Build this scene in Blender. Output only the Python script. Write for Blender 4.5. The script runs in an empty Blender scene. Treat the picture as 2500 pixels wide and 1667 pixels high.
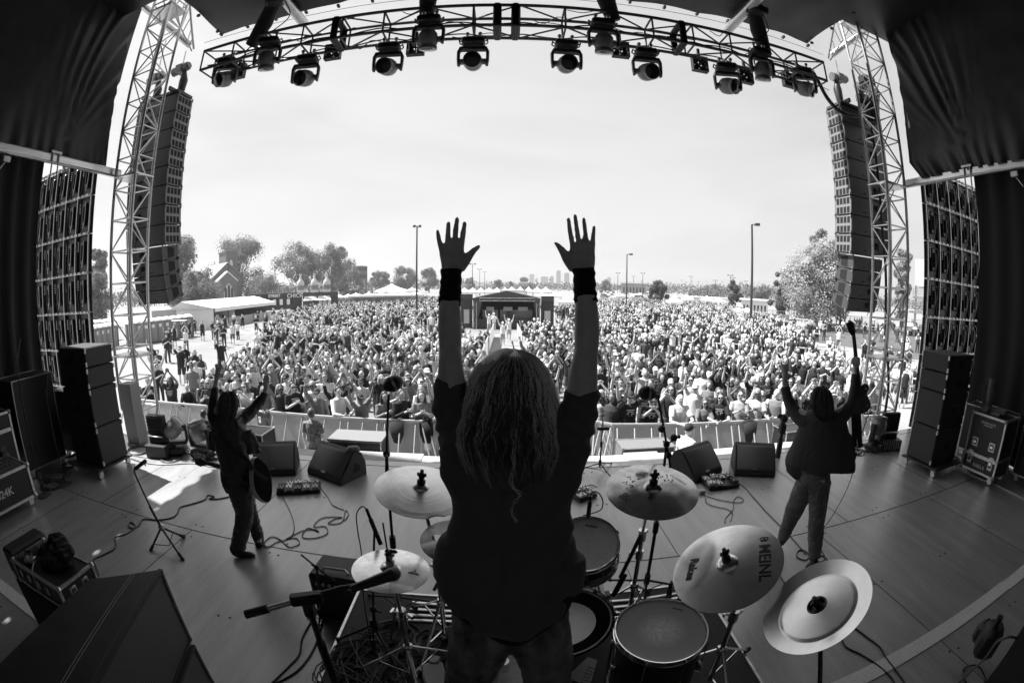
import bpy, bmesh, math, random
import numpy as np
from mathutils import Vector, Matrix, Quaternion, noise
R = math.radians
random.seed(7)
rng = np.random.default_rng(11)
SC = bpy.context.scene
COL = SC.collection
V = Vector

# ------------------------------------------------------------------ camera
CAM_H = 2.7                       # above the stage floor (z = 0); the audience ground is lower
F_MM, PITCH, ROLL, YAW = 15.456, R(7.293), R(.3914), R(1.1286)
def cam_axes():
    c, s = math.cos(ROLL), math.sin(ROLL)
    def w(x, y, z):
        x, y = c*x - s*y, s*x + c*y
        up = y*math.cos(PITCH) - z*math.sin(PITCH); fw = y*math.sin(PITCH) + z*math.cos(PITCH)
        return V((math.cos(YAW)*x + math.sin(YAW)*fw, -math.sin(YAW)*x + math.cos(YAW)*fw, up))
    return w
_w = cam_axes()
cd = bpy.data.cameras.new('camera'); cam = bpy.data.objects.new('camera', cd); COL.objects.link(cam)
m = Matrix((_w(1, 0, 0), _w(0, 1, 0), -_w(0, 0, 1))).transposed().to_4x4(); m.translation = (0, 0, CAM_H)
cam.matrix_world = m
cd.type = 'PANO'; cd.sensor_width = 36; cd.clip_start = .02; cd.clip_end = 9000
cd.panorama_type = 'FISHEYE_LENS_POLYNOMIAL'
cd.fisheye_fov = R(200)
cd.fisheye_polynomial_k0 = 0; cd.fisheye_polynomial_k1 = -1/F_MM
cd.fisheye_polynomial_k2 = 0; cd.fisheye_polynomial_k3 = 0; cd.fisheye_polynomial_k4 = 0
SC.camera = cam

# ------------------------------------------------------------------ sky, sun, exposure
SUN_EL, SUN_AZ = R(57), R(-78)      # azimuth from +Y (audience) towards +X
sd = V((math.sin(SUN_AZ)*math.cos(SUN_EL), math.cos(SUN_AZ)*math.cos(SUN_EL), math.sin(SUN_EL)))
W_ = bpy.data.worlds.new('World'); SC.world = W_; W_.use_nodes = True
nt = W_.node_tree; nt.nodes.clear()
def nn(t, **k):
    n = nt.nodes.new(t)
    for a, b in k.items(): setattr(n, a, b)
    return n
sky = nn('ShaderNodeTexSky', sky_type='NISHITA', sun_disc=False, sun_elevation=SUN_EL, sun_rotation=SUN_AZ, dust_density=3.0, air_density=1.0)
bw = nn('ShaderNodeRGBToBW'); nt.links.new(sky.outputs[0], bw.inputs[0])
tc = nn('ShaderNodeTexCoord')
mp = nn('ShaderNodeMapping'); mp.inputs['Rotation'].default_value = (R(10), R(30), R(20)); mp.inputs['Scale'].default_value = (1.1, 1.0, 3.6)
nt.links.new(tc.outputs['Generated'], mp.inputs[0])
n1 = nn('ShaderNodeTexNoise'); n1.inputs['Scale'].default_value = 1.15; n1.inputs['Detail'].default_value = 7; n1.inputs['Roughness'].default_value = .52; n1.inputs['Distortion'].default_value = .7
nt.links.new(mp.outputs[0], n1.inputs[0])
rp = nn('ShaderNodeMapRange'); rp.inputs[1].default_value = .36; rp.inputs[2].default_value = .62; rp.inputs[3].default_value = 0; rp.inputs[4].default_value = 1
nt.links.new(n1.outputs[0], rp.inputs[0])
# veil of thin high cloud over the clear sky: luminance = blue sky + cloud
cl = nn('ShaderNodeMath', operation='MULTIPLY_ADD'); cl.inputs[1].default_value = .6; cl.inputs[2].default_value = 2.5
nt.links.new(rp.outputs[0], cl.inputs[0])
mx = nn('ShaderNodeMath', operation='MULTIPLY_ADD'); mx.inputs[1].default_value = .26
nt.links.new(bw.outputs[0], mx.inputs[0]); nt.links.new(cl.outputs[0], mx.inputs[2])
bg = nn('ShaderNodeBackground'); bg.inputs[1].default_value = .1
nt.links.new(mx.outputs[0], bg.inputs[0])
wo = nn('ShaderNodeOutputWorld'); nt.links.new(bg.outputs[0], wo.inputs[0])
sl = bpy.data.lights.new('sun', 'SUN'); sl.energy = 5.0; sl.angle = R(.6); sl.color = (1, 1, 1)
so = bpy.data.objects.new('sun', sl); COL.objects.link(so)
so.rotation_euler = (-sd).to_track_quat('-Z', 'Y').to_euler()
SC.view_settings.view_transform = 'Standard'; SC.view_settings.look = 'None'
SC.view_settings.exposure = 1.1; SC.view_settings.gamma = 1
SC.cycles.max_bounces = 8; SC.cycles.diffuse_bounces = 4; SC.cycles.glossy_bounces = 3; SC.cycles.transparent_max_bounces = 8
SC.cycles.sample_clamp_indirect = 6; SC.cycles.caustics_reflective = False; SC.cycles.caustics_refractive = False
SC.cycles.use_denoising = True

# ------------------------------------------------------------------ pixels of the photograph -> points in the place
CR = {}
for i, (a, b) in enumerate([(a, b) for b in (0, 556, 1111) for a in (0, 833, 1666)]): CR['K%d' % (i+1)] = (a, b, 834/2352)
CR.update(H=(1040, 500, 450/2352), B=(460, 860, 240/697), G=(1860, 760, 300/713), HH=(850, 1200, 300/1007), PL=(320, 960, 750/2352),
          PR=(1420, 960, 750/2352), GL=(0, 900, 340/1481), GR=(2180, 860, 320/1394), FT=(1340, 1340, 460/2206), D=(0, 0, 2500/2352))
CAMP = V((0, 0, CAM_H))
def c(k, x, y):
    o = CR[k]; return (o[0]+x*o[2], o[1]+y*o[2])
def ray(px, py):
    x = (px-1250)*36/2500; y = -(py-833.5)*36/2500
    r = math.hypot(x, y); th = r/F_MM; s = math.sin(th)/max(r, 1e-9)
    return _w(x*s, y*s, math.cos(th))
def gz(k, x, y, z=0.):            # where the line of sight meets the level z
    d = ray(*c(k, x, y)); return CAMP + d*((z-CAM_H)/d.z)
def gy(k, x, y, Y):
    d = ray(*c(k, x, y)); return CAMP + d*(Y/d.y)
def gx(k, x, y, X):
    d = ray(*c(k, x, y)); return CAMP + d*(X/d.x)
def gp(k, x, y, P, depth=0.):     # upright plane through P that faces the viewer, moved back by depth
    n = V((P[0], P[1], 0)); L = n.length; n /= L
    d = ray(*c(k, x, y)); return CAMP + d*((L+depth)/d.dot(n))
PXR = 36/2500/F_MM
G0 = -1.7                          # audience ground

# ------------------------------------------------------------------ materials
MATS = {}
def mat(name, base, rough=.6, metal=0., var=0., vscale=8., bump=0., bscale=40., spec=.5, coord='Object', emit=0, stretch=None, sheen=0, coat=0, two=None, detail=5):
    if name in MATS: return MATS[name]
    M = bpy.data.materials.new(name); M.use_nodes = True; t = M.node_tree; b = t.nodes['Principled BSDF']
    b.inputs['Base Color'].default_value = (base, base, base, 1); b.inputs['Roughness'].default_value = rough; b.inputs['Metallic'].default_value = metal
    b.inputs['Specular IOR Level'].default_value = spec
    if sheen: b.inputs['Sheen Weight'].default_value = sheen
    if coat: b.inputs['Coat Weight'].default_value = coat; b.inputs['Coat Roughness'].default_value = .08
    if emit: b.inputs['Emission Color'].default_value = (1, 1, 1, 1); b.inputs['Emission Strength'].default_value = emit
    if var or bump:
        tc = t.nodes.new('ShaderNodeTexCoord'); mpn = t.nodes.new('ShaderNodeMapping'); t.links.new(tc.outputs[coord], mpn.inputs[0])
        if stretch: mpn.inputs['Scale'].default_value = stretch
        if var:
            n = t.nodes.new('ShaderNodeTexNoise'); n.inputs['Scale'].default_value = vscale; n.inputs['Detail'].default_value = detail; n.inputs['Roughness'].default_value = .6
            t.links.new(mpn.outputs[0], n.inputs[0])
            r = t.nodes.new('ShaderNodeMapRange'); r.inputs[1].default_value = .3; r.inputs[2].default_value = .7
            lo, hi = (base*(1-var), base*(1+var)) if two is None else two
            r.inputs[3].default_value = lo; r.inputs[4].default_value = hi
            t.links.new(n.outputs[0], r.inputs[0]); t.links.new(r.outputs[0], b.inputs['Base Color'])
        if bump:
            n2 = t.nodes.new('ShaderNodeTexNoise'); n2.inputs['Scale'].default_value = bscale; n2.inputs['Detail'].default_value = 4
            t.links.new(mpn.outputs[0], n2.inputs[0]); bp = t.nodes.new('ShaderNodeBump'); bp.inputs['Strength'].default_value = bump; bp.inputs['Distance'].default_value = .01
            t.links.new(n2.outputs[0], bp.inputs['Height']); t.links.new(bp.outputs[0], b.inputs['Normal'])
    MATS[name] = M; return M
BLACK = mat('black_powder_coat', .025, .45, var=.3, vscale=20)
BLKGLOSS = mat('black_gloss', .015, .18)
RUBBER = mat('black_rubber', .03, .7)
CHROME = mat('chrome', .75, .12, 1)
STEEL = mat('brushed_steel', .5, .35, 1, bump=.05, bscale=80)
ALU = mat('aluminium_tube', .62, .32, 1, var=.18, vscale=30, bump=.08, bscale=120)
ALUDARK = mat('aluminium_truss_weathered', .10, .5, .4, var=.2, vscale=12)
GALV = mat('galvanised_steel', .45, .42, 1, var=.15, vscale=20)
CASE = mat('black_laminate_case', .022, .35, bump=.15, bscale=300)
CABTOL = mat('textured_black_cab_paint', .028, .5, bump=.3, bscale=400)
WHITE = mat('white_paint', .78, .5)
INK = mat('printed_ink', .02, .4)
LIGHTINK = mat('white_stencil_paint', .6, .5)
TARP = mat('black_tarpaulin', .028, .42, var=.25, vscale=3, bump=.12, bscale=60)
SCRIM = mat('black_stage_drape', .018, .85, sheen=.2)
CABLE = mat('black_cable_rubber', .02, .42)
CABLEG = mat('grey_cable_rubber', .10, .45)
CABLEW = mat('pale_cable', .42, .45)
HAZYLENS = mat('dark_lens_glass', .02, .06, coat=1)

# ------------------------------------------------------------------ mesh building
EACH = set('joint_plate sleeve_plate lamp_cell eyelet_tab knob latch fin sticker rigging_plate column opening window_band handle_pad brace pilaster window_slot'.split())
class MB:
    def __init__(s): s.v = []; s.f = []; s.m = []; s.cm = 0
    def add(s, vs, fs, mi=None):
        o = len(s.v); s.v += [V(p) for p in vs]; s.f += [tuple(o+i for i in f) for f in fs]; s.m += [s.cm if mi is None else mi]*len(fs); return s
    def box(s, ctr, size, rot=None, mi=None):
        x, y, z = (k/2 for k in size); q = rot if rot is not None else Matrix.Identity(3)
        ctr = V(ctr); P = [ctr + q @ V((a*x, b*y, g*z)) for a in (-1, 1) for b in (-1, 1) for g in (-1, 1)]
        return s.add(P, [(0, 1, 3, 2), (4, 6, 7, 5), (0, 4, 5, 1), (2, 3, 7, 6), (0, 2, 6, 4), (1, 5, 7, 3)], mi)
    def bx(s, x0, x1, y0, y1, z0, z1, mi=None):
        return s.box(((x0+x1)/2, (y0+y1)/2, (z0+z1)/2), (abs(x1-x0), abs(y1-y0), abs(z1-z0)), None, mi)
    def bbox(s, ctr, size, rot=None, ch=.01, mi=None):   # box with chamfered edges
        q = rot if rot is not None else Matrix.Identity(3); ctr = V(ctr); h = [k/2 for k in size]
        ch = min(ch, min(h)*.9); P = []; idx = {}
        for a in (-1, 1):
            for b in (-1, 1):
                for g in (-1, 1):
                    for ax in range(3):
                        w = [a*(h[0]-ch), b*(h[1]-ch), g*(h[2]-ch)]; w[ax] = (a, b, g)[ax]*h[ax]
                        idx[(a, b, g, ax)] = len(P); P.append(ctr + q @ V(w))
        F = []
        for ax in range(3):
            o = [i for i in range(3) if i != ax]
            for sg in (-1, 1):
                r = []
                for (p, t) in ((-1, -1), (1, -1), (1, 1), (-1, 1)):
                    k = [0, 0, 0]; k[ax] = sg; k[o[0]] = p; k[o[1]] = t; r.append(idx[(*k, ax)])
                F.append(tuple(r))
            # edges running along ax
            for p in (-1, 1):
                for t in (-1, 1):
                    k0 = [0, 0, 0]; k1 = [0, 0, 0]; k0[ax] = -1; k1[ax] = 1
                    for k in (k0, k1): k[o[0]] = p; k[o[1]] = t
                    F.append((idx[(*k0, o[0])], idx[(*k1, o[0])], idx[(*k1, o[1])], idx[(*k0, o[1])]))
        for a in (-1, 1):
            for b in (-1, 1):
                for g in (-1, 1): F.append(tuple(idx[(a, b, g, k)] for k in range(3)))
        return s.add(P, F, mi)
    def ring(s, ctr, ax, u, r, n, r2=None):
        w = ax.cross(u).normalized(); r2 = r if r2 is None else r2
        return [ctr + u*(r*math.cos(2*math.pi*i/n)) + w*(r2*math.sin(2*math.pi*i/n)) for i in range(n)]
    def tube(s, p0, p1, r0, r1=None, n=10, cap=True, mi=None):
        return s.path([p0, p1], [r0, r0 if r1 is None else r1], n, cap, mi)
    def path(s, pts, rad, n=8, cap=True, mi=None, flat=None, up=None, closed=False):
        pts = [V(p) for p in pts]; N = len(pts)
        if not isinstance(rad, (list, tuple)): rad = [rad]*N
        T = []
        for i in range(N):
            if closed: t = pts[(i+1) % N]-pts[i-1]
            else: t = pts[min(i+1, N-1)]-pts[max(i-1, 0)]
            T.append(t.normalized() if t.length > 1e-9 else V((0, 0, 1)))
        u = V(up) if up is not None else (V((0, 0, 1)) if abs(T[0].z) < .9 else V((1, 0, 0)))
        u = (u - T[0]*u.dot(T[0])).normalized(); vs = []
        for i in range(N):
            if i: u = (u - T[i]*u.dot(T[i]))
            if u.length < 1e-6: u = T[i].orthogonal()
            u.normalize(); r = rad[i]
            if isinstance(r, (tuple, list)): vs += s.ring(pts[i], T[i], u, r[0], n, r[1])
            else: vs += s.ring(pts[i], T[i], u, r, n, None if flat is None else r*flat)
        F = []
        for i in range(N if closed else N-1):
            a = i*n; b = ((i+1) % N)*n
            for j in range(n): k = (j+1) % n; F.append((a+j, a+k, b+k, b+j))
        if cap and not closed: F.append(tuple(range(n-1, -1, -1))); F.append(tuple((N-1)*n+j for j in range(n)))
        return s.add(vs, F, mi)
    def lathe(s, prof, ctr=(0, 0, 0), axis=(0, 0, 1), n=32, mi=None, closed=False):
        ctr = V(ctr); ax = V(axis).normalized(); u = ax.orthogonal().normalized(); w = ax.cross(u); vs = []
        for (r, h) in prof:
            for i in range(n):
                a = 2*math.pi*i/n; vs.append(ctr + ax*h + (u*math.cos(a)+w*math.sin(a))*max(r, 1e-5))
        F = []
        for i in range(len(prof)-(0 if closed else 1)):
            a = i*n; b = ((i+1) % len(prof))*n
            for j in range(n): k = (j+1) % n; F.append((a+j, a+k, b+k, b+j))
        return s.add(vs, F, mi)
    def prism(s, poly, z0, z1, fr=None, mi=None):   # poly in (x,y); fr maps local->world
        n = len(poly); P = [V((x, y, z0)) for x, y in poly] + [V((x, y, z1)) for x, y in poly]
        if fr is not None: P = [fr @ p for p in P]
        F = [tuple(range(n-1, -1, -1)), tuple(range(n, 2*n))] + [(i, (i+1) % n, n+(i+1) % n, n+i) for i in range(n)]
        return s.add(P, F, mi)
    def ball(s, ctr, r, n=12, sc=(1, 1, 1), rot=None, mi=None):
        ctr = V(ctr); q = rot if rot is not None else Matrix.Identity(3); vs = []; mrows = n//2
        for i in range(mrows+1):
            t = math.pi*i/mrows
            for j in range(n):
                a = 2*math.pi*j/n
                vs.append(ctr + q @ V((r*sc[0]*max(math.sin(t), 1e-4)*math.cos(a), r*sc[1]*max(math.sin(t), 1e-4)*math.sin(a), r*sc[2]*math.cos(t))))
        F = [(i*n+j, (i+1)*n+j, (i+1)*n+(j+1) % n, i*n+(j+1) % n) for i in range(mrows) for j in range(n)]
        return s.add(vs, F, mi)
    def mesh(s, name, mats, off=(0, 0, 0), smooth=None):
        off = V(off); me = bpy.data.meshes.new(name); me.from_pydata([tuple(p-off) for p in s.v], [], s.f)
        if not isinstance(mats, (list, tuple)): mats = [mats]
        for q in mats: me.materials.append(q)
        if any(s.m): me.polygons.foreach_set('material_index', s.m)
        b = bmesh.new(); b.from_mesh(me); bmesh.ops.recalc_face_normals(b, faces=b.faces); b.to_mesh(me); b.free()
        if smooth: 
            me.polygons.foreach_set('use_smooth', [True]*len(me.polygons))
            if smooth is not True: me.set_sharp_from_angle(angle=R(smooth))
        me.update(); return me
    def islands(s):
        f = list(range(len(s.v)))
        def g(i):
            while f[i] != i: f[i] = f[f[i]]; i = f[i]
            return i
        for q in s.f:
            for j in q[1:]: f[g(j)] = g(q[0])
        out = {}
        for q, m_ in zip(s.f, s.m):
            t = out.setdefault(g(q[0]), (MB(), {})); ix = []
            for j in q:
                if j not in t[1]: t[1][j] = len(t[0].v); t[0].v.append(s.v[j])
                ix.append(t[1][j])
            t[0].f.append(tuple(ix)); t[0].m.append(m_)
        return [t[0] for t in out.values()]
    def build(s, name, mats, parent=None, smooth=40):
        if name in EACH:
            for q in s.islands(): o = q.build1(name, mats, parent, smooth)
            return o
        return s.build1(name, mats, parent, smooth)
    def build1(s, name, mats, parent=None, smooth=40):
        off = parent.matrix_world.translation if parent is not None else V((0, 0, 0))
        if parent is not None and parent.get('_o'): off = V(parent['_o'])
        o = bpy.data.objects.new(name, s.mesh(name, mats, off, smooth)); COL.objects.link(o)
        if parent is not None: o.parent = parent; o['_o'] = list(off)
        return o
def tag(o, label=None, cat=None, group=None, kind=None):
    if label: o['label'] = label
    if cat: o['category'] = cat
    if group: o['group'] = group
    if kind: o['kind'] = kind
    return o
def thing(name, label, cat, loc=(0, 0, 0), group=None):
    o = bpy.data.objects.new(name, None); COL.objects.link(o); o.empty_display_size = .1
    o.location = loc; o['_o'] = [float(k) for k in loc]; return tag(o, label, cat, group)
def solo(mb, name, mats, label, cat, group=None, kind=None, smooth=40, loc=None):
    loc = V(loc) if loc is not None else V((0, 0, 0))
    o = bpy.data.objects.new(name, mb.mesh(name, mats, loc, smooth)); o.location = loc; COL.objects.link(o); o['_o'] = list(loc)
    return tag(o, label, cat, group, kind)
def struct(mb, name, mats, smooth=40): return solo(mb, name, mats, None, None, None, 'structure', smooth)
def copy_tree(o, parent=None, mats=None):
    q = o.copy(); COL.objects.link(q)
    if parent is not None: q.parent = parent
    for ch in list(o.children): copy_tree(ch, q)
    return q
def basis(x, y=None, z=None):
    return Matrix((x, y, z)).transposed()
def axes_from(d, up=(0, 0, 1)):       # matrix whose z axis is d
    d = V(d).normalized(); x = V(up).cross(d)
    if x.length < 1e-4: x = V((1, 0, 0))
    x.normalize(); y = d.cross(x); return Matrix((x, y, d)).transposed()
def rotz(a): return Matrix.Rotation(a, 3, 'Z')
def smoothpts(pts, k=5):              # Catmull-Rom through the points
    pts = [V(p) for p in pts]; out = []
    for i in range(len(pts)-1):
        p0, p1, p2, p3 = pts[max(i-1, 0)], pts[i], pts[i+1], pts[min(i+2, len(pts)-1)]
        for j in range(k):
            t = j/k; out.append(.5*((2*p1)+(p2-p0)*t+(2*p0-5*p1+4*p2-p3)*t*t+(3*p1-p0-3*p2+p3)*t**3))
    out.append(pts[-1]); return out
def text_mesh(body, size, name='lettering', align='CENTER', bold=0., shear=0., spacing=1.):
    cu = bpy.data.curves.new(name, 'FONT'); cu.body = body; cu.size = size; cu.align_x = align; cu.align_y = 'CENTER'; cu.offset = bold; cu.shear = shear
    cu.space_character = spacing; cu.resolution_u = 3
    o = bpy.data.objects.new(name, cu); COL.objects.link(o); dg = bpy.context.evaluated_depsgraph_get()
    me = bpy.data.meshes.new_from_object(o.evaluated_get(dg)); bpy.data.objects.remove(o); bpy.data.curves.remove(cu)
    return me
def lettering(body, size, org, ux, uy, parent, m, name='lettering', bold=0., lift=.002, shear=0., fn=None, spacing=1.):
    me = text_mesh(body, size, name, bold=bold, shear=shear, spacing=spacing); org = V(org); ux = V(ux).normalized(); uy = V(uy).normalized(); nz = ux.cross(uy)
    off = V(parent['_o']) if parent is not None and parent.get('_o') else V((0, 0, 0))
    for v in me.vertices:
        x, y = v.co.x, v.co.y
        v.co = fn(x, y) if fn else org + ux*x + uy*y + nz*lift - off
    me.materials.clear(); me.materials.append(m)
    o = bpy.data.objects.new(name, me); COL.objects.link(o)
    if parent is not None: o.parent = parent
    return o
def coil(cx, cy, z, r, turns=3, jit=.15, n=18, seed=0):
    rr = random.Random(seed); pts = []
    ph = rr.random()*6
    for i in range(int(turns*n)):
        a = ph + 2*math.pi*i/n; q = r*(1+jit*math.sin(a*1.37+ph)+jit*.6*rr.uniform(-1, 1)*.3+.05*math.sin(i*.11))
        pts.append(V((cx+q*math.cos(a), cy+q*.92*math.sin(a), z+.004+.0022*(i/n)+.003*math.sin(a*2.1+ph)**2)))
    return pts
def cable(pts, r, m, label, group=None, name='cable', k=5, n=6):
    P = smoothpts(pts, k); mb = MB(); mb.path(P, r, n); return solo(mb, name, m, label, 'cable', group, loc=P[0])
# ================================================================== the stage itself
def floor_material():
    M = bpy.data.materials.new('stage_deck_plywood'); M.use_nodes = True; t = M.node_tree; b = t.nodes['Principled BSDF']
    tc = t.nodes.new('ShaderNodeTexCoord')
    def noise_(scale, stretch, detail=6, rough=.6):
        mpn = t.nodes.new('ShaderNodeMapping'); mpn.inputs['Scale'].default_value = stretch; t.links.new(tc.outputs['Object'], mpn.inputs[0])
        n = t.nodes.new('ShaderNodeTexNoise'); n.inputs['Scale'].default_value = scale; n.inputs['Detail'].default_value = detail; n.inputs['Roughness'].default_value = rough
        t.links.new(mpn.outputs[0], n.inputs[0]); return n
    a = noise_(2.2, (2.6, .35, 1)); bb = noise_(40, (1, 1, 1), 3); g = noise_(9, (6, .4, 1), 5, .7)
    def mr(n, lo, hi, f0=.3, f1=.7):
        r = t.nodes.new('ShaderNodeMapRange'); r.inputs[1].default_value = f0; r.inputs[2].default_value = f1; r.inputs[3].default_value = lo; r.inputs[4].default_value = hi
        t.links.new(n.outputs[0], r.inputs[0]); return r
    m1 = t.nodes.new('ShaderNodeMath'); m1.operation = 'MULTIPLY'; t.links.new(mr(a, .28, .46).outputs[0], m1.inputs[0]); t.links.new(mr(bb, .88, 1.1).outputs[0], m1.inputs[1])
    m2 = t.nodes.new('ShaderNodeMath'); m2.operation = 'MULTIPLY'; t.links.new(m1.outputs[0], m2.inputs[0]); t.links.new(mr(g, .84, 1.1).outputs[0], m2.inputs[1])
    t.links.new(m2.outputs[0], b.inputs['Base Color'])
    t.links.new(mr(g, .28, .46).outputs[0], b.inputs['Roughness']); b.inputs['Coat Weight'].default_value = 1; b.inputs['Coat IOR'].default_value = 1.9; b.inputs['Coat Roughness'].default_value = .3
    bp = t.nodes.new('ShaderNodeBump'); bp.inputs['Strength'].default_value = .12; bp.inputs['Distance'].default_value = .01
    t.links.new(bb.outputs[0], bp.inputs['Height']); t.links.new(bp.outputs[0], b.inputs['Normal'])
    return M
FLOOR = floor_material()
EDGE_Y = 6.28
b = MB(); b.bx(-13, 13, -5.5, EDGE_Y, -.16, 0); fl = struct(b, 'stage_floor', FLOOR)
b = MB()
for y in (3.62, 6.08-1.22*0): b.bx(-9, 9, y-.004, y+.004, .0005, .0035)
for x in (-6.1, -3.66, -1.22, 1.22, 3.66, 6.1):
    b.bx(x-.0025, x+.0025, -4, 3.61, .0005, .0032); b.bx(x+.6-.0025, x+.6+.0025, 3.63, 6.07, .0005, .0032)
struct(b, 'deck_joint', mat('deck_joint_dirt', .03, .8))
b = MB()
for x in np.arange(-6.1, 6.2, 1.22):
    for y in (.3, 1.2, 2.4, 3.5, 3.74, 4.9, 5.9):
        for dx in (-.06, .06): b.lathe([(.014, 0), (.014, .002), (.001, .0022)], (x+dx+.03, y+random.uniform(-.02, .02), .001), n=10)
struct(b, 'deck_bolt', mat('deck_bolt_steel', .06, .5))
b = MB()
for (x0, x1, dy) in ((-9, -.2, -.0), (-.2, 5.15, .015), (5.12, 9, 0)):
    b.bx(x0, x1, 1.36+dy, 1.51+dy, .004+(.001 if dy else 0), .0065+(.001 if dy else 0))
solo(b, 'floor_tape', mat('grey_gaffer_tape', .8, .6, var=.1, vscale=30, bump=.1, bscale=90), 'long pale grey tape band laid across the rear of the stage floor', 'tape')
# front fascia, pit deck lip
b = MB(); b.bx(-13, 13, EDGE_Y, EDGE_Y+.06, -1.7, -.02); struct(b, 'stage_front_wall', mat('stage_skirt', .3, .8))
b = MB(); b.bx(-6.6, 6.6, EDGE_Y+.06, EDGE_Y+.35, -.2, -.03); struct(b, 'stage_front_ledge', mat('grey_ledge', .45, .7, var=.15))

# back wall + ceiling + side drapes shut the box
def folded(x0, x1, z0, z1, fixed, axis, amp=.07, wl=.45, seed=1, nu=160, nv=24, sag=0.):
    rr = random.Random(seed); mb = MB(); vs = []
    for j in range(nv+1):
        for i in range(nu+1):
            u = x0+(x1-x0)*i/nu; z = z0+(z1-z0)*j/nv
            d = amp*math.sin(u*2*math.pi/wl+1.3*math.sin(u*1.7+seed)+.3*math.sin(z*1.3)) * (.7+.3*math.sin(u*.9+seed))
            d += .5*amp*noise.noise(V((u*1.1, z*.7, seed)))
            vs.append((fixed+d, u, z) if axis == 'x' else (u, fixed+d, z))
    F = [(j*(nu+1)+i, j*(nu+1)+i+1, (j+1)*(nu+1)+i+1, (j+1)*(nu+1)+i) for j in range(nv) for i in range(nu)]
    return mb.add(vs, F)
solo(folded(-9.2, 9.2, 0, 9, -3.2, 'y', seed=3), 'bounce_drape', mat('bounce_backdrop_cloth', .4, .9), 'pale backdrop cloth closing the rear of the stage behind the drum kit', 'drape', smooth=True)  # out of view; made pale to bounce fill light onto the drummer
solo(folded(-4.6, 4.9, .02, 6.75, -8.75, 'x', seed=5), 'side_drape', SCRIM, 'tall black drape hanging beside the video wall at stage left edge of photo', 'drape', 'side drapes', smooth=True)
solo(folded(-4.6, 4.9, .02, 5.6, 9.15, 'x', seed=8), 'side_drape', SCRIM, 'tall black drape behind the road case on the right of the stage', 'drape', 'side drapes', smooth=True)

# upper side tarpaulins, pulled into diagonal folds towards the beam
def side_tarp(sx, X, pull, seed, label):
    nu, nv = 150, 84; vs = []; mb = MB()
    for j in range(nv+1):
        z = 5.22 + (11.6-5.22)*j/nv
        for i in range(nu+1):
            y = -4.6 + (6.05+4.6)*i/nu
            yy = y
            if i > nu*.75:
                f = (i/nu-.75)/.25; yy = y - (.14*math.sin(math.pi*min(1, max(0, (z-5.3)/4.4)))*.7 + (.25 if z < 5.6 and sx > 0 else 0)*(5.6-z)/.3)*f
            # folds fan out from the lower pull point up to the front top corner
            dy, dz = y-pull, z-5.2
            ang = math.atan2(dz, dy+.0001)
            rad = math.hypot(dy, dz)
            w = math.exp(-((ang-R(70))/R(24))**2)
            d = .04*w*math.sin(ang*46+5*noise.noise(V((rad*.35, ang*3, seed))))*min(1, rad/1.5)+.02*w*math.sin(ang*83+4*noise.noise(V((rad*.6, ang*2, seed+4))))*min(1, rad/1.5)
            d += .06*noise.noise(V((y*.6, z*.5, seed)))+.012*noise.noise(V((y*3, z*1.8, seed)))
            d += .035*math.exp(-(z-5.3)/.35)*math.sin(y*17+2*math.sin(y*3))
            vs.append((X+d*sx, yy, z))
    F = [(j*(nu+1)+i, j*(nu+1)+i+1, (j+1)*(nu+1)+i+1, (j+1)*(nu+1)+i) for j in range(nv) for i in range(nu)]
    mb.add(vs, F)
    o = solo(mb, 'side_tarpaulin', TARP, label, 'tarpaulin', 'side tarpaulins', smooth=True)
    s2 = MB()
    for z in (7.05,):
        s2.path([(X-.012*sx-sx*.05, y, z-.0*y) for y in np.linspace(-4, 5.7, 30)], .006, 4)
    return o
side_tarp(-1, -7.85, 4.7, 1.5, 'heavy black tarpaulin with diagonal creases above the left beam')
side_tarp(1, 7.9+.25, 4.4, 9.2, 'heavy black tarpaulin with diagonal creases above the right beam')

b = MB(); pw = [(6.85, 5.6), (8.4, 9), (8.5, 16.5), (5.7, 16.5), (5.7, 11.4), (6.85, 10.5)]; b.add([(x_, y_, z_) for x_ in (-11, -11.05) for y_, z_ in pw], [tuple(range(6)), tuple(range(11, 5, -1))]+[(i, (i+1) % 6, 6+(i+1) % 6, 6+i) for i in range(6)])
solo(b, 'sun_block_tarpaulin', TARP, 'outer wing tarpaulin rising behind the left video wall', 'tarpaulin', smooth=False)  # added out of view, cut to keep stray sun off the stage front
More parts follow.
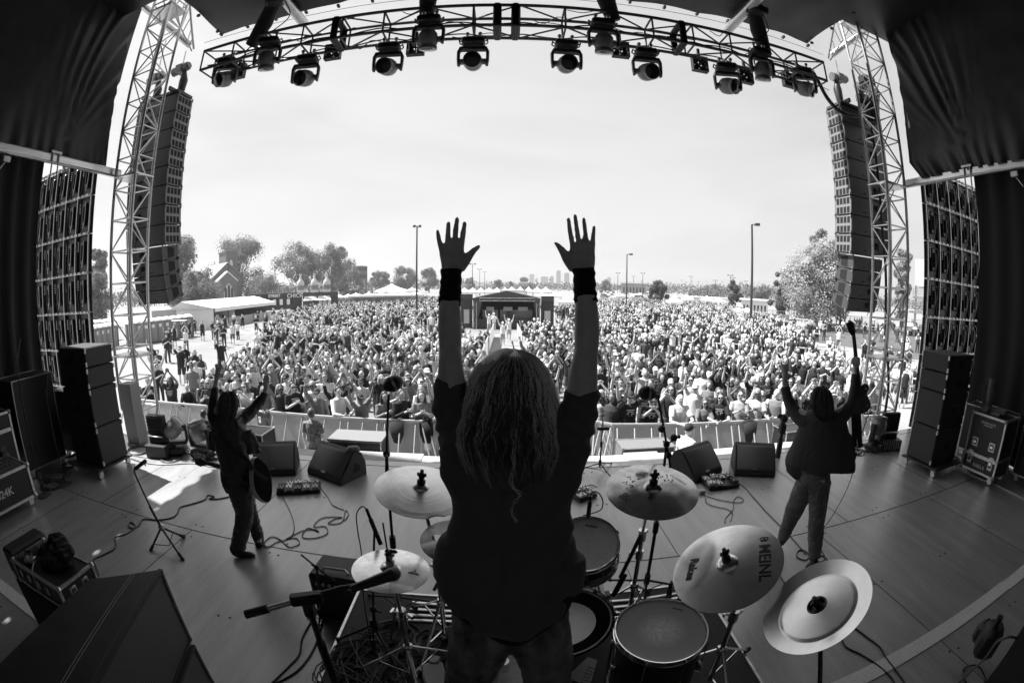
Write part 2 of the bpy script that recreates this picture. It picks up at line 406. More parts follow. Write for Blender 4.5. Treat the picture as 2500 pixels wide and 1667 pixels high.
# roof sheet: flat black canopy with a scalloped, eyeletted front edge
def roof():
    nu, nv = 120, 60; vs = []; X0, X1, YF, Z = -6.25, 6.75, 7.38, 8.5
    for j in range(nv+1):
        for i in range(nu+1):
            u = i/nu; x = X0+(X1-X0)*u; t = j/nv; yf = YF-.05*math.sin(math.pi*((u*9) % 1))-.1*math.sin(math.pi*u)
            y = -4.6+(yf+4.6)*t
            z = Z + .10*noise.noise(V((x*.35, y*.5, 2)))+.03*noise.noise(V((x*1.6, y*1.2, 7)))
            vs.append((x+(.03*math.sin(math.pi*((y+4.6)/2.0 % 1)) if i == 0 else -.03*math.sin(math.pi*((y+4.6)/2.0 % 1)) if i == nu else 0), y, z))
    F = [(j*(nu+1)+i, j*(nu+1)+i+1, (j+1)*(nu+1)+i+1, (j+1)*(nu+1)+i) for j in range(nv) for i in range(nu)]
    root = solo(MB().add(vs, F), 'roof_canopy', TARP, 'wide black roof canopy with eyelet tabs along its front edge', 'canopy', smooth=True)
    e = MB()
    for x in np.linspace(X0, X1, 19): e.box((x, YF-.02, Z-.02), (.05, .09, .05))
    for y in np.linspace(-3, 7.2, 14):
        e.box((X0, y, Z-.02), (.07, .05, .05)); e.box((X1, y, Z-.02), (.07, .05, .05))
    e.build('eyelet_tab', BLACK, root)
    e = MB(); e.path([(x, YF+.13+.02*math.sin(x), Z) for x in np.linspace(X0-.6, X1+.6, 20)], .006, 5); e.build('lacing_cord', BLACK, root)
roof()
# ceiling strips beside the canopy, added and sized to stop sun through the gaps
for sx, x0, x1 in ((-1, -8.9, -6.1), (1, 6.6, 9.2)):
    b = MB(); b.bx(x0, x1, -4.6, 5.55 if sx < 0 else 6.15, 8.62, 8.66); solo(b, 'sun_stop_strip', TARP, 'dark roof strip added above the %s tarpaulin to stop sun' % ('left' if sx < 0 else 'right'), 'canopy', 'roof strips')

# box truss builder: chords + rungs + diagonals between two points
def truss_mb(p0, p1, w, h, side, bay=.6, rc=.025, rd=.012, mb=None, diag=(0, 1, 2, 3)):
    p0 = V(p0); p1 = V(p1); d = (p1-p0); L = d.length; d.normalize(); s = V(side).normalized(); s = (s-d*s.dot(d)).normalized(); t = d.cross(s)
    mb = mb or MB(); cs = [s*a*w/2+t*b_*h/2 for a, b_ in ((-1, -1), (1, -1), (1, 1), (-1, 1))]
    for q in cs: mb.tube(p0+q, p1+q, rc, n=8)
    n = max(2, round(L/bay))
    for k in range(4):
        a, b_ = cs[k], cs[(k+1) % 4]
        for i in range(n+1):
            o = p0+d*(L*i/n)
            if i in (0, n) or i % 2 == 0 or True: mb.tube(o+a, o+b_, rd*1.1, n=6)
            if i < n and k in diag:
                o2 = p0+d*(L*(i+1)/n)
                if (i+k) % 2: mb.tube(o+a, o2+b_, rd, n=6)
                else: mb.tube(o+b_, o2+a, rd, n=6)
    return mb
# two towers
for sx, X, lab in ((-1, -7.22, 'tall pale aluminium lattice tower beside the left speaker stack'), (1, 7.62, 'tall pale aluminium lattice tower beside the right speaker stack')):
    Y = 6.35
    root = thing('truss_tower', lab, 'tower', (X, Y, G0), 'stage towers')
    truss_mb((X, Y, .55), (X, Y, 11.5), .64, .5, (1, 0, 0), bay=.62, rc=.032, rd=.016).build('lattice_mast', ALU, root)
    mb = MB()
    for a, b_ in ((-1, -1), (1, -1), (1, 1), (-1, 1)):
        mb.tube((X+a*.32, Y+b_*.25, .55), (X+a*.08+.12*-sx, Y+b_*.1, -.1), .032, n=8)
    mb.box((X-.12*sx, Y, -.14), (.3, .3, .08)); mb.build('hinged_foot', ALU, root)
    MB().tube((X-.12*sx, Y+.02, -.18), (X-.12*sx, Y+.02, G0), .05).build('jack_leg', GALV, root)
    mb = MB()
    for z in (1.6, 5.05, 8.9): mb.bbox((X, Y, z), (.72, .58, .06), ch=.02)
    mb.build('sleeve_plate', ALU, root)
    # front-to-back silver beam carrying the tarpaulin
    xb = -7.7 if sx < 0 else 8.23
    bm = thing('side_beam', 'silver aluminium beam holding the %s tarpaulin hem' % ('left' if sx < 0 else 'right'), 'beam', (xb, 3, 5.18), 'side beams')
    b = MB(); b.bbox((xb, .9, 5.2), (.13, 10.9, .17), ch=.03); b.build('profile', mat('worn_silver_profile', .72, .3, .8, var=.2, vscale=6, stretch=(6, .3, 6), bump=.05), bm)
    b = MB(); b.tube((xb-sx*.09, 4.45, 5.28), (xb-sx*.09, 4.45, 4.75), .016); b.tube((xb-sx*.09, 4.6, 5.28), (xb-sx*.09, 4.6, 4.9), .016); b.tube((xb-sx*.09, 4.4, 5.3), (xb-sx*.09, 4.65, 5.3), .03); b.build('clamp', STEEL, bm)
    b = MB(); b.bbox((xb-sx*.05, 3.45, 5.02), (.06, .16, .1)); b.tube((xb-sx*.05, 3.45, 5.0), (xb-sx*.03, 3.3, 4.8), .006, n=5); b.build('hook_plate', STEEL, bm)
    # outrigger tube and small truss bracket over the speaker array
    br = thing('roof_bracket', 'triangular bracket with thick tube above the %s speaker array' % ('left' if sx < 0 else 'right'), 'bracket', (X, 6.5, 9.2), 'roof brackets')
    tipx = -7.35 if sx < 0 else 7.68
    b = MB(); b.tube((X+sx*1.05, 6.3, 9.5), (tipx, 7.55, 8.6), .085, n=14); b.build('tube', ALU, br)
    b = MB(); b.tube((X-sx*.2, 6.6, 9.6), (tipx-sx*.1, 7.6, 8.5), .03); b.tube((X+sx*.2, 6.8, 9.1), (tipx-sx*.05, 7.6, 8.45), .02)
    for k in range(5):
        f = (k+.5)/5.5; p = V((X-sx*.2, 6.6, 9.6)).lerp(V((tipx-sx*.1, 7.6, 8.5)), f); q = V((X+sx*.2, 6.8, 9.1)).lerp(V((tipx-sx*.05, 7.6, 8.45)), f+.08*(k % 2)); b.tube(p, q, .012, n=6)
    b.build('brace', ALU, br)
    # chain + motor hoists
    for (hx, hy, hz, nm) in ((tipx+sx*.06, 7.5, 8.5, 'inner'), (tipx+sx*.92, 7.5, 9.1, 'outer')):
        ho = thing('chain_hoist', '%s chain hoist above the %s speaker array' % (nm, 'left' if sx < 0 else 'right'), 'hoist', (hx, hy, 7.75), 'chain hoists')
        b = MB(); zt = 8.02
        for k in range(int((hz-zt)/.05)):
            z = zt+k*.05; b.path([(hx+.016*math.cos(a)*(k % 2), hy+.016*math.cos(a)*((k+1) % 2), z+.034*math.sin(a)) for a in np.linspace(0, 2*math.pi, 9)[:-1]], .006, 4, closed=True)
        b.build('chain', STEEL, ho)
        b = MB(); b.path([(hx, hy, zt+.12), (hx+.05, hy, zt+.06), (hx+.04, hy, zt-.02), (hx-.02, hy, zt-.03)], .02, 6); b.build('hook', STEEL, ho)
        b = MB(); b.tube((hx-.27, hy, 7.92), (hx+.2, hy, 7.98), .11, n=16); b.bbox((hx-.02, hy, 7.94), (.2, .26, .2)); b.tube((hx+.2, hy, 7.98), (hx+.25, hy, 7.99), .08, n=16); b.build('motor', mat('hoist_paint', .18, .4), ho)
        b = MB(); b.path([(hx+.12*sx*-1, hy, 7.85), (hx+.15*sx*-1, hy, 7.6), (hx+.13*sx*-1, hy, 7.3)], [.05, .11, .09], 10); b.build('chain_bag', BLACK, ho)

# two round silver tubes poking out under the roof edge, and the big roof legs over the lighting truss
for X, sx in ((-4.2, -1), (4.62, 1)):
    b = MB(); b.tube((X, 3.5, 8.33), (X, 7.55, 8.33), .11, n=18); solo(b, 'roof_tube', ALU, 'round silver tube ending below the roof on the %s' % ('left' if sx < 0 else 'right'), 'tube', 'roof tubes')

# ------------------------------------------------------------------ lighting truss
TY, TZ, TS = 6.8+.23, 7.27+.23, .46
tr = thing('lighting_truss', 'long dark box truss spanning the stage front with spotlights', 'truss', (0, TY, TZ))
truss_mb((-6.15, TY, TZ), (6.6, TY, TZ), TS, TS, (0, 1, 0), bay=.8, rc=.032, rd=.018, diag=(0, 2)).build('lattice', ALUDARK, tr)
b = MB()
for x in (-.16, .16, -3.1, 3.2): truss_mb((x-.04, TY, TZ), (x+.04, TY, TZ), TS+.02, TS+.02, (0, 1, 0), bay=.2, rc=.034, rd=.03, mb=b, diag=())
for x in (-.13, .13):
    for a in (-1, 1):
        b.box((x, TY+a*.23, TZ), (.09, .05, .5)); b.box((x, TY, TZ+a*.23), (.09, .5, .05))
b.build('joint_plate', BLACK, tr)
b = MB()
for k in range(26):
    x = -5.6+k*.47+random.uniform(-.1, .1); L = random.uniform(.4, 1.1)
    zz = TZ-.2+random.choice((0, .4)); yy = TY+random.choice((-.2, .2))
    b.path(smoothpts([(x, yy, zz), (x+L*.3, yy-.03, zz-.12*random.random()), (x+L*.6, yy, zz-.1*random.random()+.1), (x+L, yy, zz+.02)], 5), .009, 5)
for y in (-.21, .2): b.path(smoothpts([(x, TY+y+.03*math.sin(x*3), TZ-.18+.04*math.sin(x*5)) for x in np.arange(-6, 6.4, .35)], 3), .014, 5)
b.build('cable_loom', CABLE, tr)
# wrapped suspension legs reaching up to the roof
for (x0, x1, lab) in ((-5.0, -4.35, 'first'), (-1.42, -1.36, 'second'), (1.92, 1.62, 'third'), (5.1, 4.75, 'fourth')):
    b = MB(); b.path([(x0, TY-.1, TZ+.1), ((x0+x1)/2, TY-.25, TZ+.5), (x1, TY-.5, 8.45)], [.13, .17, .14], 10)
    lg = thing('truss_hanger', 'black wrapped hoist leg, %s from the left, carrying the lighting truss' % lab, 'hoist', (x0, TY, TZ+.2), 'truss hangers')
    b.build('wrap', SCRIM, lg)
    b = MB(); b.bbox((x1, TY-.55, 8.3), (.34, .26, .24), rot=rotz(.3), ch=.03); b.tube((x1-.2, TY-.5, 8.3), (x1+.25, TY-.6, 8.3), .09, n=12); b.build('motor', BLACK, lg)
    b = MB(); b.path(smoothpts([(x1+.2, TY-.5, 8.25), (x1+.32, TY-.4, 7.95), (x1+.1, TY-.3, 7.8), (x0+.15, TY-.1, TZ+.2)], 5), .012, 5); b.build('lead', CABLE, lg)

# moving-head spotlight: base box, yoke with two arms, barrel with lens
def moving_head(P, aim, yaw, label, size=1., up=1, group='moving spotlights under the truss'):
    """P = centre of the base; up=+1 hangs below P, -1 stands on the floor"""
    P = V(P); r = thing('moving_head_light', label, 'spotlight', P, group); s = size; D_ = -up; q = rotz(yaw)
    def T(p): return P + q @ (V(p)*s)
    b = MB(); b.bbox(T((0, 0, .02*up)), (.36*s, .28*s, .13*s), rot=q, ch=.03*s); b.bbox(T((0, 0, .08*up*1)), (.2*s, .2*s, .05*s), rot=q, ch=.01)
    for a in (-1, 1): b.path([T((a*.19, -.05, .02*up)), T((a*.22, -.05, .05*up)), T((a*.22, .05, .05*up)), T((a*.19, .05, .02*up))], .012*s, 6)
    b.build('base', BLACK, r)
    b = MB(); b.bbox(T((0, 0, D_*.1)), (.42*s, .13*s, .06*s), rot=q, ch=.02*s)
    for a in (-1, 1): b.path([T((a*.19, 0, D_*.09)), T((a*.225, 0, D_*.16)), T((a*.225, 0, D_*.30)), T((a*.215, 0, D_*.40))], [(.075*s, .03*s), (.06*s, .028*s), (.05*s, .026*s), (.06*s, .026*s)], 10, up=q @ V((0, 1, 0)))
    b.build('yoke', BLACK, r)
    if up > 0 and P.z > 3:
        for a in (-1, 1): b = MB(); b.tube(T((a*.1, 0, .08)), T((a*.1, 0, .2)), .018*s); b.ball(T((a*.1, 0, .2)), .035*s); b.build('hook_clamp', STEEL, r)
    Cc = T((0, 0, D_*.34)); A = V(aim).normalized()
    h = MB(); h.lathe([(.001, -.16), (.10, -.155), (.14, -.10), (.15, -.03), (.148, .05), (.13, .10), (.14, .115), (.14, .16), (.125, .165)], Cc, A, 24)
    hb = MB(); hb.v = [Cc + (p-Cc)*s for p in h.v]; hb.f = h.f; hb.m = h.m; hb.tube(Cc - (q @ V((1, 0, 0)))*.2*s, Cc + (q @ V((1, 0, 0)))*.2*s, .05*s, n=12)
    hd = hb.build('head', mat('spotlight_housing', .22, .4, var=.2, vscale=9), r)
    l = MB(); l.lathe([(.125*s, .16*s), (.09*s, .172*s), (.04*s, .18*s), (.001, .182*s)], Cc, A, 24); l.build('lens', HAZYLENS, hd)
    return r
ORD = ['first', 'third', 'fourth', 'sixth', 'seventh', 'ninth', 'tenth', 'twelfth']
for k, (x, y, aim, yw) in enumerate([(515, 181, (-.2, -.85, -.35), .35), (700, 178, (-.15, -.9, -.35), .15), (890, 152, (-.15, -.9, -.3), .1), (1086, 140, (0, -.98, -.25), 0),
                                     (1302, 146, (.1, -.95, -.25), 0), (1487, 164, (.2, -.9, -.3), -.1), (1673, 196, (.35, -.8, -.3), -.3), (1850, 203, (.5, -.7, -.3), -.45)]):
    p = gy('D', x, y, TY); moving_head((p.x, TY, p.z+.36), aim, yw, 'moving-head spotlight hanging %s from the left under the truss' % ORD[k], 1.12)
for k, (x, y, o) in enumerate([(612, 138, 'second'), (983, 90, 'fifth'), (1387, 98, 'eighth'), (1752, 162, 'eleventh')]):
    p = gy('D', x, y, TY-.42); moving_head((p.x, TY-.42, p.z+.36), (0, .25, -1), .2 if k == 0 else 0, 'spotlight pointing straight down, %s from the left on the truss' % o, 1.12)
# four-cell blinders bolted to the truss
for k, (x, y) in enumerate([(548, 165), (765, 120), (975-20, 110), (1425, 115), (1607, 148), (1712, 175), (1812, 185)]):
    p = gy('D', x, y, TY+.3)
    r = thing('blinder_lamp', 'small square blinder lamp, %s from the left behind the truss' % ['first', 'second', 'third', 'fourth', 'fifth', 'sixth', 'seventh'][k], 'stage lamp', p, 'blinder lamps')
    b = MB()
    for a in (-1, 1): b.box(p+V((a*.155, 0, 0)), (.02, .12, .34)); b.box(p+V((0, 0, a*.16)), (.31, .12, .02))
    b.box(p, (.3, .03, .02)); b.box(p, (.02, .03, .3)); b.build('frame', BLACK, r)
    b = MB()
    for a in (-1, 1):
        for g in (-1, 1): b.lathe([(.001, -.05), (.05, -.04), (.066, .03), (.066, .05)], p+V((a*.075, 0, g*.075)) if (a, g) != (1, 1) or k % 2 else p+V((a*.075, 0, g*.075)), (0, 1, 0), 14)
    b.build('lamp_cell', mat('lamp_reflector', .12, .3, .6), r)
    MB().box(p+V((0, 0, .26)), (.05, .05, .2)).build('bracket', BLACK, r)

# ------------------------------------------------------------------ hanging line arrays
GRILLE = mat('grey_speaker_paint', .075, .45, bump=.1, bscale=200)
GRILLE2 = mat('pale_speaker_side', .24, .5, bump=.1, bscale=200)
HOLE = mat('dark_port', .012, .8)
def line_array(sx, X, Y, ztop, label):
    """back corner (inner) at X,Y ; boxes run outwards in sx direction, depth away from the viewer"""
    r = thing('line_array', label, 'speaker array', (X, Y, ztop), 'hanging speaker arrays')
    n1, h1 = 8, .405; z = ztop; off = 0.; tilt = 0.
    W_, Dp = 1.28, .56
    # rigging frame
    b = MB(); b.bbox((X+sx*W_/2, Y+Dp/2, ztop+.07), (W_*.98, Dp, .09), ch=.02)
    for a in (.2, 1.08): b.bbox((X+sx*a, Y+Dp/2, ztop+.12), (.06, Dp+.25, .1), ch=.01)
    b.build('rigging_frame', GRILLE, r)
    th = 0.; yb, zb = Y, ztop
    tl = [0.004*k for k in range(n1)] + [.045, .075, .1, .13]
    for k in range(12):
        big = k < n1; hh = h1 if big else .30; th = -(sum(tl[:k+1])*.62)
        w_ = W_ if big else .98; xo = 0 if big else .10
        q = Matrix.Rotation(-th, 3, 'X'); o = V((X+sx*xo, yb, zb))
        def T(x, y, zz): return o + V((sx*x, 0, 0)) + q @ V((0, y, zz))
        s = thing('s', None, None)if False else None
        b = MB()
        # cabinet: trapezoid side view, slightly inset at the top and bottom so each box reads on its own
        pr = [(0.0, -.012), (Dp*.93, -.012), (Dp, -.03), (Dp, -hh+.03), (Dp*.93, -hh+.006), (0.0, -hh+.006)]
        vs = [T(x, a, g) for x in (0, w_) for a, g in pr]; n = len(pr)
        b.add(vs, [tuple(range(n)), tuple(range(2*n-1, n-1, -1))] + [(i, (i+1) % n, n+(i+1) % n, n+i) for i in range(n)])
        cab = b.build('cabinet', GRILLE, r, smooth=False)
        # inner side cheek: pale plate with two rows of slots
        b = MB(); e = -.008
        for (z0, z1) in ((-.02, -hh+.016),):
            P = [T(e, .015, z0), T(e, Dp-.02, z0-.01), T(e, Dp-.02, z1+.01), T(e, .015, z1)]; Q = [p+V((sx*.006, 0, 0)) for p in P]
            b.add(P+Q, [(0, 1, 2, 3), (4, 5, 6, 7), (0, 1, 5, 4), (1, 2, 6, 5), (2, 3, 7, 6), (3, 0, 4, 7)])
        b.build('side_cheek', GRILLE2 if big else GRILLE, cab, smooth=False)
        b = MB()
        if big:
            for row in (0, 1):
                for j in range(4):
                    y0 = .06+j*(Dp-.1)/4; z0 = -.045-row*hh*.48
                    P = [T(e-.004, y0, z0), T(e-.004, y0+.085, z0-.004), T(e-.004, y0+.085, z0-hh*.33), T(e-.004, y0, z0-hh*.33)]
                    Q = [p+V((sx*.003, 0, 0)) for p in P]; b.add(P+Q, [(0, 1, 2, 3), (4, 5, 6, 7), (0, 1, 5, 4), (1, 2, 6, 5), (2, 3, 7, 6), (3, 0, 4, 7)])
        else:
            b.add([T(e-.003, .2, -.03), T(e-.003, .42, -.06), T(e-.003, .42, -hh+.06), T(e-.003, .2, -hh+.03)], [(0, 1, 2, 3)])
        b.build('slot', HOLE, cab, smooth=False)
        b = MB()   # connectors and handles on the back, rig pins on the cheek
        b.bbox(T(w_*.66, -.012, -hh*.45), (.13, .02, hh*.36), ch=.006); b.lathe([(.03, 0), (.03, .02), (.001, .02)], T(w_*.63, -.022, -hh*.4), (0, -1, 0), 10)
        b.path(smoothpts([T(w_*.63, -.04, -hh*.4), T(w_*.6, -.11, -hh*.6), T(w_*.7, -.06, -hh*.9), T(w_*.72, -.03, -hh*1.2)], 4), .009, 5)
        b.bbox(T(w_*.36, -.006, -hh*.78), (.07, .012, .02), ch=.004)
        b.build('connector_plate', HOLE, cab)
        b = MB()
        for y0 in (.03, Dp-.03): b.box(T(e-.01, y0, -hh*.05), (.02, .035, .07)); b.box(T(e-.01, y0, -hh*.95), (.02, .035, .07))
        b.build('rigging_plate', GRILLE2, cab)
        nx = T(0, 0, -hh-.004)
        yb, zb = nx.y, nx.z
        if k == n1-1: zb -= .03
    return r
PAL = gy('K1', 1232, 610, 7.0); PAR = gy('K3', 1088, 690, 7.0)
line_array(-1, PAL.x, 7.0, PAL.z-.1, 'tall grey hanging speaker array to the left of the stage opening')
line_array(1, PAR.x, 7.0, PAR.z-.1, 'tall grey hanging speaker array on the right with a black hose across its top')
b = MB(); b.path(smoothpts([gy('K3', 900, 500, TY), gy('K3', 945, 580, TY+.05), gy('K3', 1000, 680, 6.95), gy('K3', 1080, 765, 6.8), gy('K3', 1180, 800, 6.75), gy('K3', 1290, 790, 6.75), gy('K3', 1330, 700, 6.8)], 6), .045, 10)
solo(b, 'cable_hose', BLACK, 'thick black cable hose sagging from the truss end to the right array', 'cable')
b = MB(); pts = [gy('K3', 1330, 640, 6.75), gy('K3', 1300, 720, 6.7), gy('K3', 1320, 850, 6.7)]
b.path(pts, [.12, .2, .14], 12); b.bbox(gy('K3', 1270, 560, 6.7), (.4, .24, .22), ch=.03); b.bbox(gy('K3', 1240, 680, 6.7), (.3, .2, .2), ch=.03)
solo(b, 'hoist_bag', BLACK, 'black hoist bag and motor on the right tower near the array', 'hoist')
for k, (pts, nm) in enumerate([([gy('K3', 1300, 880, 6.6), gy('K3', 1330, 1060, 6.55), gy('K3', 1375, 1560, 6.5), gy('K6', 1400, 300, 6.45), gy('K6', 1400, 700, 6.4), gy('K6', 1420, 1060, 6.2), gy('K6', 1390, 1300, 6.0)], 'right')]):
    b = MB(); b.path(smoothpts(pts, 5), .03, 8); solo(b, 'cable_bundle', CABLE, 'taped black cable bundle running down the %s tower' % nm, 'cable')

# ------------------------------------------------------------------ video walls seen from behind
LEDB = mat('video_panel_back', .02, .32, .3, var=.4, vscale=25)
def video_wall(sx, xin, label):
    Y = 6.35; cols, rows = 5, 7; cw, rh = .545, .82; zt = 5.75
    r = thing('video_wall', label, 'video wall', (xin+sx*1.25, Y, 0), 'video walls')
    for i in range(cols):
        for j in range(rows):
            x0 = xin+sx*i*cw; xc = x0+sx*cw/2; z1 = zt-j*rh; zc = z1-rh/2
            b = MB(); b.bbox((xc, Y, zc), (cw-.012, .06, rh-.012), ch=.01)
            for a in (-1, 1): b.bbox((xc+a*(cw/2-.03), Y-.05, zc), (.03, .06, rh-.03), ch=.005)
            p = b.build('panel', LEDB, r, smooth=False)
            b = MB(); b.bbox((xc-.0, Y-.06, zc+.02), (.17, .07, rh*.62), ch=.025); b.tube((xc+.02, Y-.11, zc+rh*.2), (xc+.02, Y-.11, zc-rh*.18), .035, n=10); b.build('power_box', mat('gloss_black_plastic', .018, .22), p)
            b = MB(); b.path(smoothpts([(xc+.05, Y-.1, zc+rh*.33), (xc+.12, Y-.14, zc+rh*.26), (xc+.09, Y-.12, zc-rh*.1), (xc+.02, Y-.11, zc-rh*.36)], 3), .008, 5)
            for g in range(5): b.box((xc-.16, Y-.09, zc+.25-g*.045), (.03, .01, .018))
            b.build('data_lead', mat('steel_data_lead', .5, .3, .7), p)
    b = MB()
    for j in range(rows+1):
        z = zt-j*rh; b.box((xin+sx*cols*cw/2, Y-.115, z), (cols*cw, .03, .05))
        for i in range(cols*3): b.box((xin+sx*(i+.5)*cw/3, Y-.14, z+.01), (.05, .03, .03))
    for i in range(cols+1): b.box((xin+sx*i*cw, Y-.1, zt-rows*rh/2), (.028, .03, rows*rh))
    b.build('rail', mat('dull_silver_rail', .42, .38, .9, var=.3, vscale=25), r, smooth=False)
    b = MB()
    for i in range(5): b.path(smoothpts([(xin+sx*(.3+i*.5), Y-.15, zt), (xin+sx*(.34+i*.5), Y-.2, zt-2), (xin+sx*(.25+i*.5), Y-.17, zt-4)], 5), .009, 5)
    b.build('hanging_lead', CABLE, r)
video_wall(-1, -8.6, 'dark rear of the video wall left of the tower, a grid of panels')
video_wall(1, 8.95, 'dark rear of the video wall right of the tower, a grid of panels')

# ------------------------------------------------------------------ floor speaker stacks
def stack(sx, X, Y0, D_, ztop, label, ord_):
    z = .17
    lv = [(.62, 'big lower'), (.59, 'big upper'), (.32, 'small lower'), (.30, 'small top')]
    tot = sum(a for a, _ in lv); k = (ztop-z)/tot
    dl = thing('speaker_dolly', 'wheeled dolly board under the %s floor speaker stack' % ord_, 'dolly', (X+sx*.4, Y0+D_/2, 0), 'speaker dollies')
    b = MB(); b.bbox((X+sx*.42, Y0+D_/2-.05, .145), (.95, D_+.22, .03), ch=.005); b.build('board', mat('dolly_plywood', .05, .6), dl)
    for a in (0.02, .8):
        for g in (-.08, D_-.02):
            b = MB(); b.tube((X+sx*a-.02, Y0+g, .05), (X+sx*a+.02, Y0+g, .05), .05, n=14); b.box((X+sx*a, Y0+g, .105), (.07, .08, .05)); b.build('caster', STEEL, dl)
    for h, nm in lv:
        hh = h*k
        s = thing('stage_speaker', '%s black speaker cabinet in the %s floor stack' % (nm, ord_), 'speaker', (X+sx*.4, Y0+D_/2, z), '%s floor speaker stack' % ord_)
        b = MB(); b.bbox((X+sx*.42, Y0+D_/2, z+hh/2), (.84, D_, hh-.012), ch=.012); cb = b.build('cabinet', CABTOL, s, smooth=False)
        b = MB(); b.bbox((X-sx*.004, Y0+D_/2, z+hh/2), (.02, D_-.03, hh-.035), ch=.004); b.build('grille', mat('black_foam_grille', .045, .7, bump=.4, bscale=500), s, smooth=False)
        b = MB()
        for g in (.012, D_-.012):
            for q in (.05, hh-.05): b.box((X-sx*.01, Y0+g, z+q), (.03, .03, .07)); b.tube((X-sx*.03, Y0+g, z+q), (X-sx*.0, Y0+g, z+q), .01, n=8)
        b.build('rigging_bracket', STEEL, s)
        b = MB(); b.bbox((X+sx*.42, Y0-.006, z+hh*.5), (.16, .014, min(.14, hh*.4)), ch=.005); b.build('handle', HOLE, s)
        z += hh
stack(-1, -6.2, 4.33, .62, 2.02, 'left', 'left')
stack(1, 6.85, 4.17, .62, 1.98, 'right', 'right')

# ------------------------------------------------------------------ road cases
def road_case(name, label, x0, x1, y0, y1, z0, z1, group='road cases', lid=None, wheels=True, trim=.022, face=None, latches=True, m=CASE):
    r = thing(name, label, 'road case', ((x0+x1)/2, (y0+y1)/2, z0-(.13 if wheels else 0)), group)
    b = MB(); b.bx(x0, x1, y0, y1, z0, z1); b.build('body', m, r, smooth=False)
    b = MB(); t = trim; e = .004
    for a in (x0, x1):
        for g in (y0, y1): b.box((a, g, (z0+z1)/2), (t, t, z1-z0+e))
    for zz in [z0, z1]+([lid] if lid else []):
        for a in (x0, x1): b.box((a, (y0+y1)/2, zz), (t, y1-y0, t))
        for g in (y0, y1): b.box(((x0+x1)/2, g, zz), (x1-x0, t, t))
        if lid == zz:
            for a in (x0, x1): b.box((a, (y0+y1)/2, zz-.02), (t*.7, y1-y0, t))
    for a in (x0, x1):
        for g in (y0, y1):
            for zz in (z0, z1): b.ball((a, g, zz), t*1.15, 8)
    b.build('metal_edging', mat('case_aluminium_edging', .6, .35, .9, var=.3, vscale=40), r, smooth=30)
    if wheels:
        for a in (x0+.07, x1-.07):
            for g in (y0+.08, y1-.08):
                b = MB(); b.tube((a-.02, g, z0-.08), (a+.02, g, z0-.08), .05, n=14); b.box((a, g, z0-.025), (.08, .09, .04)); b.build('caster', STEEL, r)
    return r
def case_hw(r, X, sx, y, z, w=.12, h=.15):        # recessed butterfly latch/handle dish on an x-facing side
    b = MB(); b.bbox((X, y, z), (.012, w, h), ch=.004)
    b.build('latch', mat('case_hardware', .55, .3, .9), r)
    l = MB(); l.bbox((X+sx*.008, y, z), (.012, w*.62, h*.6), ch=.004); l.build('latch_dish', mat('case_hardware_dark', .06, .4, .7), r.children[-1])
    q = MB(); q.box((X+sx*.016, y, z), (.008, w*.4, h*.25)); q.build('latch_bar', CHROME, r.children[-1])
XC = 7.62
r = road_case('road_case', 'tall upright black road case with two deep latches on the right', XC, XC+.62, 3.19, 3.93, .15, 1.08, trim=.035, lid=.42)
for y, z in ((3.38, .62), (3.76, .62)): case_hw(r, XC, -1, y, z, .13, .15)
for y, z in ((3.32, .36), (3.8, .36)): case_hw(r, XC, -1, y, z, .1, .22)
lettering('KARA II', .075, (XC, 3.56, .245), (0, -1, 0), (0, 0, 1), r, LIGHTINK, bold=.003, lift=.006)
lettering('SOUND NUTS', .05, (XC, 3.55, .965), (0, -1, 0), (0, 0, 1), r, LIGHTINK, bold=.002, lift=.006)
b = MB(); b.box((XC-.003, 3.55, .925), (.006, .2, .014)); b.build('label_strip', LIGHTINK, r)
b = MB(); b.bx(XC+.12, XC+.3, 3.7, 3.85, 1.1, 1.17); b.bx(XC+.1, XC+.24, 3.42, 3.6, 1.1, 1.14); b.bx(XC+.3, XC+.5, 3.4, 3.62, 1.1, 1.18)
solo(b, 'equipment_box', mat('small_grey_device', .2, .5), 'small grey devices lying on the tall right road case', 'equipment', smooth=False)
b = MB(); b.bx(XC+.36, XC+.42, 3.75, 3.95, 1.1, 1.62); b.bx(XC+.25, XC+.27, 3.78, 3.82, 1.1, 1.62, 0)
solo(b, 'metal_rack', mat('glinting_rack_metal', .3, .3, .8, var=.7, vscale=40), 'narrow upright rack panel standing on the tall right road case', 'equipment', smooth=False)
road_case('road_case', 'dark low road case behind the tall latched case', XC+.9, XC+1.4, 3.5, 4.6, .15, 1.0, trim=.02)
road_case('road_case', 'dark wide road case farther right along the drape', XC+.75, XC+1.3, 1.9, 3.1, .15, .95, trim=.02)
# left side
r = road_case('road_case', 'low road case stencilled 024K at the left edge of the stage', -7.25, -6.52, 1.7, 3.02, .15, .6, trim=.04)
lettering('2024K', .15, (-6.52, 2.45, .36), (0, 1, 0), (0, 0, 1), r, LIGHTINK, bold=.004, lift=.006)
b = MB()
for k in range(3):
    for j in range(14):
        x = -7.1+.17*k; y = 1.85+j*.08; b.tube((x, y, .62), (x+.02, y, .655), .012, n=6)
b.bx(-7.2, -6.6, 1.75, 2.96, .602, .625, 0); mm = solo(b, 'patch_panel', mat('patch_panel_steel', .18, .35, .8, var=.5, vscale=60), 'metal patch panel with rows of sockets on top of the 024K case', 'equipment', smooth=False)
r = road_case('road_case', 'rack case with silver edging standing behind the 024K case', -8.1, -7.4, 2.3, 3.3, .15, 1.2, trim=.035, lid=.95)
case_hw(r, -7.4, 1, 2.7, .9, .12, .16)
b = MB(); b.bx(-7.397, -7.39, 2.5, 3.1, .45, .72); b.build('dark_window', BLKGLOSS, r)
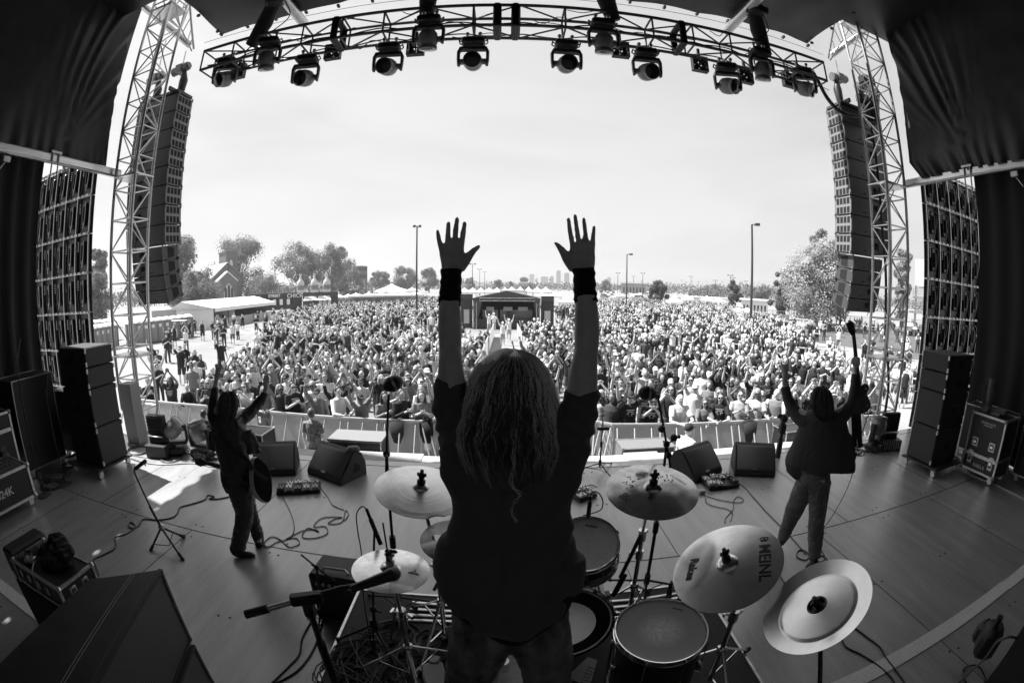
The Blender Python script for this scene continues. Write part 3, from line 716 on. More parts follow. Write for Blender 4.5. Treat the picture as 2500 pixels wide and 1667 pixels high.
r = road_case('road_case', 'upright case numbered 30625 between drape and left speaker stack', -7.9, -7.3, 4.6, 5.3, .15, 1.22, trim=.012)
lettering('30625', .085, (-7.3, 5.02, .72), (0, 1, 0), (0, 0, 1), r, LIGHTINK, bold=.002, lift=.01)
lettering('SOUND NUTS', .055, (-7.3, 5.05, 1.13), (0, 1, 0), (0, 0, 1), r, LIGHTINK, bold=.002, lift=.01)
b = MB(); b.bx(-7.296, -7.288, 4.8, 4.92, .85, .96); b.build('label_strip', LIGHTINK, r)
road_case('road_case', 'dark equipment rack at the far left against the drape', -8.5, -7.75, .6, 1.9, .15, 1.25, trim=.02)
road_case('road_case', 'tall dark rack beside the left drape behind the cable stands', -8.2, -7.5, 3.5, 4.4, .15, 1.6, trim=.012)
# round based stands between case and stack
for (k, x, y, L) in (('GL', 475, 1350, 2.1), ('GL', 700, 1230, 1.5)):
    p = gz(k, x, y, 0); r = thing('round_base_stand', '%s round-based microphone stand left of the speaker stack' % ('taller' if L > 2 else 'shorter'), 'microphone stand', p, 'round based stands')
    b = MB(); b.lathe([(.001, .03), (.05, .03), (.13, .014), (.14, 0), (.001, 0)], p, n=28); b.build('base', mat('cast_iron_base', .10, .4), r)
    b = MB(); b.tube(p+V((0, 0, .03)), p+V((0, 0, L)), .012); b.tube(p+V((0, 0, .7)), p+V((0, 0, .82)), .02); b.tube(p+V((0, 0, L-.15)), p+V((-.35, .3, L+.15)), .008); b.build('pole', BLACK, r)
# ================================================================== drum riser and kit
RZ = .6
CARPET = mat('rubber_mat', .045, .75, var=.2, vscale=60, bump=.5, bscale=260)
X0R, X1R, YR = -1.03, 1.445, 2.45
rs = thing('drum_riser', 'carpeted drum riser platform carrying the drum kit', 'platform', ((X0R+X1R)/2, 1.2, 0))
b = MB(); b.bx(X0R, X1R, -1.3, YR, .42, RZ-.004); b.build('deck', BLACK, rs, smooth=False)
b = MB(); b.bx(X0R+.012, X1R-.012, -1.28, YR-.012, RZ-.004, RZ); b.build('rubber_mat', CARPET, rs, smooth=False)
b = MB(); b.box((X0R+.003, .575, RZ-.002), (.018, YR+1.3, .018)); b.box((X1R-.003, .575, RZ-.002), (.018, YR+1.3, .018)); b.box(((X0R+X1R)/2, YR-.003, RZ-.004), (X1R-X0R, .018, .016)); b.build('edge_trim', ALU, rs, smooth=False)
for x in (X0R+.1, X1R-.1, (X0R+X1R)/2):
    for y in (-1.2, .6, YR-.12): MB().tube((x, y, .42), (x, y, 0), .03).build('leg', GALV, rs)
# bright raised strips lying behind the front edge
for (x0, x1, lab) in ((-.62, .1, 'left'), (.62, 1.3, 'right')):
    b = MB()
    for k in range(4):
        y = YR-.1-.062*k
        b.path([(x0+(x1-x0)*t, y-.012*math.sin(t*3+k), RZ+.006) for t in np.linspace(0, 1, 12)], [(.006, .014)]*12, 6, up=(0, 0, 1))
    solo(b, 'bright_strip', mat('bright_strip_metal', .85, .25, .6), 'bright parallel strips at the front edge of the riser, %s of the drummer' % lab, 'strip', 'riser front strips')

def cym_mat(name, base, rough, hammer, ring, dark=0., metal=.95):
    M = bpy.data.materials.new(name); M.use_nodes = True; t = M.node_tree; b = t.nodes['Principled BSDF']; b.inputs['Metallic'].default_value = metal
    tc = t.nodes.new('ShaderNodeTexCoord'); sx = t.nodes.new('ShaderNodeSeparateXYZ'); t.links.new(tc.outputs['Object'], sx.inputs[0])
    def mth(op, a, bb=None):
        n = t.nodes.new('ShaderNodeMath'); n.operation = op
        for i, v in enumerate((a, bb)):
            if v is None: continue
            if isinstance(v, (int, float)): n.inputs[i].default_value = v
            else: t.links.new(v, n.inputs[i])
        return n.outputs[0]
    r = mth('SQRT', mth('ADD', mth('MULTIPLY', sx.outputs[0], sx.outputs[0]), mth('MULTIPLY', sx.outputs[1], sx.outputs[1])))
    cmb = t.nodes.new('ShaderNodeCombineXYZ'); t.links.new(r, cmb.inputs[0])
    rg = t.nodes.new('ShaderNodeTexNoise'); rg.inputs['Scale'].default_value = 160; rg.inputs['Detail'].default_value = 2; t.links.new(cmb.outputs[0], rg.inputs[0])
    bn = t.nodes.new('ShaderNodeTexNoise'); bn.inputs['Scale'].default_value = 9; bn.inputs['Detail'].default_value = 6; bn.inputs['Roughness'].default_value = .7; t.links.new(tc.outputs['Object'], bn.inputs[0])
    mr = t.nodes.new('ShaderNodeMapRange'); mr.inputs[1].default_value = .35; mr.inputs[2].default_value = .65; mr.inputs[3].default_value = base*(1-dark)-.08; mr.inputs[4].default_value = base+.08
    t.links.new(bn.outputs[0], mr.inputs[0]); t.links.new(mr.outputs[0], b.inputs['Base Color'])
    mr2 = t.nodes.new('ShaderNodeMapRange'); mr2.inputs[3].default_value = rough-.02; mr2.inputs[4].default_value = rough+.04; t.links.new(bn.outputs[0], mr2.inputs[0]); t.links.new(mr2.outputs[0], b.inputs['Roughness'])
    vo = t.nodes.new('ShaderNodeTexVoronoi'); vo.inputs['Scale'].default_value = 75; t.links.new(tc.outputs['Object'], vo.inputs[0])
    h = mth('ADD', mth('MULTIPLY', rg.outputs[0], ring), mth('MULTIPLY', vo.outputs[0], hammer))
    bp = t.nodes.new('ShaderNodeBump'); bp.inputs['Strength'].default_value = .5; bp.inputs['Distance'].default_value = .002; t.links.new(h, bp.inputs['Height']); t.links.new(bp.outputs[0], b.inputs['Normal'])
    b.inputs['Anisotropic'].default_value = .4
    return M
def cym_z(r, R_, bell=.16, bow=.085, china=False):
    rb = R_*bell
    if china:
        pr = [(0, -.0), (.03, .0), (.062, .004), (.07, .028), (.13, .032), (.19, .03)]
        u = r/R_*.228
        if u < .035: return -.026
        if u < .042: return -.026+(u-.035)/.007*.026
        if u < .15: return -(u-.042)*.10
        if u < .165: return -.0108-(u-.15)*.5
        return -.0183+(u-.165)*.34
    z = -bow*R_*(r/R_)**1.7
    if r < rb: z += .022*math.sqrt(max(0, 1-(r/rb)**2))**1.2
    return z
CYM = {}
def cymbal(name, C, n, R_, m, label, bell=.18, bow=.085, china=False, holes=(), cup=BLACK, notch=None, spin=0.):
    C = V(C); n = V(n).normalized(); q = axes_from(n, (0, 1, 0)) @ rotz(spin)
    r = bpy.data.objects.new(name, None); mb = MB()
    if holes:
        # flat-ish disc with round holes: polar grid with quads inside holes dropped
        N, K = 120, 46; vs = []; F = []
        for j in range(K+1):
            rr = .008+(R_-.008)*j/K
            for i in range(N): a = 2*math.pi*i/N; vs.append(V((rr*math.cos(a), rr*math.sin(a), cym_z(rr, R_, bell, bow))))
        for j in range(K):
            for i in range(N):
                f = (j*N+i, j*N+(i+1) % N, (j+1)*N+(i+1) % N, (j+1)*N+i); cc = (vs[f[0]]+vs[f[2]])/2
                if all(math.hypot(cc.x-hx, cc.y-hy) > hr for hx, hy, hr in holes): F.append(f)
        mb.add(vs, F); mb.add([p-V((0, 0, .0015)) for p in vs], F)
    else:
        rad = [.006, .02, .03]+list(np.linspace(.034, R_*bell*1.02, 7))+list(np.linspace(R_*bell*1.1, R_, 30)) if not china else sorted(set([.006, .02, .034, .036, .041, .043, .06]+list(np.linspace(.07, R_, 60))))
        pr = [(x, cym_z(x, R_, bell, bow, china)) for x in rad]
        bot = [(x, z-.0016) for x, z in reversed(pr)]
        mb.lathe(pr+bot, n=96, closed=True)
    me = mb.mesh(name, m, smooth=50)
    if notch:
        for v in me.vertices:
            a = math.atan2(v.co.y, v.co.x); d = abs((a-notch+math.pi) % (2*math.pi)-math.pi)
            if d < .16:
                rr = math.hypot(v.co.x, v.co.y); lim = R_*(1-.06*(1-(d/.16)**2))
                if rr > lim: v.co.x *= lim/rr; v.co.y *= lim/rr
    o = bpy.data.objects.new(name, me); COL.objects.link(o); o.matrix_world = Matrix.Translation(C) @ q.to_4x4(); tag(o, label, 'cymbal', 'cymbals of the kit'); o['_o'] = [0, 0, 0]
    b = MB(); zc = cym_z(.01, R_, bell, bow, china)
    b.lathe([(.001, .0), (.021, 0), (.021, .016), (.012, .02), (.012, .034), (.016, .036), (.016, .05), (.009, .055), (.009, .075), (.001, .076)], (0, 0, zc), n=18)
    b.box((0, 0, zc+.05), (.045, .01, .014))
    w = b.mesh('wing_nut', cup, smooth=40); w = bpy.data.objects.new('wing_nut', w); COL.objects.link(w); w.parent = o
    o['R'] = R_; CYM[name+label[:6]] = o
    return o
def cym_text(o, body, size, r, ang, rot, R_, bell, bow, bold=.0, m=INK, radial=True):
    # text centred at polar position (r, ang) on the cymbal, baseline direction rot (object frame)
    cx, cy = r*math.cos(ang), r*math.sin(ang); ux = V((math.cos(rot), math.sin(rot), 0)); uy = V((-math.sin(rot), math.cos(rot), 0))
    def fn(x, y):
        p = V((cx, cy, 0))+ux*x+uy*y; rr = math.hypot(p.x, p.y); return V((p.x, p.y, cym_z(rr, R_, bell, bow)+.0012))
    return lettering(body, size, (0, 0, 0), (1, 0, 0), (0, 1, 0), o, m, bold=bold, fn=fn)
def cym_mark(o, polys, r, ang, rot, R_, bell, bow, m=INK, name='printed_mark'):
    cx, cy = r*math.cos(ang), r*math.sin(ang); ux = V((math.cos(rot), math.sin(rot), 0)); uy = V((-math.sin(rot), math.cos(rot), 0)); mb = MB()
    for line, w in polys:
        P = [V((cx, cy, 0))+ux*x+uy*y for x, y in line]; L = []; Q = []
        for i, p in enumerate(P):
            t = (P[min(i+1, len(P)-1)]-P[max(i-1, 0)]).normalized(); s = V((-t.y, t.x, 0))*w/2
            for S, a in ((L, p+s), (Q, p-s)): a.z = cym_z(math.hypot(a.x, a.y), R_, bell, bow)+.0013; S.append(a)
        k = len(P); mb.add(L+Q, [(i, i+1, k+i+1, k+i) for i in range(k-1)])
    me = mb.mesh(name, m); q = bpy.data.objects.new(name, me); COL.objects.link(q); q.parent = o; return q
c1 = cymbal('crash_cymbal', (-.397, 1.915, 1.747), (.141, -.119, .983), .228, cym_mat('grooved_crash', .78, .28, .1, 1.6), 'grooved crash cymbal with small edge break, left of the drummer', notch=R(-62))
c2 = cymbal('crash_cymbal', (.708, 1.818, 1.777), (-.034, -.17, .985), .228, cym_mat('mirror_crash', .62, .14, .05, .05, .2), 'glossy hammered crash cymbal with a band of dimples right of the drummer', bell=.2)
c3 = cymbal('ride_cymbal', (.964, 1.423, 1.559), (-.431, -.078, .899), .254, cym_mat('hammered_ride', .92, .21, .05, .35), 'large tilted cymbal with bold black lettering beside the floor tom', bell=.2)
c4 = cymbal('china_cymbal', (1.162, .996, 1.59), (-.57, .151, .808), .228, cym_mat('pale_china', .96, .22, 0, .35, 0, .55), 'pale upturned china cymbal at the far right of the kit', china=True)
c5 = cymbal('hi_hat', (-.503, 1.599, 1.481), (.053, .029, .998), .178, cym_mat('marbled_hat', .88, .20, .02, .25, .25), 'pair of marbled hi-hat cymbals left of the drummer', bell=.26, cup=STEEL)
b = MB(); b.lathe([(.02, -.04), (.05, -.045), (.17, -.022), (.178, -.018), (.17, -.016), (.05, -.03), (.02, -.03)], n=64, closed=True)
w = b.mesh('bottom_cymbal', cym_mat('bottom_hat', .4, .25, .2, .3), smooth=50); w = bpy.data.objects.new('bottom_cymbal', w); COL.objects.link(w); w.parent = c5
hl = [(.085*math.cos(a), .085*math.sin(a), .024) for a in np.arange(.6, 6.8, 2*math.pi/5)]+[(.05*math.cos(a+.6), .05*math.sin(a+.6), .008) for a in np.arange(0, 6.2, 2*math.pi/5)]
c6 = cymbal('effects_cymbal', (-.205, 1.66, 1.62), (.06, -.1, .99), .16, cym_mat('holed_splash', .62, .16, .08, .1, .2), 'effects cymbal with round holes, half hidden by the drummer shirt', bell=.16, holes=hl)
o = bpy.data.objects.new('bell_cup', MB().lathe([(.001, -.02), (.034, -.02), (.036, .003), (.041, .004), (.041, .001), (.03, -.024), (.001, -.026)], n=40).mesh('bell_cup', mat('dark_bell', .03, .3, .6), smooth=40)); COL.objects.link(o); o.parent = c4
# printing on the cymbals (directions given in each cymbal's own frame)
def dirs_for(o, k, a, b_):
    """polar position / direction in the cymbal frame from two picture points"""
    C = V(o.matrix_world.translation); n = o.matrix_world.to_3x3() @ V((0, 0, 1)); M = o.matrix_world.inverted()
    out = []
    for p in (a, b_):
        d = ray(*c(k, *p)); t = (C-CAMP).dot(n)/d.dot(n); out.append(M @ (CAMP+d*t))
    return out
def place_text(o, body, k, p0, p1, size_k, R_, bell, bow=.085, bold=0.):
    a, e = dirs_for(o, k, p0, p1); mid = (a+e)/2; L = (e-a).length; size = size_k*L
    cym_text(o, body, size, math.hypot(mid.x, mid.y), math.atan2(mid.y, mid.x), math.atan2(e.y-a.y, e.x-a.x), R_, bell, bow, bold)
place_text(c3, 'MEINL', 'K9', (562, 610), (562, 838), .40, .254, .2, bold=.0012)
place_text(c3, 'Rakes', 'K9', (80, 708), (45, 842), .47, .254, .2, bold=.0026)
a, e = dirs_for(c3, 'K9', (560, 560), (562, 590)); 
ar = math.atan2(e.y-a.y, e.x-a.x)
circ = lambda x, y, r_: [(x+r_*math.cos(t), y+r_*math.sin(t)) for t in np.linspace(0, 2*math.pi, 15)]
cym_mark(c3, [(circ(-.002, .010, .0085), .005), (circ(-.002, -.010, .0085), .005), ([(-.014, .003), (.014, .003)], .004), ([(-.014, -.003), (.014, -.003)], .004), ([(.014, -.017), (.014, .017)], .005)], math.hypot(a.x, a.y), math.atan2(a.y, a.x), ar, .254, .2, .085)
place_text(c2, 'CLASSICS', 'PR', (680, 612), (800, 682), .24, .228, .2)
a, e = dirs_for(c2, 'K8', (1945, 265), (1990, 300))
cym_mark(c2, [(circ(0, .012, .009), .006), (circ(0, -.012, .009), .006), ([(.016, -.022), (.016, .022)], .006), ([(.026, -.016), (.026, .0)], .005), ([(.036, -.02), (.036, .01)], .005)], math.hypot(a.x, a.y), math.atan2(a.y, a.x), math.atan2(e.y-a.y, e.x-a.x), .228, .2, .085)
a, e = dirs_for(c5, 'K8', (502, 800), (540, 806))
cym_mark(c5, [([(-.025, -.008), (.025, -.008)], .007), ([(-.02, -.006), (0, .008), (.02, -.006)], .004), ([(0, .008), (0, .018), (.004, .022), (.0, .026), (-.004, .022)], .003)], math.hypot(a.x, a.y), math.atan2(a.y, a.x), math.atan2(e.y-a.y, e.x-a.x), .178, .26, .085)
b = MB()   # drilled dimples band on the glossy crash
rr = random.Random(4)
for k in range(46):
    rd = .10+.03*rr.random()+.02*math.sin(k); an = R(15+k*3.5); p = V((rd*math.cos(an), rd*math.sin(an), cym_z(rd, .228, .2)+.0011)); b.lathe([(.001, 0), (.0045, 0)], p, n=8)
w = b.mesh('dimples', INK); w = bpy.data.objects.new('dimples', w); COL.objects.link(w); w.parent = c2

# hardware
def stand(name, label, top, base, z0, legs=.36, r=.013, lr=.012, m=CHROME, spin=.4, joint=True, cat='cymbal stand', group='cymbal stands', boom=None, leg_up=.32, wing=True):
    top = V(top); base = V((base[0], base[1], z0)); rt = thing(name, label, cat, base, group)
    b = MB(); mid = base+V((0, 0, leg_up+.25))
    knee = V((base.x, base.y, base.z+(top.z-base.z)*.62)) if (top-base).xy.length > .02 else base.lerp(top, .62)
    b.tube(base+V((0, 0, .06)), knee, r*1.15); b.tube(knee, top, r*.8); b.build('tube', m, rt)
    b = MB(); b.tube(knee-V((0, 0, .04)), knee+V((0, 0, .03)), r*2.0); b.tube(mid-V((0, 0, .03)), mid+V((0, 0, .03)), r*1.9); b.bbox(base+V((0, 0, leg_up)), (.05, .05, .05), ch=.008)
    b.build('collar', m, rt)
    if wing:
        b = MB()
        for h, a in ((knee, spin), (mid, spin+2)):
            d = V((math.cos(a), math.sin(a), 0)); b.tube(h, h+d*.045, .006); b.box(h+d*.05, (.035, .012, .022), rot=rotz(a+1.57))
        b.build('wing_bolt', m, rt)
    for k in range(3):
        a = spin+k*2*math.pi/3; d = V((math.cos(a), math.sin(a), 0)); b = MB()
        foot = base+d*legs+V((0, 0, .015)); b.path([base+V((0, 0, leg_up))+d*.02, foot], [(lr*.5, lr)]*2, 8, up=(0, 0, 1)); q = base+V((0, 0, .09))+d*.01; b.tube(q, foot.lerp(base+V((0, 0, leg_up)), .42), lr*.4, n=6)
        lg = b.build('leg', m, rt); MB().tube(foot-d*.03+V((0, 0, .012)), foot+d*.02-V((0, 0, .002)), lr*1.3).build('rubber_foot', RUBBER, lg)
    return rt
stand('cymbal_stand', 'chrome stand under the grooved left crash cymbal', (-.405, 1.92, 1.72), (-.36, 2.02), RZ, spin=.2)
stand('cymbal_stand', 'chrome stand with boom counterweight under the glossy right crash cymbal', (.705, 1.83, 1.75), (.80, 2.12), RZ, spin=.9)
stand('cymbal_stand', 'chrome stand under the boldly lettered cymbal', (.985, 1.425, 1.53), (1.12, 1.46), RZ, spin=.5, legs=.4)
stand('cymbal_stand', 'dark stand under the pale china cymbal at lower right', (1.185, .985, 1.55), (1.18, .72), RZ, spin=.2, m=BLKGLOSS)
stand('cymbal_stand', 'short chrome stand under the holed effects cymbal', (-.2, 1.665, 1.6), (-.19, 1.75), RZ, spin=.1, legs=.3)
b = MB(); b.bbox((.63, 1.9, 1.12), (.035, .02, .17), rot=Matrix.Rotation(.3, 3, 'Y'), ch=.012); b.tube((.63, 1.9, 1.18), (.69, 1.84, 1.5), .011); solo(b, 'counterweight_boom', mat('black_satin', .03, .35), 'black boom counterweight hanging under the glossy right crash', 'cymbal boom')
h = stand('hi_hat_stand', 'chrome hi-hat stand with pedal left of the drummer', (-.503, 1.60, 1.44), (-.49, 1.62), RZ, spin=.9, legs=.34, group=None, cat='hi-hat stand')
b = MB(); b.tube((-.503, 1.60, 1.44), (-.51, 1.598, 1.72), .004); b.tube((-.505, 1.6, 1.5), (-.505, 1.6, 1.56), .014); b.bbox((-.49, 1.6, 1.57), (.06, .02, .02)); b.build('pull_rod', BLKGLOSS, h)
b = MB(); b.bbox((-.47, 1.30, RZ+.05), (.09, .3, .012), rot=Matrix.Rotation(.18, 3, 'X'), ch=.004); b.box((-.47, 1.16, RZ+.015), (.11, .08, .02)); b.build('pedal', STEEL, h)

# drums
SHELL = mat('dark_lacquer_shell', .02, .12, coat=.6, var=.3, vscale=12)
def head_mat(name, lo, hi, rough=.45, scale=6, worn=True, trans=.1):
    M = bpy.data.materials.new(name); M.use_nodes = True; t = M.node_tree; b = t.nodes['Principled BSDF']; b.inputs['Roughness'].default_value = rough
    tc = t.nodes.new('ShaderNodeTexCoord'); L = t.nodes.new('ShaderNodeVectorMath'); L.operation = 'LENGTH'; t.links.new(tc.outputs['Object'], L.inputs[0])
    n = t.nodes.new('ShaderNodeTexNoise'); n.inputs['Scale'].default_value = scale*9; n.inputs['Detail'].default_value = 8; n.inputs['Roughness'].default_value = .75; t.links.new(tc.outputs['Object'], n.inputs[0])
    mr = t.nodes.new('ShaderNodeMapRange'); mr.inputs[1].default_value = .12; mr.inputs[2].default_value = .03; mr.inputs[3].default_value = 0; mr.inputs[4].default_value = 1; t.links.new(L.outputs['Value'], mr.inputs[0])
    m2 = t.nodes.new('ShaderNodeMath'); m2.operation = 'MULTIPLY'; t.links.new(mr.outputs[0], m2.inputs[0])
    mq = t.nodes.new('ShaderNodeMapRange'); mq.inputs[1].default_value = .35; mq.inputs[2].default_value = .6; mq.inputs[3].default_value = .25; t.links.new(n.outputs[0], mq.inputs[0]); t.links.new(mq.outputs[0], m2.inputs[1])
    rm = t.nodes.new('ShaderNodeMapRange'); rm.inputs[3].default_value = lo; rm.inputs[4].default_value = hi; t.links.new((m2 if worn else mq).outputs[0], rm.inputs[0]); t.links.new(rm.outputs[0], b.inputs['Base Color'])
    b.inputs['Coat Weight'].default_value = 1; b.inputs['Coat Roughness'].default_value = .25; tr = t.nodes.new('ShaderNodeBsdfTranslucent'); t.links.new(rm.outputs[0], tr.inputs[0]); ms = t.nodes.new('ShaderNodeMixShader'); ms.inputs[0].default_value = trans; t.links.new(b.outputs[0], ms.inputs[1]); t.links.new(tr.outputs[0], ms.inputs[2]); t.links.new(ms.outputs[0], t.nodes['Material Output'].inputs[0])
    return M
def drum(name, C, n, R_, depth, label, hm, lugs=8, shell=SHELL, hoop=CHROME, facing=None):
    """C = centre of the batter head; n = its normal"""
    C = V(C); n = V(n).normalized(); q = axes_from(n, (0, 1, 0)); r = bpy.data.objects.new(name, None); COL.objects.link(r); r.matrix_world = Matrix.Translation(C) @ q.to_4x4(); tag(r, label, 'drum', 'drums of the kit'); r['_o'] = [0, 0, 0]
    def put(mb, nm, m, par=r, sm=40):
        o = bpy.data.objects.new(nm, mb.mesh(nm, m, smooth=sm)); COL.objects.link(o); o.parent = par; return o
    Rs = R_-.012
    put(MB().lathe([(Rs, -.01), (Rs, -depth), (Rs-.008, -depth), (Rs-.008, -.01)], n=64, closed=True), 'shell', shell)
    put(MB().lathe([(.001, -.006), (Rs-.02, -.006), (Rs+.001, -.002), (Rs+.002, -.012)], n=64), 'drumhead', hm)
    put(MB().lathe([(R_-.006, .004), (R_, .006), (R_+.001, -.02), (R_+.004, -.022), (R_+.004, -.026), (Rs+.002, -.026), (Rs+.002, -.004)], n=64, closed=True), 'hoop', hoop)
    put(MB().lathe([(R_-.006, -depth-.006), (R_+.002, -depth-.004), (R_+.002, -depth+.02), (Rs+.002, -depth+.02)], n=64, closed=True), 'bottom_hoop', hoop)
    for k in range(lugs):
        a = 2*math.pi*k/lugs+.2; u = V((math.cos(a), math.sin(a), 0)); b = MB(); b.tube(u*(R_+.006)+V((0, 0, .002)), u*(R_+.008)-V((0, 0, depth*.45)), .0035, n=6); b.bbox(u*(Rs+.012)-V((0, 0, depth*.45)), (.03, .022, .06), rot=rotz(a), ch=.006); b.box(u*(R_+.004)-V((0, 0, .014)), (.014, .02, .012), rot=rotz(a))
        put(b, 'lug', hoop)
    return r
t1 = drum('floor_tom', (.685, 1.364, 1.274), (-.038, -.03, .999), .21, .42, 'large worn floor tom right of the drummer', head_mat('worn_clear_head', .42, .98, .3), shell=mat('black_tom_cover', .015, .6, var=.3, vscale=10))
for k, a in enumerate((.3, 2.4, 4.5)):
    u = V((math.cos(a), math.sin(a), 0))*.235; b = MB(); b.path([u+V((0, 0, -.12)), u+V((0, 0, -.62)), u*1.1+V((0, 0, -.655))], .007, 8); o = bpy.data.objects.new('leg', b.mesh('leg', CHROME, smooth=40)); COL.objects.link(o); o.parent = t1
t2 = drum('rack_tom', (.416, 1.885, 1.436), (-.164, -.379, .911), .172, .17, 'rack tom tilted towards the drummer with a microphone on its rim', head_mat('coated_head', .7, .95, .5, worn=False), lugs=6)
def drum_text(o, body, k, p0, p1, size_k, m=INK):
    a, e = dirs_for(o, k, p0, p1); mid = (a+e)/2; L = (e-a).length; ux = (e-a).normalized(); uy = V((-ux.y, ux.x, 0))
    if uy.y < 0 and False: uy = -uy
    me = text_mesh(body, L*size_k, bold=.0008)
    for v in me.vertices: v.co = V((mid.x, mid.y, -.0045))+ux*v.co.x+uy*v.co.y
    me.materials.clear(); me.materials.append(m); q = bpy.data.objects.new('lettering', me); COL.objects.link(q); q.parent = o
drum_text(t1, 'EVANS', 'FT', (1440, 675), (1585, 712), .27); drum_text(t2, 'EVANS', 'K8', (1675, 478), (1768, 492), .27)
# bass drum, its batter side towards the drummer
kd = drum('bass_drum', (.33, 1.83, RZ+.30), (0, -1, .0), .285, .42, 'bass drum lying on its side behind the drummer legs, pale head with dark ring', head_mat('kick_head', .85, .95, .4, worn=False, trans=.6), lugs=8, hoop=mat('dark_wood_hoop', .03, .25))
o = bpy.data.objects.new('damping_ring', MB().lathe([(.18, -.003), (.262, -.003)], n=64).mesh('damping_ring', mat('dark_damping_ring', .03, .4))); COL.objects.link(o); o.parent = kd
sn = drum('snare_drum', (-.0, 1.30, RZ+.52), (.02, -.08, .99), .178, .15, 'snare drum showing between the drummer legs', head_mat('snare_head', .4, .6, .5, worn=False), shell=mat('chrome_shell_dark', .3, .2, .9))
stand('snare_stand', 'chrome stand holding the snare drum between the legs', (0, 1.30, RZ+.36), (0, 1.31), RZ, spin=.7, legs=.28, group=None, cat='drum stand')
b = MB(); b.bbox((.2, 1.66, RZ+.03), (.09, .3, .015), rot=Matrix.Rotation(.15, 3, 'X'), ch=.004); b.tube((.16, 1.78, RZ), (.16, 1.78, RZ+.22), .008); b.tube((.24, 1.78, RZ), (.24, 1.78, RZ+.22), .008); b.tube((.15, 1.78, RZ+.22), (.25, 1.78, RZ+.22), .008); b.tube((.2, 1.78, RZ+.22), (.2, 1.79, RZ+.36), .005); b.ball((.2, 1.8, RZ+.37), .025)
solo(b, 'kick_pedal', STEEL, 'metal kick pedal in front of the bass drum head', 'pedal')
th = thing('drum_throne', 'round black drum stool behind the drummer legs', 'stool', (.12, .62, RZ))
b = MB(); b.lathe([(.001, .5), (.15, .5), (.175, .48), (.175, .42), (.15, .4), (.001, .4)], (.12, .62, RZ), n=32); b.build('seat', mat('black_vinyl', .03, .4), th)
b = MB(); b.tube((.12, .62, RZ+.1), (.12, .62, RZ+.42), .018); b.build('post', CHROME, th)
for k in range(3):
    a = k*2.094+.4; MB().tube((.12, .62, RZ+.25), (.12+.26*math.cos(a), .62+.26*math.sin(a), RZ+.01), .01).build('leg', CHROME, th)
# setlist paper and small things on the riser
def flat_card(k, q4, z, m, name, label, cat, thick=.002):
    P = [gz(k, x, y, z) for x, y in q4]; b = MB(); b.add(P+[p-V((0, 0, thick)) for p in P], [(0, 1, 2, 3), (7, 6, 5, 4), (0, 4, 5, 1), (1, 5, 6, 2), (2, 6, 7, 3), (3, 7, 4, 0)]); return solo(b, name, m, label, cat, smooth=False, loc=P[0])
PAPER = mat('white_paper', .62, .7)
sp = flat_card('FT', [(455, 1258), (567, 1295), (480, 1600), (200, 1500)], RZ+.03, PAPER, 'set_list', 'white paper set list lying between drummer leg and floor tom', 'paper')
off = V(sp['_o'])
o0, o1, o2 = gz('FT', 430, 1290, RZ+.031), gz('FT', 545, 1330, RZ+.031), gz('FT', 340, 1480, RZ+.031)
ux = (o1-o0).normalized(); uy = -(o2-o0).normalized()
for k, s in enumerate(['BASILISK', 'SHELTER', 'FEVER', 'FUSE', 'NORTH BY', 'EMBERS']):
    me = text_mesh(s, .018, align='LEFT', bold=.0004)
    for v in me.vertices: v.co = o0+ux*(v.co.x+.03)+uy*(v.co.y-.05-.026*k)-off+V((0, 0, .001))
    me.materials.clear(); me.materials.append(INK); q = bpy.data.objects.new('lettering', me); COL.objects.link(q); q.parent = sp
b = MB(); p = gz('HH', 705, 1500, RZ+.03); b.bbox(p, (.13, .2, .03), rot=rotz(.3), ch=.012); b.bbox(p+V((-.01, .11, .01)), (.06, .07, .03), ch=.01)
q = solo(b, 'kick_trigger', mat('pale_plastic', .4, .4), 'pale plastic gadget on the riser at the drummer left foot', 'gadget', loc=p)

# ------------------------------------------------------------------ microphones and their stands
MIC = mat('matte_mic_body', .03, .4)
def grille_mic(name, tip, d, label, r=.026, L=.16, wind=False, group='stage microphones', tail=None):
    tip = V(tip); d = V(d).normalized(); rt = thing(name, label, 'microphone', tip, group)
    if wind:
        b = MB(); b.lathe([(.001, .062), (.018, .058), (.036, .04), (.045, .012), (.043, -.012), (.03, -.035), (.018, -.05), (.001, -.052)], tip, d, 24); b.build('windscreen', mat('ribbed_mic_shell', .035, .45, bump=.5, bscale=200), rt)
        b = MB(); b.lathe([(.0455, .0), (.047, .004), (.047, .01), (.0455, .014)], tip, d, 24); b.build('band', STEEL, rt)
    else:
        b = MB(); b.ball(tip, r, 18, rot=axes_from(d)); b.build('head_grille', mat('mic_mesh', .12, .4, .6, bump=.8, bscale=700), rt)
        b = MB(); b.lathe([(r*.98, -.004), (r*1.04, -.008), (r*.98, -.014), (r*.85, -.03), (r*.52, -L), (.001, -L)], tip, d, 18); b.build('body', MIC, rt)
    return rt
def pen_mic(a, b_, label, r=.011, cab=None):
    a = V(a); b_ = V(b_); rt = thing('pencil_microphone', label, 'microphone', a, 'drum microphones'); d = (b_-a)
    b = MB(); b.tube(a, a+d*.72, r); b.build('body', MIC, rt)
    b = MB(); b.tube(a+d*.72, b_, r*.72); b.build('connector', BLKGLOSS, rt)
    if cab: b = MB(); b.path(smoothpts([b_]+[V(p) for p in cab], 6), .0035, 6); b.build('lead', CABLE, rt)
    return rt
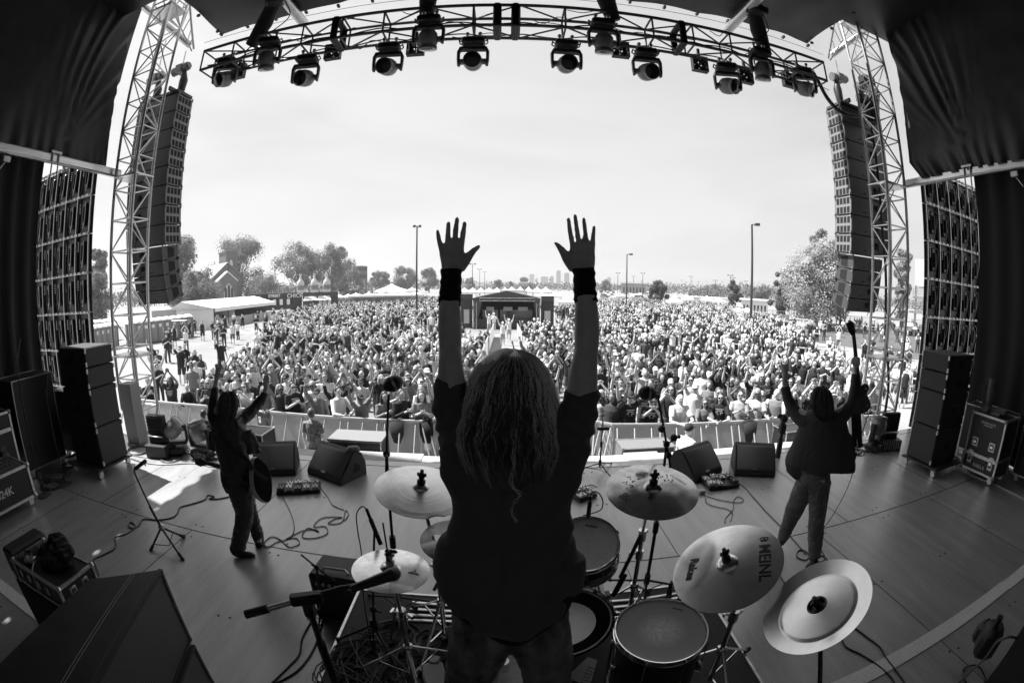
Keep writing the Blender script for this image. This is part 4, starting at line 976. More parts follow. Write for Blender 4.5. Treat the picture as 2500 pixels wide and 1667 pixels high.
def tri_base(rt, p, legs=.3, h=.14, spin=0., m=BLACK, r=.009):
    p = V(p)
    for k in range(3):
        a = spin+k*2.094; d = V((math.cos(a), math.sin(a), 0)); b = MB(); b.tube(p+V((0, 0, h)), p+d*legs+V((0, 0, .012)), r, n=8); b.tube(p+V((0, 0, h*.35)), p+d*legs*.45+V((0, 0, h*.52)), r*.5, n=6); lg = b.build('leg', m, rt); MB().ball(p+d*legs+V((0, 0, .014)), r*1.7, 8).build('rubber_foot', RUBBER, lg)
    MB().tube(p+V((0, 0, h-.03)), p+V((0, 0, h+.05)), r*2.4).build('hub', m, rt)
def mic_stand(base, top, label, knee=None, spin=0., legs=.3, r=.009, group='microphone stands', name='microphone_stand', extra=None):
    base = V(base); rt = thing(name, label, 'microphone stand', base, group); top = V(top)
    k = V(knee) if knee is not None else V((base.x, base.y, top.z))
    b = MB(); sp = base.lerp(k, .5); b.tube(base+V((0, 0, .1)), sp, r*1.35); b.tube(sp, k, r); b.tube(sp-(k-base).normalized()*.03, sp+(k-base).normalized()*.05, r*2.2)
    b.build('pole', BLACK, rt); tri_base(rt, base, legs, .16, spin)
    if (k-top).length > .02:
        d = (top-k).normalized(); b = MB(); b.tube(k-d*.25, top, r*.8); b.tube(k-d*.29, k-d*.2, r*1.7); b.build('boom', BLACK, rt)
        b = MB(); b.ball(k, .022, 10); b.tube(k, k+d.cross(V((0, 0, 1))).normalized()*.05, .007); b.build('clutch', BLACK, rt)
    return rt
# two overhead microphones
pL = V((-.68, 2.22, RZ)); tL = gy('D', 893, 905, 2.25)
mic_stand(pL, tL, 'slim black overhead microphone stand left of the drummer', knee=(pL.x+.03, 2.24, 1.78), spin=.5)
grille_mic('overhead_microphone', gy('D', 901, 882, 2.26), (.8, .3, .35), 'egg-shaped black overhead microphone left of the drummer', wind=True)
pR = V((.98, 2.36, RZ)); tR = gy('D', 1510, 905, 2.36)
mic_stand(pR, tR, 'slim black overhead microphone stand right of the drummer', knee=tuple(gy('D', 1531, 1020, 2.36)), spin=.2)
grille_mic('overhead_microphone', gy('D', 1489, 903, 2.36), (-1, -.1, .12), 'egg-shaped black overhead microphone right of the drummer', wind=True)
b = MB()
for q in ((1535, 1045), (1520, 985), (1548, 1005)): b.ball(gy('D', *q, 2.34), .024, 8)
b.tube(gy('D', 1531, 1020, 2.35), gy('D', 1560, 1003, 2.32), .005); b.ball(gy('D', 1560, 1003, 2.32), .012, 8); solo(b, 'boom_clutch', BLACK, 'clutch knobs on the right overhead stand', 'clamp', smooth=40)
# drummer's vocal microphone on the big boom
k0 = gz('K7', 1690, 1095, 1.62); k1 = gz('K7', 2040, 1000, 1.66); mt = gz('K8', 365, 812, 1.70)
rt = thing('boom_stand', 'thick black boom stand reaching in from lower left to the vocal microphone', 'microphone stand', gz('K7', 2290, 1568, RZ), None)
gr = k1.lerp(k0, .55); b = MB(); b.tube(k1, gr, .011); b.build('boom_tail', STEEL, rt); b = MB(); b.tube(gr, k0, .0165, n=14); b.build('counterweight', RUBBER, rt)
kk = gz('K7', 2110, 985, 1.665); e1 = gz('K8', 20, 910, 1.69)
b = MB(); b.tube(k1, e1, .011); b.tube(e1, gz('K8', 150, 885, 1.69), .009); b.build('boom', BLACK, rt)
d = (e1-k0).normalized(); b = MB(); b.bbox(kk, (.12, .045, .04), rot=axes_from(d.cross(V((0, 0, 1))), (0, 0, 1)), ch=.008); b.build('clutch', BLACK, rt)
foot = gz('K7', 2290, 1568, RZ+.35); foot = V((foot.x*.98, foot.y, RZ+.3))
b = MB(); b.tube(kk, kk.lerp(foot, .42), .013); b.tube(kk.lerp(foot, .40), kk.lerp(foot, 1.0), .019); b.bbox(kk.lerp(foot, .06), (.04, .05, .09), ch=.01); b.build('pole', BLACK, rt)
tri_base(rt, V((foot.x, foot.y, RZ)), .28, .25, .3, r=.012)
hd = gz('K8', 362, 815, 1.70); bd = (hd-gz('K8', 170, 885, 1.69))
grille_mic('vocal_microphone', hd, bd, 'handheld-style vocal microphone lying over the hi-hat', r=.0265, L=.17, group=None)
# hi-hat pencil microphone with curled lead
a0 = gy('HH', 268, 430, 1.85); a1 = gy('HH', 150, 140, 1.88)
pen_mic(a0, a1, 'pencil microphone pointing down at the hi-hat with arched lead', .012, [gy('HH', 110, 122, 1.9), gy('HH', 68, 190, 1.92), gy('HH', 80, 330, 1.9), gy('HH', 110, 520, 1.9), gy('HH', 125, 850, 1.85), gz('HH', 190, 1250, RZ+.02)])
mic_stand(gz('HH', 240, 1230, RZ), gy('HH', 215, 330, 1.86), 'small boom stand carrying the hi-hat pencil microphone', knee=gy('HH', 205, 960, 1.75), spin=1.2, legs=.25, r=.008)
a0 = gy('K8', 1700, 420, 1.98); a1 = gy('K8', 1718, 280, 2.0)
pen_mic(a0, a1, 'clip microphone on the far rim of the rack tom', .012, [gy('K8', 1735, 250, 2.0), gy('K8', 1775, 262, 2.02), gy('K8', 1802, 320, 2.03), gy('K8', 1780, 380, 2.03), gy('K8', 1665, 415, 2.03)])
a0 = gy('FT', 1395, 615, 1.58); a1 = gy('FT', 1425, 400, 1.62)
pen_mic(a0, a1, 'clip microphone on the far rim of the floor tom', .014, [gy('FT', 1440, 380, 1.63), gy('FT', 1500, 520, 1.66), gy('FT', 1560, 700, 1.66)])
# ------------------------------------------------------------------ big side-fill at lower left
def trap(A, Bk, z0, z1, label, ord_):
    poly = [(-1.985, 1.56), (-2.36, 1.25), (-2.29, .28), (-1.58, .12)]
    r = thing('side_fill_speaker', label, 'speaker', (-2.05, .8, z0), 'side-fill speakers')
    b = MB(); b.prism([(x*A, y*A) for x, y in poly], z0, z1); o = b.build('cabinet', mat('scuffed_black_cabinet', .03, .5, var=.35, vscale=5, bump=.15, bscale=350), r, smooth=False)
    bv = o.modifiers.new('b', 'BEVEL'); bv.width = .012; bv.segments = 2
    p0 = V((poly[0][0]*A, poly[0][1]*A, 0)); p1 = V((poly[3][0]*A, poly[3][1]*A, 0)); t = (p1-p0).normalized(); nrm = V((-t.y, t.x, 0)); nrm = nrm if nrm.x > 0 else -nrm
    L = (p1-p0).length
    b = MB()
    for a, g in ((z0+.0, z0+.022), (z1-.022, z1+.001)): b.box((p0+p1)/2+V((0, 0, (a+g)/2))+nrm*.012, (L, .03, g-a), rot=basis(t, nrm, V((0, 0, 1))))
    for f in (.012, L-.012): b.box(p0+t*f+V((0, 0, (z0+z1)/2))+nrm*.012, (.024, .03, z1-z0), rot=basis(t, nrm, V((0, 0, 1))))
    b.build('grille_frame', CABTOL, r, smooth=False)
    # perforated grille: round holes are dark dots in the colour, with bump
    M = bpy.data.materials.new('perforated_grille'); M.use_nodes = True; tt = M.node_tree; bs = tt.nodes['Principled BSDF']; bs.inputs['Roughness'].default_value = .4; bs.inputs['Metallic'].default_value = .3
    tc_ = tt.nodes.new('ShaderNodeTexCoord'); vo = tt.nodes.new('ShaderNodeTexVoronoi'); vo.voronoi_dimensions = '2D'; vo.inputs['Scale'].default_value = 84; vo.inputs['Randomness'].default_value = 0
    dt = tt.nodes.new('ShaderNodeVectorMath'); dt.operation = 'DOT_PRODUCT'; dt.inputs[1].default_value = (t.x, t.y, 0); tt.links.new(tc_.outputs['Object'], dt.inputs[0]); sz = tt.nodes.new('ShaderNodeSeparateXYZ'); tt.links.new(tc_.outputs['Object'], sz.inputs[0]); cb = tt.nodes.new('ShaderNodeCombineXYZ'); tt.links.new(dt.outputs['Value'], cb.inputs[0]); tt.links.new(sz.outputs[2], cb.inputs[1]); tt.links.new(cb.outputs[0], vo.inputs[0])
    rp_ = tt.nodes.new('ShaderNodeMapRange'); rp_.inputs[1].default_value = .36; rp_.inputs[2].default_value = .42; rp_.inputs[3].default_value = .004; rp_.inputs[4].default_value = .16; tt.links.new(vo.outputs['Distance'], rp_.inputs[0]); tt.links.new(rp_.outputs[0], bs.inputs['Base Color'])
    bp = tt.nodes.new('ShaderNodeBump'); bp.inputs['Strength'].default_value = 1; bp.inputs['Distance'].default_value = .004; tt.links.new(vo.outputs['Distance'], bp.inputs['Height']); tt.links.new(bp.outputs[0], bs.inputs['Normal'])
    b = MB(); b.box((p0+p1)/2+V((0, 0, (z0+z1)/2))+nrm*.014, (L-.05, .012, z1-z0-.05), rot=basis(t, nrm, V((0, 0, 1)))); b.build('grille', M, r, smooth=False)
    return r, p0, t, nrm
r_, p0_, t_, nr_ = trap(1, 0, .61, 1.18, 'large perforated side-fill speaker stacked on top at lower left', 0)
b = MB()   # two pale recessed rails along the top
for d_ in (.155, .178): 
    q0 = p0_+V((-d_*.75, -d_*.66+.0, 1.1815)); q1 = p0_+t_*1.44+V((-d_*.95, -.02, 1.1815)); b.path([q0, q1], [(.0015, .0022)]*2, 6, up=(0, 0, 1))
b.build('seam_line', mat('worn_seam', .3, .5), r_)
trap(.985, 0, .03, .595, 'matching perforated speaker underneath at lower left', 1)
# bass cabinet with rack case and clutter
r = thing('bass_cabinet', 'big black bass cabinet at the left carrying a rack case', 'amplifier', (-3.5, 1.5, 0))
b = MB(); b.bbox((-3.52, 1.5, .33), (.98, .40, .62), ch=.02); b.build('cabinet', CABTOL, r, smooth=False)
b = MB(); b.bbox((-3.52, 1.296, .33), (.9, .01, .54), ch=.004); b.build('grille_cloth', mat('black_grille_cloth', .02, .9, bump=.5, bscale=600), r, smooth=False)
for a in (-3.96, -3.08):
    for z in (.06, .6): MB().ball((a, 1.32, z), .035, 8).build('metal_corner', STEEL, r)
r = thing('amplifier_head', 'leaning dark amplifier panel behind the rack case on the left', 'amplifier', (-3.9, 1.5, .64))
b = MB(); b.bbox((-3.93, 1.52, .75), (.2, .44, .24), ch=.02); b.build('cabinet', CABTOL, r, smooth=False)
r = road_case('rack_case', 'open rack case with silver edging and latches on the bass cabinet', -3.8, -3.03, 1.29, 1.68, .65, .83, trim=.022, wheels=False, group=None)
case_hw(r, -3.03, 1, 1.42, .74, .07, .09); case_hw(r, -3.03, 1, 1.56, .74, .07, .09)
b = MB()
for x in (-3.7, -3.55, -3.4, -3.25): b.bbox((x, 1.285, .74), (.05, .012, .07), ch=.004)
b.build('latch', mat('case_hardware', .55, .3, .9), r)
b = MB(); b.lathe([(.034, 0), (.062, 0), (.062, .05), (.034, .05)], (-3.62, 1.58, .835), n=28, closed=True); solo(b, 'tape_roll', mat('grey_tape_roll', .12, .4), 'roll of gaffer tape on the rack case at left', 'tape roll')
b = MB()
for i in range(7):
    a = i*.9; b.ball((-3.36+.10*math.cos(a), 1.55+.07*math.sin(a), .875+.02*math.sin(i*2)), .10, 12, (1.1, .8, .5))
b.path(smoothpts([(-3.5, 1.6, .9), (-3.4, 1.62, 1.0), (-3.25, 1.6, .95), (-3.12, 1.55, .93)], 4), [(.03, .07)]*13, 8)
jm = solo(b, 'folded_jacket', mat('black_cloth', .012, .9, sheen=.15, bump=.3, bscale=60), 'crumpled black jacket piled on the rack case', 'jacket', smooth=True)
rmod = jm.modifiers.new('r', 'REMESH'); rmod.mode = 'VOXEL'; rmod.voxel_size = .01
tx = bpy.data.textures.new('folds', 'CLOUDS'); tx.noise_scale = .09; dm = jm.modifiers.new('d', 'DISPLACE'); dm.texture = tx; dm.strength = .07; dm.mid_level = .5
b = MB(); b.bbox((-3.58, 1.38, .86), (.11, .07, .04), rot=rotz(.4), ch=.006); b.tube((-3.6, 1.36, .88), (-3.6, 1.36, .895), .01); b.tube((-3.55, 1.39, .88), (-3.55, 1.39, .895), .01); solo(b, 'effect_pedal', mat('silver_pedal', .5, .35, .7), 'small silver pedal on the front of the rack case', 'pedal')
cable([(-3.7, 1.36, .85), (-3.75, 1.42, .86), (-3.68, 1.46, .855), (-3.62, 1.4, .86), (-3.66, 1.33, .855), (-3.74, 1.36, .86)], .007, CABLE, 'short cable curled on the rack case')
cable([(-3.5, 1.38, .86), (-3.45, 1.33, .87), (-3.4, 1.27, .83), (-3.38, 1.26, .7)], .006, CABLEW, 'pale lead dropping over the front of the rack case')
b = MB(); a0 = gz('K7', 215, 1330, .2); a1 = gz('K7', 30, 1568, .2); b.bbox((a0+a1)/2, ((a1-a0).length*1.3, .1, .05), rot=rotz(math.atan2((a1-a0).y, (a1-a0).x)), ch=.01)
st = solo(b, 'stickered_case', CASE, 'narrow sticker-covered case in the lower left corner', 'case', loc=(a0+a1)/2)
u = (a0-a1).normalized(); w = V((-u.y, u.x, 0)); w = w if w.y > 0 else w
for s_, f in (('YETI', .12), ('TONY', .5), ('IV', .85)):
    o_ = a1.lerp(a0, f)+V((0, 0, .028)); lettering(s_, .055, o_, u, V((-u.y, u.x, 0)), st, LIGHTINK, bold=.001, lift=.003)
# small amp with stacked case left of the riser
r = thing('small_amplifier', 'small combo amplifier beside the left edge of the riser', 'amplifier', (-1.35, 2.72, 0), None)
b = MB(); b.bbox((-1.33, 2.8, .26), (.44, .34, .5), rot=rotz(-.05), ch=.03); b.build('cabinet', CABTOL, r, smooth=False)
b = MB(); b.path([(-1.44, 2.72, .515), (-1.42, 2.72, .545), (-1.24, 2.72, .545), (-1.22, 2.72, .515)], .01, 8); b.build('handle', STEEL, r)
b = MB(); b.bbox((-1.33, 2.65, .44), (.36, .02, .08), ch=.004); b.build('control_panel', STEEL, r)
b = MB()
for k in range(6): b.tube((-1.47+.055*k, 2.64, .44), (-1.47+.055*k, 2.615, .44), .014, n=10)
b.build('knob', WHITE, r)
a0 = gz('K7', 2070, 685, .95); mic_stand(gz('K7', 2230, 1180, 0), gz('K7', 2075, 685, .9), 'short boom stand holding a microphone at the small amplifier', knee=gz('K7', 2180, 770, .72), spin=.6, legs=.2)

# ------------------------------------------------------------------ floor wedges
WG = mat('dark_wedge_paint', .05, .7, bump=.12, bscale=250)
WGR = mat('grey_wedge_grille', .2, .85, bump=.3, bscale=420, spec=.2)
def wedge(ctr, yaw, label, w=.66, curved=False):
    """seen from the stage: sloping grille faces the musicians (towards -y when yaw=0)"""
    q = rotz(yaw); C = V(ctr); r = thing('monitor_wedge', label, 'monitor speaker', C, 'floor monitor wedges')
    side = [(-.27, .0), (-.27, .05), (-.245, .10), (.03, .40), (.10, .425), (.2, .36), (.27, .2), (.27, .0)]
    fr = lambda p: C + q @ V((p.z, p.x, p.y))
    b = MB(); n = len(side); vs = [C+q @ V((x, a, g)) for x in (-w/2, w/2) for a, g in side]
    b.add(vs, [tuple(range(n)), tuple(range(2*n-1, n-1, -1))]+[(i, (i+1) % n, n+(i+1) % n, n+i) for i in range(n)])
    o = b.build('cabinet', WG, r, smooth=False); bv = o.modifiers.new('b', 'BEVEL'); bv.width = .012; bv.segments = 2; bv.limit_method = 'ANGLE'
    nrm = V((0, -.30, .275)).normalized(); vs = []; N = 9
    for i in range(N+1):
        t = i/N; y = -.25+(.03+.25)*t; z = .095+(.40-.095)*t; bul = .018*math.sin(math.pi*t)
        for x in (-w/2+.03, w/2-.03): vs.append(C+q @ (V((x, y, z))+nrm*(.006+bul)))
    b = MB(); b.add(vs, [(2*i, 2*i+1, 2*i+3, 2*i+2) for i in range(N)]); o = b.build('grille', WGR, r, smooth=True); so_ = o.modifiers.new('s', 'SOLIDIFY'); so_.thickness = .012; so_.offset = -1
    b = MB(); P = q @ V((w/2+.002, .08, .17)); b.add([C+q @ V((w/2+.004, a, g)) for a, g in ((-.02, .12), (.14, .10), (.12, .2), (.04, .26))], [(0, 1, 2, 3)]); b.build('handle', HOLE, r)
    b = MB(); b.box(C+q @ V((-.02, -.243, .115)), (.09, .012, .03), rot=q @ Matrix.Rotation(-.75, 3, 'X')); b.build('badge', mat('dull_badge', .3, .4, .6), r)
    return r
def wedge_at(k, p, q_, label, w=.66):
    a, b_ = gz(k, *p, 0), gz(k, *q_, 0); m_ = (a+b_)/2; d = (b_-a); yaw = math.atan2(d.y, d.x); nrm = V((-math.sin(yaw), math.cos(yaw), 0)); return wedge(m_+nrm*.27, yaw, label, w=max(.5, d.length))
wedge_at('PL', (935, 640), (1265, 630), 'grey monitor wedge partly hidden behind the bass player')
wedge_at('PL', (1350, 612), (1612, 712), 'monitor wedge angled towards the stage centre, dark bag on its corner')
wedge_at('PR', (860, 695), (1075, 605), 'monitor wedge behind the glossy right crash cymbal, angled inwards')
wedge_at('PR', (1168, 632), (1480, 645), 'square-on monitor wedge beside the guitarist')
p = gz('PL', 1700, 430, .42); b = MB(); b.bbox(p, (.2, .16, .1), rot=rotz(.4), ch=.04); solo(b, 'small_bag', mat('grey_bag', .12, .7), 'small grey bag lying on the corner of the angled wedge', 'bag')

# pedalboards
def pedalboard(P, yaw, w, d, label, seed, n=(5, 2)):
    rr = random.Random(seed); q = rotz(yaw); P = V(P); r = thing('pedalboard', label, 'pedalboard', P, 'pedalboards')
    b = MB(); b.bbox(P+V((0, 0, .03)), (w, d, .05), rot=q, ch=.008); b.build('board', BLACK, r)
    for i in range(n[0]):
        for j in range(n[1]):
            if rr.random() < .12: continue
            x = -w/2+w*(i+.5)/n[0]; y = -d/2+d*(j+.5)/n[1]; s = V((w/n[0]*rr.uniform(.6, .85), d/n[1]*rr.uniform(.6, .85), rr.uniform(.03, .055))); g = rr.choice((.75, .6, .35, .8, .12))
            mb = MB(); mb.bbox(P+q @ V((x, y, .055+s.z/2)), s, rot=q @ rotz(rr.uniform(-.08, .08)), ch=.005); mt_ = mat('pedal_paint_%d' % int(g*100), g, .35, .3)
            pd = mb.build('pedal', mt_, r, smooth=False); mb = MB()
            for e in (-1, 1): mb.tube(P+q @ V((x+e*s.x*.25, y+s.y*.25, .055+s.z)), P+q @ V((x+e*s.x*.25, y+s.y*.25, .07+s.z)), .008, n=8)
            mb.tube(P+q @ V((x, y-s.y*.3, .055+s.z)), P+q @ V((x, y-s.y*.3, .068+s.z)), .009, n=8); mb.build('knob', BLKGLOSS, pd)
    mb = MB()
    for k in range(5): x = rr.uniform(-.4, .4)*w; mb.path(smoothpts([P+q @ V((x, d*.3, .1)), P+q @ V((x+.04, 0, .14)), P+q @ V((x+.1, -d*.2, .1))], 4), .004, 5)
    mb.build('patch_lead', CABLE, r); return r
a, e = gz('PL', 1100, 785, 0), gz('PL', 1435, 765, 0); pedalboard((a+e)/2+V((-.03, .15, 0)), math.atan2((e-a).y, (e-a).x), .62, .3, 'long flat pedalboard on the floor beside the bass player', 3)
a, e = gz('PR', 960, 755, 0), gz('PR', 1190, 728, 0); pedalboard((a+e)/2+V((.05, .2, 0)), math.atan2((e-a).y, (e-a).x), .5, .36, 'tilted pedalboard crowded with pedals in front of the right wedges', 8, (4, 2))
pedalboard(gz('PR', 10, 790, 0), .5, .3, .24, 'small pedal cluster just right of the drummer shirt', 12, (2, 2))
b = MB(); p = gz('PR', 918, 765, 0); b.bbox(p+V((0, 0, .03)), (.1, .08, .05), ch=.01); solo(b, 'junction_box', mat('cream_plastic', .65, .5), 'pale junction box on the floor beside the crowded pedalboard', 'box')

# guitar stand
G_ = gz('K7', 1110, 500, .35)
base = V((-3.72, 3.2, 0)); gs = thing('guitar_stand', 'empty black guitar stand on the open floor at left', 'guitar stand', base)
tp = gy('K7', 925, 110, 3.2); hub = gy('K7', 1110, 495, 3.2)
b = MB(); b.tube(hub, gy('K7', 1030, 350, 3.2), .016); b.tube(gy('K7', 1035, 355, 3.2), gy('K7', 930, 130, 3.2), .011); b.path(smoothpts([gy('K7', 930, 130, 3.2), gy('K7', 925, 95, 3.2), gy('K7', 945, 75, 3.15)], 5), .011, 8); b.build('tube', BLACK, gs)
b = MB(); b.tube(gy('K7', 935, 90, 3.15), gy('K7', 1000, 40, 3.1), .022); b.tube(gy('K7', 995, 45, 3.1), gy('K7', 1000, 70, 3.05), .008); b.build('yoke', RUBBER, gs)
MB().bbox(hub, (.07, .06, .08), ch=.015).build('hub', STEEL, gs)
for q_ in ((1040, 650), (1258, 715), (1265, 560)):
    f = gz('K7', *q_, .01); b = MB(); b.tube(hub, f, .013); lg = b.build('leg', BLACK, gs); b = MB(); b.tube(f.lerp(hub, .18), f, .019); b.ball(f, .024, 8); b.build('rubber_foot', RUBBER, lg)
b = MB(); b.path([gz('K7', 1062, 612, .09), gz('K7', 1165, 622, .09), gz('K7', 1190, 530, .16)], .006, 6); b.build('cross_brace', BLACK, gs)

# straight stand and boom near the pit, right of the drummer
mic_stand(gz('PR', 135, 610, 0), gy('PR', 165, 270, 5.3), 'tall thin stand at the stage edge right of the drummer', spin=.9, legs=.42)
b = MB(); p = gy('PR', 165, 270, 5.3); b.bbox(p, (.16, .05, .04), ch=.01); solo(b, 'stand_clip', BLACK, 'clip on top of the thin stand at the stage edge', 'clip')
# camera on a stand beside the guitarist
p0 = gz('PR', 1500, 490, 0); hdp = gy('PR', 1510, 195, p0.y); r = thing('remote_camera', 'small camera on a pole standing beside the square-on wedge', 'camera', p0)
b = MB(); b.tube(p0, V((p0.x, p0.y, hdp.z-.15)), .03); b.tube(p0, p0+V((0, 0, .35)), .05); b.build('pole', BLACK, r)
b = MB(); b.bbox(V((p0.x, p0.y, hdp.z-.18)), (.13, .12, .2), ch=.03); b.ball(V((p0.x, p0.y, hdp.z)), .08, 14); b.build('head', BLACK, r)
b = MB(); b.tube(V((p0.x, p0.y, hdp.z)), V((p0.x-.1, p0.y+.05, hdp.z+.05)), .05, n=16); b.build('lens', HAZYLENS, r)

# floor lights and cases around the stage corners
def led_panel(P, yaw, label, s=.42):
    q = rotz(yaw); P = V(P); r = thing('led_floodlight', label, 'stage light', P, 'light panels on the stage corners')
    b = MB(); b.bbox(P+V((0, 0, .05)), (s*.7, .26, .1), rot=q, ch=.01); b.build('base', BLACK, r)
    b = MB(); b.bbox(P+V((0, 0, .3)), (s, .1, .36), rot=q, ch=.015)
    for i in range(7):
        for j in range(5): b.box(P+q @ V((-s*.42+s*.84*i/6, -.06, .18+.06*j)), (.035, .012, .035), rot=q)
    b.build('lamp_body', CABTOL, r, smooth=False); b = MB(); b.bbox(P+V((0, 0, .12)), (s*.85, .28, .03), rot=q, ch=.01); b.build('silver_band', STEEL, r)
    return r
p = gz('PL', 180, 500, .0); rc = thing('equipment_crate', 'ribbed silver crate under the light panel at front left', 'crate', p, None)
b = MB(); b.bbox(p+V((.02, .2, .12)), (.46, .4, .22), rot=rotz(.15), ch=.01); b.build('body', CABTOL, rc, smooth=False)
b = MB()
for i in range(8): b.box(p+rotz(.15) @ V((.255, .02+.05*i, 0))+V((0, 0, .12)), (.012, .015, .2), rot=rotz(.15))
b.build('fin', ALU, rc, smooth=False)
led_panel(p+V((-.03, .25, .23)), .1, 'square light panel standing on the ribbed crate at front left')
moving_head(gz('PL', 350, 420, .1), (.7, .3, .7), .5, 'tilted moving-head light on the floor at front left', 1.05, -1, 'moving lights on the floor')
moving_head(gz('PL', 545, 450, .1), (-.25, 0, 1), -.2, 'upright moving-head light beside the bass player', 1.1, -1, 'moving lights on the floor')
moving_head(gz('PR', 2245, 395, .1), (.12, .1, 1), .3, 'upright moving-head light beside the right tower', 1.1, -1, 'moving lights on the floor')
p = gz('K6', 1440, 1530, 0); rc = thing('equipment_crate', 'ribbed silver crate under the light panel at front right', 'crate', p, None)
b = MB(); b.bbox(p+V((.0, .15, .1)), (.5, .36, .2), rot=rotz(-.35), ch=.01); b.build('body', CABTOL, rc, smooth=False)
b = MB()
for i in range(9): b.box(p+V((0, .15, .1))+rotz(-.35) @ V((-.22+.055*i, -.19, 0)), (.02, .012, .18), rot=rotz(-.35))
b.build('fin', ALU, rc, smooth=False)
led_panel(p+V((.02, .2, .2)), -.25, 'square light panel standing on the ribbed crate at front right', .44)
b = MB(); b.bx(-7.1, -6.75, 5.75, 6.0, 0, 1.15); solo(b, 'distribution_box', mat('grey_box', .3, .5), 'grey distribution box hanging at the foot of the left tower', 'box', smooth=False)
# cases on the pit side, just past the stage lip
r = road_case('road_case', 'black case with pale lid just past the stage lip left of the drummer', -3.0, -2.05, 6.75, 7.25, -.9, .12, wheels=False, trim=.02)
b = MB(); b.bx(-3.02, -2.03, 6.73, 7.27, .12, .15); b.build('pale_lid', mat('pale_case_lid', .22, .6), r, smooth=False)
r = road_case('road_case', 'grey case just past the stage lip right of the drummer', 2.0, 2.95, 6.75, 7.2, -.9, .03, wheels=False, trim=.02, m=mat('grey_case_panel', .2, .5))
r = road_case('road_case', 'black case behind the guitarist at the stage lip', 5.3, 6.1, 6.65, 7.1, -.9, .15, wheels=False, trim=.02)
r = road_case('road_case', 'small open case beyond the bass player shoulder', -5.2, -4.35, 6.7, 7.2, -.9, .12, wheels=False, trim=.02)
b = MB(); b.bx(-2.6, -1.3, 6.35, 6.7, -.1, -.02); b.bx(2.0, 2.6, 6.35, 6.7, -.1, -.02, 0); solo(b, 'access_ramp', mat('grey_ramp', .35, .6, var=.2), 'pale ramp plates leaning at the stage lip', 'ramp', smooth=False)

# ------------------------------------------------------------------ cables
def floor_pts(k, pts, z=.008): return [gz(k, x, y, z) for x, y in pts]
cable(floor_pts('K7', [(680, 825), (660, 760), (640, 720), (700, 690), (780, 650), (800, 610), (792, 565), (860, 545), (920, 510), (930, 480), (900, 462), (885, 485), (915, 505), (960, 480), (985, 440), (1080, 445), (1180, 430), (1220, 400), (1240, 358), (1320, 335), (1410, 305), (1430, 275), (1475, 285), (1440, 300), (1500, 300), (1580, 285)]), .009, CABLE, 'long black double cable winding from the bass cabinet across the left floor')
cable(floor_pts('K7', [(1910, 225), (1960, 310), (2010, 420), (2025, 510), (1990, 570), (1900, 600), (1840, 635), (1820, 600), (1870, 560), (1930, 580), (1990, 630), (2060, 610), (2040, 570), (1970, 575)]), .006, CABLEG, 'thin cable from the long pedalboard looping near the bass player boots')
cable(floor_pts('K7', [(1970, 575), (2080, 520), (2170, 510), (2190, 525), (2120, 500), (2080, 560), (2160, 570), (2250, 540), (2240, 490), (2160, 490), (2220, 430), (2352, 425), (2300, 440), (2260, 470), (2352, 460)])+floor_pts('K8', [(30, 380), (50, 410), (20, 450)]), .006, CABLEG, 'tangled thin cable spreading to the right of the bass player')
cable(floor_pts('K7', [(2210, 225), (2260, 290), (2290, 340), (2352, 370)])+floor_pts('K8', [(20, 372)]), .006, CABLEW, 'pale cable leaving the right end of the long pedalboard')
cable(floor_pts('PR', [(1195, 682), (1250, 720), (1320, 800), (1390, 878)])+floor_pts('K9', [(560, 370), (640, 450), (720, 530), (800, 620), (850, 680)]), .006, CABLEG, 'thin cable from the crowded pedalboard to the guitarist shoe')
cable(floor_pts('K9', [(150, 275), (230, 300), (330, 320), (400, 325), (420, 305), (385, 285), (355, 310), (350, 370), (300, 430), (295, 465)]), .005, CABLE, 'black lead curling behind the boldly lettered cymbal')
cable(floor_pts('K9', [(160, 290), (170, 330), (240, 355), (310, 370), (345, 400), (330, 455)]), .005, CABLE, 'black lead running beside the curled lead towards the riser')
cable(floor_pts('K9', [(950, 640), (980, 700), (960, 730), (900, 720), (850, 660), (800, 655), (790, 700), (850, 720), (880, 700), (960, 690), (1010, 730)]), .007, CABLE, 'knot of guitar cable around the guitarist shoe')
cable(floor_pts('K9', [(665, 820), (700, 870), (730, 890)])+floor_pts('K9', [(760, 905)]), .006, CABLE, 'short cable run between the two right cymbals')
cable(floor_pts('K9', [(1100, 1270), (1130, 1320), (1230, 1370), (1340, 1440), (1430, 1520), (1460, 1568), (1500, 1640)]), .008, CABLE, 'black cable passing under the china cymbal over the tape, lower run')
cable(floor_pts('K9', [(1190, 1190), (1270, 1250), (1360, 1320), (1400, 1390), (1470, 1480), (1530, 1568), (1560, 1640)]), .008, CABLE, 'black cable passing under the china cymbal over the tape, upper run')
cable(floor_pts('K7', [(1870, 1568), (1990, 1450), (2060, 1370), (2080, 1260), (2150, 1130), (2210, 1020)]), .008, CABLE, 'black cable rising from the lower edge to the amplifier, left strand')
cable(floor_pts('K7', [(1900, 1568), (2050, 1480), (2150, 1350), (2200, 1220), (2230, 1100)]), .008, CABLE, 'black cable rising from the lower edge to the amplifier, right strand')
cable(floor_pts('GR', [(1394, 1560), (1200, 1460), (1050, 1390), (870, 1320), (690, 1235)], .01), .014, mat('pale_conduit', .5, .5), 'pale conduit strip along the floor past the right road case')
cable(floor_pts('PL', [(0, 500), (100, 530), (250, 545), (480, 535), (600, 560), (700, 570)]), .014, CABLE, 'thick cable run along the stage front behind the bass player')
cable(floor_pts('PL', [(0, 470), (120, 490), (330, 470), (450, 460), (560, 480), (680, 500)]), .01, CABLE, 'second cable run along the stage front behind the bass player')
